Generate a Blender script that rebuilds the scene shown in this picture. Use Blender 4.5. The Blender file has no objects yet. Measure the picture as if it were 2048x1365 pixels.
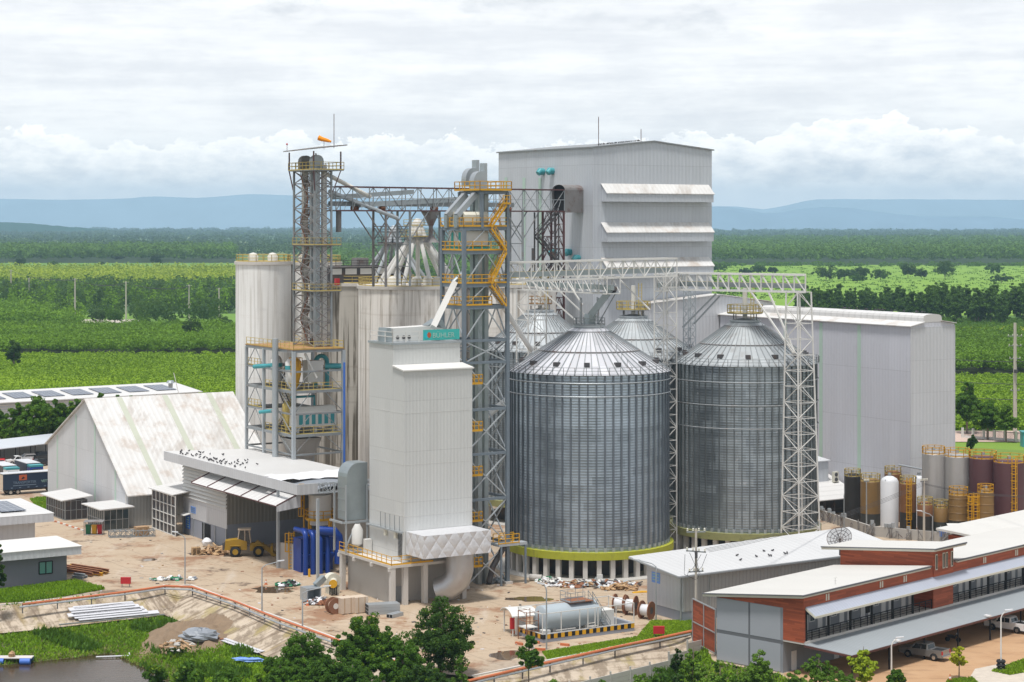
import bpy, math, random
import numpy as np
from mathutils import Vector, Matrix
random.seed(7)
SC = bpy.context.scene
COL = SC.collection
rng = np.random.default_rng(11)
# ---- camera frame used for planning: 2048 px wide photo, focal 4000 px, horizon row 447, camera 48 m up
F, CX, HOR, CH = 4000.0, 1024.0, 447.0, 48.0
a58 = math.radians(58)
R = Vector((math.sin(a58), math.cos(a58), 0))          # plant axis, right and away
L = Vector((-math.cos(a58), math.sin(a58), 0))         # plant axis, left and away
aA = math.radians(43.6)
A = Vector((math.sin(aA), math.cos(aA), 0))            # dormitory axis
B = Vector((-math.cos(aA), math.sin(aA), 0))
UP = Vector((0, 0, 1))
def P(px, py, Y): return Vector(((px-CX)*Y/F, Y, CH-(py-HOR)*Y/F))
def G(px, py, z=0.0):
    Y = F*(CH-z)/(py-HOR); return Vector(((px-CX)*Y/F, Y, z))
def XY(px, Y, z=0.0): return Vector(((px-CX)*Y/F, Y, z))
def Zat(py, Y): return CH-(py-HOR)*Y/F
def along(p, d, px):
    k = (px-CX)/F
    return (k*p.y-p.x)/(d.x-k*d.y)
def V(x, y, z=0.0): return Vector((x, y, z))
# ---------------------------------------------------------------- mesh building
class MB:
    def __init__(s): s.v, s.f, s.m = [], [], []
    def add(s, vs, fs, mi=0):
        n = len(s.v); s.v.extend(vs); s.f.extend([tuple(i+n for i in f) for f in fs]); s.m.extend([mi]*len(fs)); return s
    def box(s, o, a, b, c, mi=0):
        vs = [o, o+a, o+a+b, o+b, o+c, o+a+c, o+a+b+c, o+b+c]
        fs = [(0,3,2,1),(4,5,6,7),(0,1,5,4),(1,2,6,5),(2,3,7,6),(3,0,4,7)]
        if a.cross(b).dot(c) < 0: fs = [f[::-1] for f in fs]
        return s.add(vs, fs, mi)
    def cbox(s, c, a, b, h, mi=0): return s.box(c-a/2-b/2, a, b, UP*h, mi)
    def bar(s, p, q, w, h=None, mi=0):
        h = h or w; d = q-p
        if d.length < 1e-5: return s
        d = d.normalized(); r = UP if abs(d.z) < .95 else Vector((.848,.53,0))
        u = d.cross(r).normalized(); v = u.cross(d).normalized()
        u *= w/2; v *= h/2
        vs = [p-u-v,p+u-v,p+u+v,p-u+v,q-u-v,q+u-v,q+u+v,q-u+v]
        return s.add(vs, [(0,3,2,1),(4,5,6,7),(0,1,5,4),(1,2,6,5),(2,3,7,6),(3,0,4,7)][::1], mi)
    def tube(s, pts, r, n=8, caps=True, mi=0):
        rs = r if isinstance(r, (list, tuple)) else [r]*len(pts)
        vs, fs = [], []; m = len(pts); pu = None
        for i, p in enumerate(pts):
            d = (pts[min(i+1,m-1)]-pts[max(i-1,0)]).normalized()
            if pu is None:
                ref = UP if abs(d.z) < .9 else Vector((1,0,0)); u = d.cross(ref).normalized()
            else:
                u = (pu-d*pu.dot(d)).normalized()
            pu = u; v = d.cross(u)
            for k in range(n):
                t = 2*math.pi*k/n; vs.append(p+(u*math.cos(t)+v*math.sin(t))*rs[i])
        for i in range(m-1):
            for k in range(n):
                a0 = i*n+k; b0 = i*n+(k+1)%n; fs.append((a0,b0,b0+n,a0+n))
        if caps: fs.append(tuple(range(n))[::-1]); fs.append(tuple((m-1)*n+k for k in range(n)))
        return s.add(vs, fs, mi)
    def lathe(s, prof, c, n=32, a0=0, a1=2*math.pi, mi=0, cap=False):
        full = abs(a1-a0-2*math.pi) < 1e-6; k = n if full else n+1; vs, fs = [], []
        for r, z in prof:
            for i in range(k):
                t = a0+(a1-a0)*i/n; vs.append(c+Vector((r*math.cos(t), r*math.sin(t), z)))
        for j in range(len(prof)-1):
            for i in range(n):
                i2 = (i+1)%k; fs.append((j*k+i, j*k+i2, (j+1)*k+i2, (j+1)*k+i))
        if cap: fs.append(tuple(range(k))[::-1]); fs.append(tuple((len(prof)-1)*k+i for i in range(k)))
        return s.add(vs, fs, mi)
    def prism(s, poly, d, mi=0):
        n = len(poly); vs = list(poly)+[p+d for p in poly]
        fs = [tuple(range(n))[::-1], tuple(range(n,2*n))]+[(i,(i+1)%n,(i+1)%n+n,i+n) for i in range(n)]
        return s.add(vs, fs, mi)
    def slab(s, q, t, mi=0): return s.prism(q, UP*t, mi)
    def quad(s, *q, mi=0): return s.add(list(q), [tuple(range(len(q)))], mi)
    def blob(s, c, r, sq=(1,1,1), seed=0, n=8, m=5, rough=.25, mi=0):
        rd = random.Random(seed); vs, fs = [], []
        for j in range(m+1):
            ph = math.pi*j/m
            for i in range(n):
                t = 2*math.pi*i/n; k = r*(1+rough*(rd.random()-.5)*2)
                vs.append(c+Vector((k*sq[0]*math.sin(ph)*math.cos(t), k*sq[1]*math.sin(ph)*math.sin(t), k*sq[2]*math.cos(ph))))
        for j in range(m):
            for i in range(n): fs.append((j*n+i,(j+1)*n+i,(j+1)*n+(i+1)%n,j*n+(i+1)%n))
        return s.add(vs, fs, mi)
    def build(s, name, mat, parent=None, origin=None, smooth=False):
        me = bpy.data.meshes.new(name)
        o = Vector((0,0,0))
        if parent is not None: o = root_loc(parent)
        elif origin is not None: o = origin
        me.from_pydata([tuple(v-o) for v in s.v], [], s.f)
        mats = mat if isinstance(mat, (list, tuple)) else [mat]
        for m_ in mats: me.materials.append(m_)
        if len(mats) > 1: me.polygons.foreach_set('material_index', s.m)
        if smooth:
            me.polygons.foreach_set('use_smooth', [True]*len(me.polygons))
            try: me.set_sharp_from_angle(angle=math.radians(40))
            except Exception: pass
        me.update()
        ob = bpy.data.objects.new(name, me); COL.objects.link(ob)
        if parent is not None: ob.parent = parent
        else: ob.location = o
        return ob
def root_loc(o):
    t = Vector((0,0,0))
    while o is not None: t = t+o.location; o = o.parent
    return t
def tag(o, label, cat, group=None, kind=None):
    o['label'] = label
    if cat: o['category'] = cat
    if group: o['group'] = group
    if kind: o['kind'] = kind
    return o
def thing(name, label, cat, loc, group=None):
    o = bpy.data.objects.new(name, None); COL.objects.link(o); o.location = loc
    o.empty_display_size = .5
    return tag(o, label, cat, group)
def struct(o, label, kind='structure'):
    o['kind'] = kind; o['label'] = label; o['category'] = o.name.split('.')[0].replace('_', ' '); return o
def dup(root, loc, rz=None, label=None, scale=None):
    def cp(o, par):
        c = o.copy(); COL.objects.link(c)
        if par is not None: c.parent = par
        for ch in o.children: cp(ch, c)
        return c
    r = cp(root, None); r.location = loc
    if rz is not None: r.rotation_euler = (0,0,rz)
    if scale: r.scale = (scale,)*3
    if label: r['label'] = label
    return r
# ---------------------------------------------------------------- materials
class NT:
    def __init__(s, name):
        s.mat = bpy.data.materials.new(name); s.mat.use_nodes = True
        s.t = s.mat.node_tree; s.t.nodes.clear()
    def n(s, typ, **kw):
        nd = s.t.nodes.new(typ)
        for k, v in kw.items(): setattr(nd, k, v)
        return nd
    def l(s, a, b): s.t.links.new(a, b)
    def math(s, op, a, b=None, c=None, clamp=False):
        nd = s.n('ShaderNodeMath', operation=op); nd.use_clamp = clamp
        for i, x in enumerate((a, b, c)):
            if x is None: continue
            if isinstance(x, (int, float)): nd.inputs[i].default_value = x
            else: s.l(x, nd.inputs[i])
        return nd.outputs[0]
    def mix(s, fac, a, b, blend='MIX'):
        nd = s.n('ShaderNodeMix', data_type='RGBA', blend_type=blend)
        for x, i in ((fac, 0), (a, 6), (b, 7)):
            if isinstance(x, (int, float)): nd.inputs[i].default_value = x
            elif isinstance(x, (tuple, list)): nd.inputs[i].default_value = (*x[:3], 1)
            else: s.l(x, nd.inputs[i])
        return nd.outputs[2]
    def noise(s, vec, scale=1.0, detail=4, rough=.55, sc=(1,1,1)):
        mp = s.n('ShaderNodeMapping'); mp.inputs['Scale'].default_value = sc; s.l(vec, mp.inputs['Vector'])
        nd = s.n('ShaderNodeTexNoise'); nd.inputs['Scale'].default_value = scale
        nd.inputs['Detail'].default_value = detail; nd.inputs['Roughness'].default_value = rough
        s.l(mp.outputs[0], nd.inputs['Vector']); return nd.outputs['Fac']
    def ramp(s, fac, lo, hi):
        nd = s.n('ShaderNodeMapRange'); nd.interpolation_type = 'SMOOTHSTEP'
        nd.inputs['From Min'].default_value = lo; nd.inputs['From Max'].default_value = hi
        s.l(fac, nd.inputs['Value']); return nd.outputs[0]
    def dot(s, vec, d):
        nd = s.n('ShaderNodeVectorMath', operation='DOT_PRODUCT'); s.l(vec, nd.inputs[0]); nd.inputs[1].default_value = d
        return nd.outputs['Value']
    def pos(s): return s.n('ShaderNodeNewGeometry').outputs['Position']
    def bump(s, h, strength=.3, dist=.05):
        nd = s.n('ShaderNodeBump'); nd.inputs['Strength'].default_value = strength; nd.inputs['Distance'].default_value = dist
        s.l(h, nd.inputs['Height']); return nd.outputs[0]
    def out(s, col, rough=.6, metal=0.0, normal=None, spec=.4):
        b = s.n('ShaderNodeBsdfPrincipled'); o = s.n('ShaderNodeOutputMaterial')
        if isinstance(col, (tuple, list)): b.inputs['Base Color'].default_value = (*col[:3], 1)
        else: s.l(col, b.inputs['Base Color'])
        if isinstance(rough, (int, float)): b.inputs['Roughness'].default_value = rough
        else: s.l(rough, b.inputs['Roughness'])
        b.inputs['Metallic'].default_value = metal; b.inputs['Specular IOR Level'].default_value = spec
        if normal is not None: s.l(normal, b.inputs['Normal'])
        s.l(b.outputs[0], o.inputs['Surface']); s.b = b
        return s.mat
def mul(c, k): return tuple(min(1, x*k) for x in c)
MATS = {}
def pm(name, col, rough=.6, metal=0.0, var=.12, vs=.35, streak=0.0, scol=(.12,.09,.06), ssc=(1.6,1.6,.1), st=(.52,.72),
       corr=0.0, cdir=None, cs=.35, panel=0.0, rust=0.0, rcol=(.2,.09,.035), rs=.8, bump=0.0, bs=3.0, spec=.4, seam=0.0, lap=0.0):
    """weathered painted / sheet / concrete material; corr = corrugation period (m) along cdir; panel = sheet to sheet tone variation"""
    t = NT(name); p = t.pos()
    c = t.mix(t.noise(p, vs, 5, .6), mul(col, 1-var), mul(col, 1+var))
    nrm = None
    if corr:
        u = t.dot(p, tuple(cdir or (R+L)))
        cell = t.math('FLOOR', t.math('DIVIDE', u, corr*3.0))
        wn = t.n('ShaderNodeTexWhiteNoise', noise_dimensions='1D'); t.l(cell, wn.inputs['W'])
        c = t.mix(t.math('MULTIPLY', wn.outputs['Value'], panel or .3), c, mul(col, .86))
        s_ = t.math('SINE', t.math('MULTIPLY', u, 2*math.pi/corr))
        c = t.mix(t.math('MULTIPLY', t.ramp(s_, .55, 1.0), seam or .16), c, mul(col, .55))
        nrm = t.bump(s_, cs, .04)
        if lap:
            sz = t.n('ShaderNodeSeparateXYZ'); t.l(p, sz.inputs[0]); fz = t.math('FRACT', t.math('DIVIDE', sz.outputs[2], lap))
            c = t.mix(t.math('MULTIPLY', t.ramp(fz, .982, .99), .35), c, mul(col, .5))
            rz = t.n('ShaderNodeTexWhiteNoise', noise_dimensions='2D'); cz = t.n('ShaderNodeCombineXYZ'); t.l(cell, cz.inputs[0]); t.l(t.math('FLOOR', t.math('DIVIDE', sz.outputs[2], lap)), cz.inputs[1]); t.l(cz.outputs[0], rz.inputs['Vector'])
            c = t.mix(t.math('MULTIPLY', rz.outputs['Value'], .28), c, mul(col, .80))
    if streak:
        nz = t.noise(p, 1.0, 6, .62, ssc); m = t.ramp(nz, *st)
        m2 = t.ramp(t.noise(p, .09, 3), .35, .7)
        c = t.mix(t.math('MULTIPLY', t.math('MULTIPLY', m, m2), streak), c, scol)
    if rust:
        c = t.mix(t.math('MULTIPLY', t.ramp(t.noise(p, rs, 6, .65), .5, .68), rust), c, rcol)
    if bump and nrm is None:
        nrm = t.bump(t.noise(p, bs, 5, .6), bump, .1)
    return t.out(c, rough, metal, nrm, spec)
# painted / metal library
M = {}
def build_materials():
    RL = tuple(R+L)
    M['white_sheet'] = pm('white_sheet', (.57,.58,.60), .5, 0, .05, .1, corr=.75, cdir=RL, lap=5.2, streak=.24, scol=(.36,.34,.32))
    M['grey_sheet'] = pm('grey_sheet', (.53,.555,.59), .5, 0, .06, .08, corr=.8, cdir=RL, streak=.28, scol=(.32,.31,.30), ssc=(1.0,1.0,.045), lap=7.3)
    M['warehouse_sheet'] = pm('warehouse_sheet', (.57,.58,.63), .5, 0, .05, .08, corr=.7, cdir=RL, streak=.24, scol=(.36,.34,.33), ssc=(1.0,1.0,.05), lap=8.1)
    M['dryer_sheet'] = pm('dryer_sheet', (.60,.605,.59), .45, 0, .04, .1, corr=.5, cdir=RL, cs=.22, seam=.1, streak=.14, scol=(.36,.34,.31), ssc=(1.3,1.3,.06), lap=6.4)
    M['roof_white'] = pm('roof_white', (.64,.63,.61), .45, 0, .06, .15, corr=.9, cdir=tuple(R), streak=.6, scol=(.36,.31,.26), ssc=(.6,.16,.16), st=(.44,.62), rust=.45, rcol=(.4,.3,.22), rs=.25)
    M['roof_white_cross'] = pm('roof_white_cross', (.61,.60,.585), .45, 0, .04, .15, corr=1.5, cdir=tuple(L), streak=.2, scol=(.5,.44,.38), ssc=(.2,.2,.2), seam=.25)
    M['roof_clean'] = pm('roof_clean', (.60,.585,.55), .5, 0, .03, .12, corr=.9, cdir=tuple(A), seam=.12, streak=.3, scol=(.42,.40,.36), ssc=(.35,.35,.35))
    M['shed_roof'] = pm('shed_roof', (.55,.55,.55), .5, 0, .05, .12, corr=.9, cdir=tuple(R), seam=.12)
    M['skylight'] = pm('skylight', (.47,.49,.40), .45, 0, .1, .3, streak=.3, scol=(.3,.26,.2))
    M['translucent_strip'] = pm('translucent_strip', (.42,.55,.47), .45, 0, .06, .2)
    M['brown_sheet'] = pm('brown_sheet', (.27,.26,.23), .6, 0, .1, .2, corr=.6, cdir=RL, streak=.3, scol=(.15,.13,.11))
    M['grey_corr'] = pm('grey_corr', (.36,.37,.37), .55, .2, .08, .2, corr=.55, cdir=RL, seam=.4)
    M['dado'] = pm('dado', (.27,.29,.34), .7, 0, .08, .4, streak=.3, scol=(.2,.17,.14))
    M['concrete'] = pm('concrete', (.42,.40,.37), .85, 0, .14, .25, streak=.5, scol=(.22,.19,.16), bump=.15)
    M['pale_concrete'] = pm('pale_concrete', (.55,.52,.48), .85, 0, .1, .3, streak=.35, scol=(.3,.26,.22))
    M['silo_concrete'] = stained('silo_concrete', (.82,.78,.72), (.27,.22,.17), .72, .30)
    M['clean_silo'] = stained('clean_silo', (.82,.81,.78), (.40,.36,.31), .4, .15)
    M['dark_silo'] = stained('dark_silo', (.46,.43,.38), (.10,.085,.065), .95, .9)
    M['steel_blue'] = pm('steel_blue', (.17,.205,.24), .5, .1, .12, .5)
    M['steel_light'] = pm('steel_light', (.40,.43,.45), .5, .2, .1, .5)
    M['steel_grey'] = pm('steel_grey', (.26,.28,.29), .55, .2, .15, .5, rust=.35)
    M['steel_rust'] = pm('steel_rust', (.22,.21,.205), .65, .1, .2, .5, rust=.75, rcol=(.13,.06,.045))
    M['steel_dark'] = pm('steel_dark', (.075,.072,.075), .6, .1, .2, .5, rust=.35)
    M['steel_maroon'] = pm('steel_maroon', (.12,.055,.055), .6, .1, .2, .5)
    M['galv'] = pm('galv', (.40,.43,.45), .42, .5, .15, .4)
    M['galv_duct'] = pm('galv_duct', (.33,.37,.38), .38, .6, .2, .5)
    M['white_paint'] = pm('white_paint', (.64,.63,.60), .5, 0, .08, .5)
    M['cream_pipe'] = pm('cream_pipe', (.66,.64,.58), .5, 0, .1, .8, rust=.25, rcol=(.36,.27,.18))
    M['yellow'] = pm('yellow', (.62,.33,.015), .5, 0, .12, .6)
    M['pale_yellow'] = pm('pale_yellow', (.52,.40,.12), .55, 0, .2, .6, rust=.4)
    M['ochre_deck'] = pm('ochre_deck', (.34,.19,.07), .8, 0, .25, .6)
    M['deck'] = pm('deck', (.17,.17,.165), .7, .1, .2, .6, rust=.3)
    M['teal'] = pm('teal', (.06,.30,.33), .45, 0, .15, .8)
    M['teal_sign'] = pm('teal_sign', (.05,.42,.38), .5, 0, .05, .5)
    M['orange_paint'] = pm('orange_paint', (.52,.15,.06), .6, 0, .2, .6, rust=.5, rcol=(.3,.16,.1))
    M['red_paint'] = pm('red_paint', (.45,.02,.025), .5, 0, .08, .5)
    M['blue_machine'] = pm('blue_machine', (.012,.045,.24), .35, .1, .15, .5)
    M['blue_sign'] = pm('blue_sign', (.06,.16,.52), .5, 0, .1, .8)
    M['pale_blue_sign'] = pm('pale_blue_sign', (.18,.33,.72), .5, 0, .1, .8)
    M['green_paint'] = pm('green_paint', (.02,.16,.07), .5)
    M['lime_ring'] = pm('lime_ring', (.36,.37,.03), .7, 0, .2, .7, streak=.6, scol=(.12,.12,.05), ssc=(2,2,.5))
    M['moss_ring'] = pm('moss_ring', (.24,.24,.10), .8, 0, .3, .6, rust=.6, rcol=(.10,.10,.04))
    M['red_board'] = board_mat('red_board', (.34,.080,.034))
    M['dark_board'] = board_mat('dark_board', (.12,.045,.035))
    M['grey_wall'] = pm('grey_wall', (.245,.26,.285), .8, 0, .05, .3, streak=.2, scol=(.17,.17,.17))
    M['light_wall'] = pm('light_wall', (.33,.345,.375), .8, 0, .05, .3)
    M['band_wall'] = pm('band_wall', (.13,.135,.145), .8, 0, .06, .3)
    M['house_wall'] = pm('house_wall', (.17,.18,.21), .8, 0, .08, .4, streak=.3, scol=(.11,.1,.1))
    M['canopy_grey'] = pm('canopy_grey', (.30,.325,.34), .5, 0, .04, .1, corr=.5, cdir=tuple(A), seam=.3)
    M['awning'] = pm('awning', (.40,.43,.50), .45, .1, .05, .2, corr=.5, cdir=tuple(A), seam=.3)
    M['cream_trim'] = pm('cream_trim', (.60,.58,.49), .6, 0, .05, .5)
    M['window_glass'] = NT('window_glass').out((.03,.05,.06), .12, 0, None, .8)
    M['green_glass'] = NT('green_glass').out((.10,.28,.25), .2, 0, None, .7)
    M['dark_glass'] = NT('dark_glass').out((.012,.014,.018), .15, 0, None, .8)
    M['black'] = NT('black').out((.012,.012,.013), .8)
    M['rubber'] = NT('rubber').out((.018,.018,.019), .85)
    M['door_white'] = pm('door_white', (.68,.68,.68), .5, 0, .04, .5)
    M['solar'] = solar_mat()
    M['tank_brown'] = pm('tank_brown', (.22,.13,.045), .5, 0, .15, .8, streak=.5, scol=(.07,.05,.03))
    M['tank_rust'] = pm('tank_rust', (.19,.085,.035), .6, 0, .2, .8, streak=.6, scol=(.05,.03,.02))
    M['tank_black'] = pm('tank_black', (.03,.027,.025), .6, 0, .3, .8)
    M['tank_base'] = pm('tank_base', (.045,.045,.04), .7, 0, .3, .8)
    M['tank_maroon'] = pm('tank_maroon', (.10,.045,.05), .5, 0, .1, .5)
    M['tank_steel'] = pm('tank_steel', (.44,.43,.42), .42, .45, .12, .3, streak=.4, scol=(.25,.22,.2))
    M['tank_white'] = pm('tank_white', (.64,.65,.67), .4, 0, .04, .4)
    M['fuel_tank'] = pm('fuel_tank', (.38,.43,.46), .5, .1, .06, .5)
    M['wood'] = pm('wood', (.38,.24,.13), .8, 0, .35, 2.5)
    M['pallet_wood'] = pm('pallet_wood', (.45,.30,.16), .8, 0, .35, 2.0)
    M['rusty'] = pm('rusty', (.24,.10,.05), .8, 0, .3, 1.5)
    M['crate_wrap'] = pm('crate_wrap', (.56,.46,.36), .5, 0, .08, 1.2)
    M['copper'] = pm('copper', (.25,.12,.07), .5, .2, .3, 2)
    M['tarp'] = pm('tarp', (.24,.26,.29), .45, 0, .15, 1.2, bump=.9, bs=1.4)
    M['white_tarp'] = pm('white_tarp', (.70,.70,.72), .5, 0, .15, 1.2, bump=.7, bs=1.5)
    M['pallet_sheet'] = pm('pallet_sheet', (.58,.58,.61), .4, 0, .08, 1.0)
    M['bark'] = pm('bark', (.20,.155,.115), .9, 0, .3, 3, bump=.4)
    M['pole_concrete'] = pm('pole_concrete', (.46,.42,.36), .85, 0, .12, 1)
    M['foil'] = foil_mat(); M['foil_plain'] = pm('foil_plain', (.46,.46,.47), .38, .7, .15, .6, bump=.7, bs=1.2)
    M['cloth_blue'] = NT('cloth_blue').out((.05,.14,.42), .8)
    M['cable'] = NT('cable').out((.05,.05,.055), .7)
    M['truck_navy'] = pm('truck_navy', (.018,.032,.065), .5, 0, .1, .6)
    M['truck_logo'] = pm('truck_logo', (.42,.10,.04), .6)
    M['car_white'] = NT('car_white').out((.72,.72,.72), .25, 0, None, .6)
    M['car_silver'] = NT('car_silver').out((.30,.30,.30), .3, .6, None, .6)
    M['car_black'] = NT('car_black').out((.02,.022,.026), .25, 0, None, .6)
    M['lamp_red'] = NT('lamp_red').out((.45,.015,.02), .25)
    M['chrome'] = NT('chrome').out((.55,.56,.58), .22, .9)
    M['loader_yellow'] = pm('loader_yellow', (.32,.19,.012), .5, 0, .15, 1.2, rust=.25, rcol=(.2,.13,.05))
    M['windsock'] = NT('windsock').out((.85,.28,.005), .8)
    M['pigeon'] = NT('pigeon').out((.06,.055,.06), .8)
    M['letter_pale'] = NT('letter_pale').out((.33,.52,.46), .6)
    M['letter_grey'] = NT('letter_grey').out((.16,.22,.30), .6)
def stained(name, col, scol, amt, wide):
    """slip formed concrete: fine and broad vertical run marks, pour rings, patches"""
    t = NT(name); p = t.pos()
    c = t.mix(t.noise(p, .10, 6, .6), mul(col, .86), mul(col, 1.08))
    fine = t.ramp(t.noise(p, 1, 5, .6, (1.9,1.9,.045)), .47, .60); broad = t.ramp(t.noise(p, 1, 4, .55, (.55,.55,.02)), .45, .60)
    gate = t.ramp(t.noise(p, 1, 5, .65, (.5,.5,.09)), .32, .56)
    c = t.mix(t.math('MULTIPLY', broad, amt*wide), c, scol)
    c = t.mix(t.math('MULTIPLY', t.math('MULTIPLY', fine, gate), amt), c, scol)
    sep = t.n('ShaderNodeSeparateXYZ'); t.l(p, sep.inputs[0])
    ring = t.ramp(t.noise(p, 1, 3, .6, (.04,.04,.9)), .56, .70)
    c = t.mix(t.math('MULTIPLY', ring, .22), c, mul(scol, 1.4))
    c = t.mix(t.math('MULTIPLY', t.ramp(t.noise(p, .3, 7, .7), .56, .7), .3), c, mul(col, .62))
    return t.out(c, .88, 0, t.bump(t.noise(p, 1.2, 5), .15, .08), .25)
def board_mat(name, col):
    t = NT(name); p = t.pos()
    sep = t.n('ShaderNodeSeparateXYZ'); t.l(p, sep.inputs[0])
    row = t.math('FLOOR', t.math('DIVIDE', sep.outputs[2], .2))
    seg = t.math('FLOOR', t.math('ADD', t.math('DIVIDE', t.dot(p, tuple(A+B)), 2.6), t.math('MULTIPLY', row, .37)))
    wn = t.n('ShaderNodeTexWhiteNoise', noise_dimensions='2D')
    cmb = t.n('ShaderNodeCombineXYZ'); t.l(row, cmb.inputs[0]); t.l(seg, cmb.inputs[1]); t.l(cmb.outputs[0], wn.inputs['Vector'])
    c = t.mix(wn.outputs['Value'], mul(col, .72), mul(col, 1.22))
    fr = t.math('FRACT', t.math('DIVIDE', sep.outputs[2], .2))
    c = t.mix(t.math('MULTIPLY', t.ramp(fr, .84, .95), .5), c, mul(col, .35))
    return t.out(c, .65, 0, t.bump(fr, .3, .02))
def solar_mat():
    t = NT('solar'); p = t.pos()
    u = t.math('FRACT', t.math('DIVIDE', t.dot(p, tuple(R)), 1.05)); v = t.math('FRACT', t.math('DIVIDE', t.dot(p, tuple(L)), 2.0))
    e = t.math('MAXIMUM', t.ramp(u, .93, .97), t.ramp(v, .95, .98))
    return t.out(t.mix(e, (.03,.045,.085), (.45,.46,.48)), .18, 0, None, .7)
def foil_mat():
    t = NT('foil'); p = t.pos(); sep = t.n('ShaderNodeSeparateXYZ'); t.l(p, sep.inputs[0])
    u = t.dot(p, tuple(R+L)); z = sep.outputs[2]
    a = t.math('ABSOLUTE', t.math('SINE', t.math('MULTIPLY', t.math('ADD', u, t.math('MULTIPLY', z, .75)), 1.75)))
    b = t.math('ABSOLUTE', t.math('SINE', t.math('MULTIPLY', t.math('SUBTRACT', u, t.math('MULTIPLY', z, .75)), 1.75)))
    h = t.math('MULTIPLY', t.math('POWER', a, .5), t.math('POWER', b, .5))
    n = t.noise(p, 1.6, 5, .6); h2 = t.math('ADD', h, t.math('MULTIPLY', n, .8))
    return t.out(t.mix(n, (.58,.58,.60), (.78,.78,.79)), .45, .4, t.bump(h2, .5, .2))
build_materials()
# ================================================================ camera, light, sky, haze
cam = bpy.data.cameras.new('camera'); camo = bpy.data.objects.new('camera', cam); COL.objects.link(camo)
camo.location = (0, 0, CH); camo.rotation_euler = (math.pi/2, 0, 0)
cam.sensor_width = 36; cam.lens = 36*F/2048; cam.shift_y = -(682.5-HOR)/2048
cam.clip_start = 1; cam.clip_end = 90000
SC.camera = camo
SC.view_settings.view_transform = 'Standard'; SC.view_settings.look = 'None'; SC.view_settings.exposure = EXPOSURE = 0.45
SUN_EL, SUN_AZ = math.radians(73), math.radians(200)      # azimuth from +Y (view direction) clockwise: behind the camera
sun = bpy.data.lights.new('sun', 'SUN'); suno = bpy.data.objects.new('sun', sun); COL.objects.link(suno)
sun.energy = 2.9; sun.angle = math.radians(9); sun.color = (1, .975, .94)
sd = Vector((math.sin(SUN_AZ)*math.cos(SUN_EL), math.cos(SUN_AZ)*math.cos(SUN_EL), math.sin(SUN_EL)))
suno.rotation_euler = sd.to_track_quat('Z', 'Y').to_euler(); suno.location = sd*300
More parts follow.
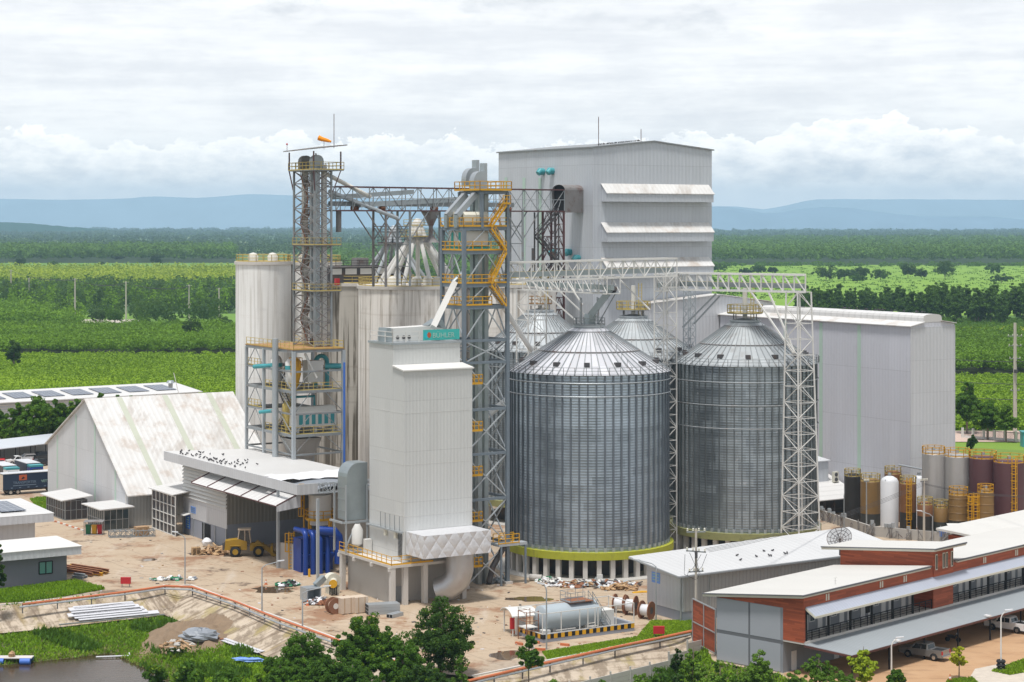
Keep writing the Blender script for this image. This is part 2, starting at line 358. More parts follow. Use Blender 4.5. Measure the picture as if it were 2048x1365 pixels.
def build_world():
    w = bpy.data.worlds.new('World'); SC.world = w; w.use_nodes = True
    t = NT.__new__(NT); t.t = w.node_tree; t.t.nodes.clear()
    tc = t.n('ShaderNodeTexCoord'); sep = t.n('ShaderNodeSeparateXYZ'); t.l(tc.outputs['Generated'], sep.inputs[0])
    x, y, z = sep.outputs
    hyp = t.math('SQRT', t.math('ADD', t.math('MULTIPLY', x, x), t.math('MULTIPLY', y, y)))
    az = t.math('ARCTAN2', x, y); el = t.math('DIVIDE', z, t.math('MAXIMUM', hyp, .02))
    def vec(a, b, c=0.0):
        cb = t.n('ShaderNodeCombineXYZ'); t.l(a, cb.inputs[0]); t.l(b, cb.inputs[1]); cb.inputs[2].default_value = c; return cb.outputs[0]
    v = vec(az, el)
    # cumulus bank low over the horizon
    n1 = t.noise(v, 1, 2, .5, (9, 3, 1)); n2 = t.noise(v, 1, 5, .62, (38, 50, 1)); n3 = t.noise(v, 1, 6, .65, (85, 120, 1))
    big = t.math('MULTIPLY', t.math('SUBTRACT', n1, .5), .045)
    mid = t.math('MULTIPLY', t.math('SUBTRACT', n2, .5), .042)
    fin = t.math('MULTIPLY', t.math('SUBTRACT', n3, .5), .016)
    azr = t.math('MULTIPLY', t.ramp(az, -.06, .06), .006)
    top = t.math('ADD', t.math('ADD', t.math('ADD', .0405, big), t.math('ADD', mid, fin)), azr)
    d = t.math('SUBTRACT', top, el)                       # >0 inside the bank
    inside = t.ramp(d, -.0002, .0012)
    depth = t.ramp(d, .001, .026)
    lump = t.noise(v, 1, 7, .66, (42, 95, 1))
    shade = t.math('ADD', t.math('MULTIPLY', depth, .60), t.math('MULTIPLY', t.math('SUBTRACT', lump, .47), 2.6), None, True)
    bank = t.mix(shade, (1.22,1.19,1.15), (.76,.79,.845))
    # second, lower lumps of the bank
    n5 = t.noise(v, 1, 6, .6, (34, 55, 1))
    d2 = t.math('SUBTRACT', t.math('ADD', .017, t.math('MULTIPLY', t.math('SUBTRACT', n5, .42), .05)), el)
    ins2 = t.math('MULTIPLY', t.ramp(d2, -.002, .004), .6)
    bank2 = t.mix(t.ramp(d2, .0, .014), (1.15,1.15,1.15), (.82,.87,.94))
    bank = t.mix(ins2, bank, bank2)
    # layered stratus above
    s1 = t.noise(v, 1, 7, .62, (6, 60, 1)); s2 = t.noise(v, 1, 7, .66, (14, 34, 1)); s3 = t.noise(v, 1, 4, .55, (3.2, 14, 1))
    band = t.ramp(t.math('ADD', t.math('MULTIPLY', s1, .55), t.math('MULTIPLY', s2, .45)), .38, .62)
    strat = t.mix(band, (.82,.825,.85), (1.06,1.05,1.035))
    dark = t.math('MULTIPLY', t.ramp(el, .078, .104), t.ramp(t.math('ADD', t.math('MULTIPLY', s2, .6), t.math('MULTIPLY', s3, .5)), .53, .68))
    strat = t.mix(t.math('MULTIPLY', dark, .85), strat, (.64,.66,.70))
    col = t.mix(inside, strat, bank)
    # air glow and blue-grey base under the bank
    low = t.ramp(el, .024, .008)
    col = t.mix(t.math('MULTIPLY', low, .75), col, (1.0,1.07,1.14))
    # overhead the unseen deck is dimmed to an even grey, deepening contrast
    hi = t.ramp(el, .13, .4)
    col = t.mix(hi, col, (.56,.58,.62))
    below = t.ramp(el, .0, -.03)
    col = t.mix(below, col, (.30,.36,.33))
    sky = t.n('ShaderNodeTexSky'); sky.sky_type = 'NISHITA'; sky.sun_disc = False
    sky.sun_elevation = SUN_EL; sky.sun_rotation = SUN_AZ
    b1 = t.n('ShaderNodeBackground'); t.l(sky.outputs[0], b1.inputs[0]); b1.inputs[1].default_value = .1
    b2 = t.n('ShaderNodeBackground'); t.l(col, b2.inputs[0]); b2.inputs[1].default_value = .88
    mx = t.n('ShaderNodeMixShader'); mx.inputs[0].default_value = .93
    t.l(b1.outputs[0], mx.inputs[1]); t.l(b2.outputs[0], mx.inputs[2])
    o = t.n('ShaderNodeOutputWorld'); t.l(mx.outputs[0], o.inputs['Surface'])
build_world()
def build_haze():
    m = bpy.data.materials.new('haze_air'); m.use_nodes = True; nt = m.node_tree; nt.nodes.clear()
    pv = nt.nodes.new('ShaderNodeVolumePrincipled'); o = nt.nodes.new('ShaderNodeOutputMaterial')
    pv.inputs['Color'].default_value = (.52,.79,1.0,1); pv.inputs['Density'].default_value = HAZE = 7.8e-5
    pv.inputs['Anisotropy'].default_value = .0
    nt.links.new(pv.outputs[0], o.inputs['Volume'])
    b = MB().box(V(-13000,-300,-6), V(26000,0), V(0,16300), UP*330)
    ob = b.build('haze', m); ob['kind'] = 'stuff'; ob['label'] = 'pale blue haze thickening over the far plain'
build_haze()
# ================================================================ terrain
EDGE = [V(-105,229), V(-61.8,252.3), V(-42.6,264.8), V(-18.4,227.8), V(-9.3,213.8), V(-4.2,211.5), V(20.9,234.7)]
RIM = EDGE+[V(21.9,228), V(21.9,218.8), V(28.4,212.4), V(31,200), V(31,130)]
POLY = RIM+[V(-140,130), V(-140,229)]
def inside(x, y, poly):
    c = False; n = len(poly)
    for i in range(n):
        a, b = poly[i], poly[i-1]
        if (a.y > y) != (b.y > y) and x < (b.x-a.x)*(y-a.y)/(b.y-a.y)+a.x: c = not c
    return c
def dist_rim(x, y, pl):
    m = 1e9
    for a, b in zip(pl, pl[1:]):
        dx, dy = b.x-a.x, b.y-a.y; t = max(0, min(1, ((x-a.x)*dx+(y-a.y)*dy)/(dx*dx+dy*dy)))
        m = min(m, math.hypot(x-a.x-t*dx, y-a.y-t*dy))
    return m
def sstep(a, b, x): t = max(0, min(1, (x-a)/(b-a))); return t*t*(3-2*t)
def ground_z(x, y):
    if not inside(x, y, POLY): return 0.0
    d = dist_rim(x, y, RIM)
    z = -2.2*min(1, d/6.2)-.28*min(1, max(0, d-.1)/.5)
    pond = sstep(-20, -34, x)
    z -= pond*(1.2*sstep(6.2, 22, d)+1.5*sstep(21.5, 29, d)) + (1-pond)*.25*sstep(6.5, 13, d)
    return z
def ground_mat():
    t = NT('ground_soil'); p = t.pos()
    vo = t.n('ShaderNodeTexVoronoi'); vo.inputs['Scale'].default_value = .0052; mp = t.n('ShaderNodeMapping'); mp.inputs['Scale'].default_value = (1, .45, 1)
    t.l(p, mp.inputs[0]); t.l(mp.outputs[0], vo.inputs['Vector'])
    sp = t.n('ShaderNodeSeparateColor'); t.l(vo.outputs['Color'], sp.inputs[0])
    c = t.mix(sp.outputs[0], (.045,.10,.018), (.13,.22,.035))
    c = t.mix(t.ramp(sp.outputs[1], .75, .8), c, (.20,.24,.06))
    c = t.mix(t.math('MULTIPLY', t.noise(p, .03, 6, .65), .8), c, (.03,.07,.015))
    near = t.mix(t.noise(p, .5, 6, .65), (.05,.085,.018), (.13,.10,.06))
    sep = t.n('ShaderNodeSeparateXYZ'); t.l(p, sep.inputs[0])
    return t.out(t.mix(t.ramp(sep.outputs[1], 330, 420), near, c), .95)
def build_ground():
    xs = [-40000,-9000,-3000,-600,-140]+[(-140+1.5*i) for i in range(1, 134)]+[600,3000,9000,40000]
    ys = [-2000,0,129.0]+[(129+1.5*i) for i in range(1, 116)]+[420,600,1200,3000,8000,20000,80000]
    me = MB(); W = len(xs)
    me.v = [V(x, y, ground_z(x, y)) for y in ys for x in xs]
    me.f = [(j*W+i, j*W+i+1, (j+1)*W+i+1, (j+1)*W+i) for j in range(len(ys)-1) for i in range(W-1)]
    me.m = [0]*len(me.f)
    struct(me.build('ground', ground_mat(), smooth=True), 'flat green plain running to the horizon')
build_ground()
def yard_mat():
    t = NT('yard_concrete'); p = t.pos()
    c = t.mix(t.noise(p, .06, 5, .6), (.35,.25,.16), (.51,.42,.315))
    c = t.mix(t.math('MULTIPLY', t.ramp(t.noise(p, .022, 5, .6), .5, .66), .55), c, (.27,.245,.225))
    c = t.mix(t.math('MULTIPLY', t.ramp(t.noise(p, .10, 7, .72), .50, .63), .85), c, (.25,.125,.065))
    c = t.mix(t.math('MULTIPLY', t.ramp(t.noise(p, .16, 6, .7), .575, .65), .75), c, (.10,.065,.045))
    c = t.mix(t.math('MULTIPLY', t.ramp(t.noise(p, 1, 5, .6, (.35,.05,1)), .55, .75), .35), c, (.58,.54,.48))
    wob = t.noise(p, .035, 3, .5)
    trk = t.math('SINE', t.math('MULTIPLY', t.math('ADD', t.dot(p, (.42,.91,0)), t.math('MULTIPLY', wob, 16.0)), 3.1))
    c = t.mix(t.math('MULTIPLY', t.math('MULTIPLY', t.ramp(trk, .45, .95), t.ramp(t.noise(p, .03, 4), .5, .66)), .28), c, (.24,.17,.12))
    c = t.mix(t.math('MULTIPLY', t.ramp(t.noise(p, 1.6, 8, .75), .5, .7), .35), c, (.20,.14,.10))
    u = t.math('FRACT', t.math('DIVIDE', t.dot(p, tuple(R)), 6.0)); v = t.math('FRACT', t.math('DIVIDE', t.dot(p, tuple(L)), 6.0))
    j = t.math('MAXIMUM', t.ramp(u, .975, .99), t.ramp(v, .975, .99))
    c = t.mix(t.math('MULTIPLY', j, .45), c, (.16,.12,.09))
    return t.out(c, t.math('ADD', .55, t.math('MULTIPLY', t.noise(p, .2, 4), .4)), 0, t.bump(t.noise(p, 2, 6, .6), .25, .05), .3)
def build_yard():
    me = MB(); pl = [p+UP*.03 for p in EDGE]+[V(21.9,228,.03), V(21.9,219,.03), V(28.6,212.6,.03), V(31,200,.03), V(60,200,.03), V(110,260,.03), V(110,352,.03), V(60,470,.03), V(-40,470,.03), V(-150,470,.03), V(-150,229,.03)]
    me.f = [tuple(range(len(pl)))]; me.v = pl; me.m = [0]
    struct(me.build('yard', yard_mat()), 'stained beige concrete yard around the plant')
    # dormitory parking dirt
    dm = NT('dirt_mat'); p = dm.pos()
    c = dm.mix(dm.noise(p, .25, 6, .65), (.36,.20,.10), (.50,.33,.19))
    c = dm.mix(dm.math('MULTIPLY', dm.ramp(dm.noise(p, 1, 5, .6, (.2,.5,1)), .5, .7), .6), c, (.22,.12,.065))
    m_dirt = dm.out(c, .95, 0, dm.bump(dm.noise(p, 3, 6), .3, .05))
    q = [V(28.9,212.9,.05), V(30.8,199,.05), V(70,199,.05), V(95,262,.05), V(28.9+.69*60,213.3+.724*60,.05)]
    struct(MB().quad(*q).build('parking_ground', m_dirt), 'orange brown dirt parking area before the red building')
    g = pm('pale_gravel', (.50,.44,.37), .95, 0, .25, 1.5)
    struct(MB().quad(G(1925,1380,.07), G(2080,1380,.07), G(2080,1330,.07), G(2000,1328,.07), G(1950,1338,.07)).build('gravel_path', g), 'pale gravel path in the bottom corner of the dirt lot')
    # puddles
    wm = NT('puddle_water').out((.10,.065,.04), .06, 0, None, .7)
    def puddle(cx, cy, rx, ry, lab, seed):
        rd = random.Random(seed); pts = []
        for k in range(18):
            t = 2*math.pi*k/18; s = .75+.5*rd.random(); pts.append(G(cx+rx*s*math.cos(t), cy+ry*s*math.sin(t), .04))
        struct(MB().quad(*pts[::-1]).build('puddle', wm), lab)
    puddle(545, 1180, 40, 7, 'shallow brown puddle beside the blue machine bay', 1)
    puddle(1015, 1311, 36, 9, 'dark puddle near the small arched canopy', 2)
    puddle(395, 1108, 18, 3, 'damp dark patch near the broken pallets', 3)
    puddle(300, 1120, 14, 2.5, 'small damp patch in the open yard', 4)
    puddle(1060, 1198, 45, 5, 'muddy wet strip below the steel tower', 5)
    # bank
    bm = NT('embankment_concrete'); p = bm.pos()
    c = bm.mix(bm.noise(p, .5, 6, .65), (.36,.28,.20), (.58,.50,.40))
    c = bm.mix(bm.math('MULTIPLY', bm.ramp(bm.noise(p, 1, 6, .7, (.7,.35,.3)), .45, .6), .85), c, (.22,.17,.12))
    c = bm.mix(bm.math('MULTIPLY', bm.ramp(bm.noise(p, 1, 5, .6, (.35,.2,.2)), .53, .66), .7), c, (.30,.24,.08))
    sp_ = bm.n('ShaderNodeSeparateXYZ'); bm.l(p, sp_.inputs[0])
    seg = bm.math('GREATER_THAN', sp_.outputs[0], -43.5)
    ua = bm.dot(p, (.84,.543,0)); ub = bm.dot(p, (.548,-.837,0)); uu = bm.math('ADD', bm.math('MULTIPLY', ua, bm.math('SUBTRACT', 1.0, seg)), bm.math('MULTIPLY', ub, seg))
    cv = bm.n('ShaderNodeCombineXYZ'); bm.l(uu, cv.inputs[0]); bm.l(bm.math('MULTIPLY', sp_.outputs[2], .35), cv.inputs[1])
    c = bm.mix(bm.math('MULTIPLY', bm.ramp(bm.noise(cv.outputs[0], .85, 5, .65), .47, .62), .8), c, (.17,.125,.085))
    c = bm.mix(bm.math('MULTIPLY', bm.ramp(bm.noise(cv.outputs[0], .33, 3, .55), .55, .66), .55), c, (.30,.22,.08))
    sl = bm.math('FRACT', bm.math('DIVIDE', bm.dot(p, (.548,-.837,0)), 3.0))
    c = bm.mix(bm.math('MULTIPLY', bm.ramp(sl, .96, .98), .6), c, (.14,.11,.08))
    m_bank = bm.out(c, .9, 0, bm.bump(bm.noise(p, 2, 5), .3, .06))
    def strip(pl, w, name, lab):
        me = MB(); n = len(pl); dense = []
        for a, b in zip(pl, pl[1:]):
            k = max(1, int((b-a).length/1.5)); dense += [a.lerp(b, i/k) for i in range(k)]
        dense.append(pl[-1])
        nor = []
        for i in range(len(dense)):
            d = (dense[min(i+4,len(dense)-1)]-dense[max(i-4,0)]).normalized(); nor.append(V(d.y,-d.x))
        for i, p_ in enumerate(dense):
            for k in range(7):
                w_ = w*k/6; q = p_+nor[i]*w_
                me.v.append(V(q.x, q.y, -2.2*min(1, dist_rim(q.x, q.y, RIM)/6.2)+.06))
        me.f = [(i*7+k, i*7+k+1, (i+1)*7+k+1, (i+1)*7+k) for i in range(len(dense)-1) for k in range(6)]
        me.m = [0]*len(me.f)
        struct(me.build(name, m_bank, smooth=True), lab)
        # coping kerb along the top
        kb = MB()
        for a, b in zip(pl, pl[1:]):
            d = (b-a).normalized(); nn = V(d.y,-d.x)
            kb.box(a-nn*.25+UP*.034, b-a, nn*.3, UP*.14)
        struct(kb.build('kerb', M['pale_concrete']), lab.replace('sloping concrete bank', 'low concrete kerb on top of the bank'))
    strip(EDGE[:5], 6.4, 'embankment', 'sloping concrete bank down to the pond')
    strip(EDGE[5:], 5.6, 'embankment', 'sloping concrete bank below the orange pipe near the fuel tank')
    # pond
    wt = NT('pond_water'); p = wt.pos()
    m_w = wt.out(wt.mix(wt.noise(p, .3, 4), (.030,.019,.010), (.060,.038,.02)), .16, 0, wt.bump(wt.noise(p, 1.4, 4, .6), .25, .06), .22)
    struct(MB().quad(V(-130,150,-3.5), V(-22,150,-3.5), V(-22,262,-3.5), V(-130,262,-3.5)).build('water', m_w), 'dark brown pond water below the bank')
build_yard()
# ---------------------------------------------------------------- mountains
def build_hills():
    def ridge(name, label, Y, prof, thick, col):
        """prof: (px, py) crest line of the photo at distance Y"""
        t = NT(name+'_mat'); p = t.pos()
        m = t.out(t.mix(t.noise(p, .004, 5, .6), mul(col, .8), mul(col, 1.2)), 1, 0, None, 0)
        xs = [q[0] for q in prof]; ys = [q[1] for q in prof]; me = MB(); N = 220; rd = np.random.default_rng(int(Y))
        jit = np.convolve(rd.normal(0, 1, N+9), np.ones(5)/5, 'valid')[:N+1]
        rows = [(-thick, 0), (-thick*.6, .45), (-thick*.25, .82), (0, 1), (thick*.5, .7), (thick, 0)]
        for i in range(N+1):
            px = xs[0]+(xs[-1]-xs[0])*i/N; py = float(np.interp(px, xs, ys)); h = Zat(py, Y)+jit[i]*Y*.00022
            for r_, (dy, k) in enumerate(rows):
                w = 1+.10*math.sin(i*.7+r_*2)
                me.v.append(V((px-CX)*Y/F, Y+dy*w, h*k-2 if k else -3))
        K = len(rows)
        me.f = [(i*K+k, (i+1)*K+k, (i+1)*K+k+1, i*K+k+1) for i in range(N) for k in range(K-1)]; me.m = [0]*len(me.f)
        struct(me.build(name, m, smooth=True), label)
    ridge('mountains', 'long blue mountain range fading into the cloud base', 15300, [(-1900,408),(-1200,402),(-600,404),(0,398),(150,399),(250,397),(300,392),(400,396),(500,388),(640,392),(800,398),(1000,402),(1200,408),(1420,412),(1470,412),(1530,419),(1570,412),(1620,400),(1680,398),(1850,399),(2048,399),(2600,402),(3200,398),(3900,408)], 500, (.25,.35,.43))  # distance haze is painted into the range's pale blue base colour
    ridge('hills', 'darker blue hill in front of the pale range', 12200, [(1180,444),(1300,425),(1420,414),(1450,413),(1490,418),(1530,426),(1560,425),(1600,418),(1650,413),(1700,416),(1760,424),(1840,432),(1950,433),(1975,432),(2048,440),(2300,436),(2700,428),(3100,440)], 420, (.19,.28,.36))  # haze blue is also put into this hill's colour
    ridge('hills', 'long low wooded ridge on the far left skyline', 9000, [(-700,452),(-300,446),(0,445),(60,447),(150,455),(230,461),(420,463),(520,461),(700,462),(1100,463)], 500, (.02,.06,.025)) if False else None
    ridge('hills', 'low wooded rise at the far left of the plain', 9000, [(-500,441),(-200,441),(0,444.5),(60,446),(120,452),(200,458),(230,461)], 500, (.02,.06,.03))
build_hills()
# ================================================================ foliage
def leaf_mat(name, c1, c2, c3=None, amt=.15, trans=.3, ns=.25):
    t = NT(name); g = t.n('ShaderNodeNewGeometry'); p = g.outputs['Position']
    oi = t.n('ShaderNodeObjectInfo')
    c = t.mix(t.noise(p, ns, 4, .6), c1, c2)
    pn = t.noise(p, ns*.16, 4, .6); c = t.mix(t.ramp(pn, .36, .64), t.mix(1.0, c, (.55,.62,.6), 'MULTIPLY'), t.mix(1.0, c, (1.25,1.16,1.0), 'MULTIPLY'))
    c = t.mix(t.math('MULTIPLY', g.outputs['Random Per Island'], .5), c, mul(c2, 1.25))
    c = t.mix(t.math('MULTIPLY', oi.outputs['Random'], .25), c, mul(c1, .7))
    if c3: c = t.mix(t.math('MULTIPLY', t.ramp(t.noise(p, ns*2.2, 3, .6), .66-amt, .72), .9), c, c3)
    b = t.n('ShaderNodeBsdfPrincipled'); t.l(c, b.inputs['Base Color']); b.inputs['Roughness'].default_value = .6; b.inputs['Specular IOR Level'].default_value = .25
    tr = t.n('ShaderNodeBsdfTranslucent'); t.l(t.mix(.6, c, (.25,.4,.04)), tr.inputs[0])
    mx = t.n('ShaderNodeMixShader'); mx.inputs[0].default_value = trans; t.l(b.outputs[0], mx.inputs[1]); t.l(tr.outputs[0], mx.inputs[2])
    o = t.n('ShaderNodeOutputMaterial'); t.l(mx.outputs[0], o.inputs[0]); return t.mat
LM = dict(
    dark=leaf_mat('foliage_dark', (.018,.050,.008), (.040,.100,.013)),
    mid=leaf_mat('foliage_mid', (.026,.078,.007), (.078,.175,.012), (.16,.30,.015), .10, .35, .4),
    lime=leaf_mat('foliage_lime', (.028,.085,.007), (.085,.19,.012), (.34,.48,.02), .10, .38, .55),
    bright=leaf_mat('foliage_bright', (.065,.15,.014), (.15,.27,.025)),
    orchard=leaf_mat('foliage_orchard', (.045,.125,.004), (.18,.33,.010), None, .1, .3, .05),
    crop=leaf_mat('foliage_crop', (.10,.215,.005), (.30,.45,.012), None, .1, .3, .03),
    young=leaf_mat('foliage_young', (.18,.28,.008), (.42,.50,.03), None, .1, .3, .02),
    far=leaf_mat('foliage_far', (.016,.042,.010), (.055,.11,.020), None, .1, .15, .004),
    plant=leaf_mat('foliage_plantation', (.034,.092,.007), (.12,.235,.015), None, .1, .25, .006),
    yellow=leaf_mat('foliage_yellow', (.32,.38,.02), (.50,.50,.03)),
    deep=leaf_mat('foliage_deep', (.012,.040,.005), (.045,.11,.009), (.34,.50,.02), .07, .3, .6),
    grass=leaf_mat('grass_blades', (.10,.23,.007), (.27,.44,.015), (.30,.38,.03), .06, .35, .18),
    lawn=leaf_mat('lawn_blades', (.16,.29,.010), (.30,.44,.02), None, .1, .3, .2),
    reed=leaf_mat('dry_blades', (.14,.17,.04), (.25,.24,.08), None, .1, .3, .3),
    euca=leaf_mat('foliage_tall', (.028,.078,.008), (.095,.19,.018)),
)
def quads_obj(name, C, U, W, mat, parent=None, origin=None, kind=None):
    """one mesh of many leaf quads: centres C, half-axes U and W (numpy, world space)"""
    n = len(C); o = np.array(root_loc(parent) if parent is not None else (origin or Vector((0,0,0))))
    C = C-o
    v = np.empty((n, 4, 3), np.float32)
    v[:,0] = C-U; v[:,1] = C-W*.75; v[:,2] = C+U; v[:,3] = C+W*.75
    me = bpy.data.meshes.new(name); me.vertices.add(n*4); me.vertices.foreach_set('co', v.reshape(-1))
    me.loops.add(n*4); me.loops.foreach_set('vertex_index', np.arange(n*4, dtype=np.int32))
    me.polygons.add(n); me.polygons.foreach_set('loop_start', np.arange(0, n*4, 4, dtype=np.int32))
    me.polygons.foreach_set('loop_total', np.full(n, 4, np.int32))
    me.materials.append(mat); me.update(calc_edges=True); me.validate()
    ob = bpy.data.objects.new(name, me); COL.objects.link(ob)
    if parent is not None: ob.parent = parent
    else: ob.location = tuple(o)
    return ob
def leaf_cloud(cen, rad, per, size, r=None, up=.35, shell=.55):
    """cen (N,3), rad (N,3), per leaves each, size (N,) -> C,U,W"""
    r = r or rng
    n = len(cen); N = n*per
    d = r.normal(size=(N,3)); d /= np.linalg.norm(d, axis=1)[:,None]
    k = shell+(1-shell)*r.random(N)**.6
    c = np.repeat(cen, per, 0)+d*np.repeat(rad, per, 0)*k[:,None]
    nrm = d*.9+r.normal(size=(N,3))*.6; nrm[:,2] += up; nrm /= np.linalg.norm(nrm, axis=1)[:,None]
    a = r.normal(size=(N,3)); u = np.cross(nrm, a); u /= np.linalg.norm(u, axis=1)[:,None]
    w = np.cross(nrm, u)
    s = np.repeat(size, per)*(.6+.8*r.random(N))
    return c, u*s[:,None], w*s[:,None]
def make_tree(name, label, base, top, crown, mat, n=26, per=70, leaf=.22, trunk=.16, seed=1, cat='tree', group=None, limbs=5, clump=None):
    """crown: list of (dx,dy,z,rx,rz) blobs in metres relative to base"""
    r = np.random.default_rng(seed); rd = random.Random(seed)
    t = thing(name, label, cat, base, group)
    cs, rr = [], []
    tot = sum(b[3]**2*b[4] for b in crown)
    for dx, dy, z, rx, rz in crown:
        k = max(3, int(n*rx*rx*rz/tot))
        d = r.normal(size=(k,3)); d /= np.linalg.norm(d, axis=1)[:,None]; q = (r.random(k)**.45)[:,None]
        cs.append(np.array(base)+np.array([dx,dy,z])+d*q*np.array([rx,rx,rz])*.82); rr.append(np.full(k, (clump or .42)*min(rx,rz)*1.0)*(.7+.6*r.random(k)))
    cs = np.concatenate(cs); rr = np.concatenate(rr)
    C, U, W = leaf_cloud(cs, np.stack([rr,rr,rr*.75],1), per, np.full(len(cs), leaf), r)
    tr = MB(); hz = crown[0][2]
    pts = [base, base+V(rd.uniform(-.1,.1),rd.uniform(-.1,.1),hz*.5), base+V(crown[0][0]*.6,crown[0][1]*.6,hz), base+V(crown[0][0],crown[0][1],hz+crown[0][4]*.6)]
    tr.tube(pts, [trunk*1.25, trunk, trunk*.7, trunk*.25], 7)
    for k in range(limbs):
        a = rd.randrange(len(cs)); e = Vector(cs[a]); s = pts[1].lerp(pts[2], rd.uniform(.2,1))
        tr.tube([s, s.lerp(e,.5)+V(0,0,.15), e], [trunk*.45, trunk*.3, trunk*.1], 5)
    tr.build('trunk', M['bark'], t)
    quads_obj('crown', C, U, W, mat, t)
    return t
def scatter(name, label, px, rows, n, h, w, per, leaf, mat, tall=1.0, scale_far=0.0, jit=.35, seed=5, rough=0.0, category=None, reject=None, lift=.55, rz=.5):
    """a mass of plants (one stuff object) on ground seen between photo rows; leaf clumps stand on the ground plane"""
    r = np.random.default_rng(seed); u = r.random(n); py = rows[0]+(rows[1]-rows[0])*u; Y = F*CH/(py-HOR)
    X = (px[0]+(px[1]-px[0])*r.random(n)-CX)*Y/F
    if reject is not None:
        k = ~reject(X, Y); X, Y = X[k], Y[k]; n = len(X)
    Yr = F*CH/((rows[0]+rows[1])/2-HOR); s = (Y/Yr)**scale_far
    H = h*(1-jit+2*jit*r.random(n))*(s**.25); Wd = w*(1-jit+2*jit*r.random(n))*s
    cen = np.stack([X, Y, H*lift], 1); rad = np.stack([Wd/2, Wd/2, H*rz*tall], 1)
    C, U, W = leaf_cloud(cen, rad, per, np.full(n, leaf)*s, r)
    C[:,2] = np.maximum(C[:,2], .1)
    ob = quads_obj(name, C, U, W, mat)
    ob['kind'] = 'stuff'; ob['label'] = label; ob['category'] = category or 'woodland'
    return ob
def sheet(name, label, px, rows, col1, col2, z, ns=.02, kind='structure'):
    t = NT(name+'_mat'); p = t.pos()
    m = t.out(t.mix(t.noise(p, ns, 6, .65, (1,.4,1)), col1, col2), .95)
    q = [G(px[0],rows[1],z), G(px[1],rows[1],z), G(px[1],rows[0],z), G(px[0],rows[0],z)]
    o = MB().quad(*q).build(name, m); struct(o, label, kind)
# ---- left plain
scatter('far_forest', 'blue green wooded plain below the mountains', (-700,2800), (449.6,472), 4200, 16, 75, 26, 9, LM['far'], 1, 1.0, seed=1)
scatter('far_forest', 'patchy woodland and groves on the left middle plain', (-80,1100), (470,512), 1500, 13, 26, 34, 2.6, LM['far'], 1, .9, seed=2)
sheet('field', 'pale green clearing in the far left woodland', (-50,130), (492,500), (.15,.24,.06), (.2,.28,.08), .4)
sheet('field', 'green strip of grass behind the young trees', (-80,640), (524,541), (.09,.20,.02), (.15,.27,.035), .3)
scatter('plantation', 'dark band of tall plantation trees on the left', (-80,470), (506,526), 1900, 15, 11, 30, 1.7, LM['plant'], 1.0, .3, seed=3, lift=.74, rz=.27)
sheet('plantation_shade_sheet', 'dark sheet painting shade on the left plantation floor', (-80,470), (504,526.5), (.02,.045,.010), (.03,.06,.014), .35, .02)  # near-black colour stands in for shade under the raised crowns
scatter('plantation', 'plantation trees seen behind the conveyor gantry', (640,1030), (500,560), 1300, 12, 11, 30, 1.8, LM['plant'], 1.1, .4, seed=33)
scatter('young_plantation', 'yellow green young trees in close rows', (-280,540), (541,586), 7400, 6, 5.5, 16, .85, LM['young'], 1.3, .3, seed=4)
scatter('mixed_trees', 'dark mixed trees behind the power poles', (-280,520), (584,614), 800, 9, 9, 60, .9, LM['dark'], 1.15, .3, seed=6)
scatter('mixed_trees', 'tall light green trees in front of the dark wood', (-80,500), (588,630), 210, 10.5, 5.5, 80, .6, LM['orchard'], 1.3, .2, seed=7, reject=lambda X, Y: (Y < 1020) & (X > -195))
scatter('mixed_trees', 'bushy dark trees along the far side of the track', (60,500), (618,645), 70, 8, 7, 160, .6, LM['dark'], 1.1, .2, seed=9, reject=lambda X, Y: (X > -138))
sheet('field', 'bright grass beside the dirt track', (140,520), (628,672), (.09,.20,.02), (.18,.30,.04), .15)
sheet('path', 'pale dirt track curving through the left fields', (135,285), (639,646), (.42,.38,.31), (.5,.46,.38), .25)
scatter('orchard', 'dark green orchard on the left of the dirt track', (-80,160), (622,650), 560, 6, 7, 60, .55, LM['orchard'], 1, .2, seed=21)
scatter('orchard', 'dense green orchard hedge above the crop field', (-260,560), (666,711), 3200, 5.0, 4.6, 70, .38, LM['orchard'], 1, .3, seed=8, lift=.72, rz=.3)
sheet('orchard_shade_sheet', 'dark sheet painting shade under the left orchard', (-260,560), (660,713), (.018,.026,.008), (.03,.045,.012), .16, .05)  # understorey shade painted as a dark sheet below the crowns
sheet('field', 'cassava field ground left of the concrete silos', (-300,640), (700,830), (.06,.13,.015), (.09,.18,.02), .12, .05)
scatter('crop_rows', 'bright green cassava crop filling the left field', (-260,620), (712,815), 14500, 1.5, 2.2, 20, .30, LM['crop'], 1, .3, seed=10, category='crops')
for i, (x0, x1, y0, y1) in enumerate(((60,210,481,483.5),(300,430,474,476),(760,960,476,479),(1450,1650,473,475),(1800,2040,470,472),(-60,60,487,489),(1480,1600,462,463.2))):
    sheet('field', ['thin pale clearing among the groves at the left','narrow pale clearing right of the far left houses','pale clearing behind the conveyor gantry','thin clearing before the right hills','thin clearing at the far right plain','small clearing at the left edge','faint strip of field far out on the right'][i], (x0,x1), (y0,y1), (.18,.26,.07), (.28,.34,.12), .6)
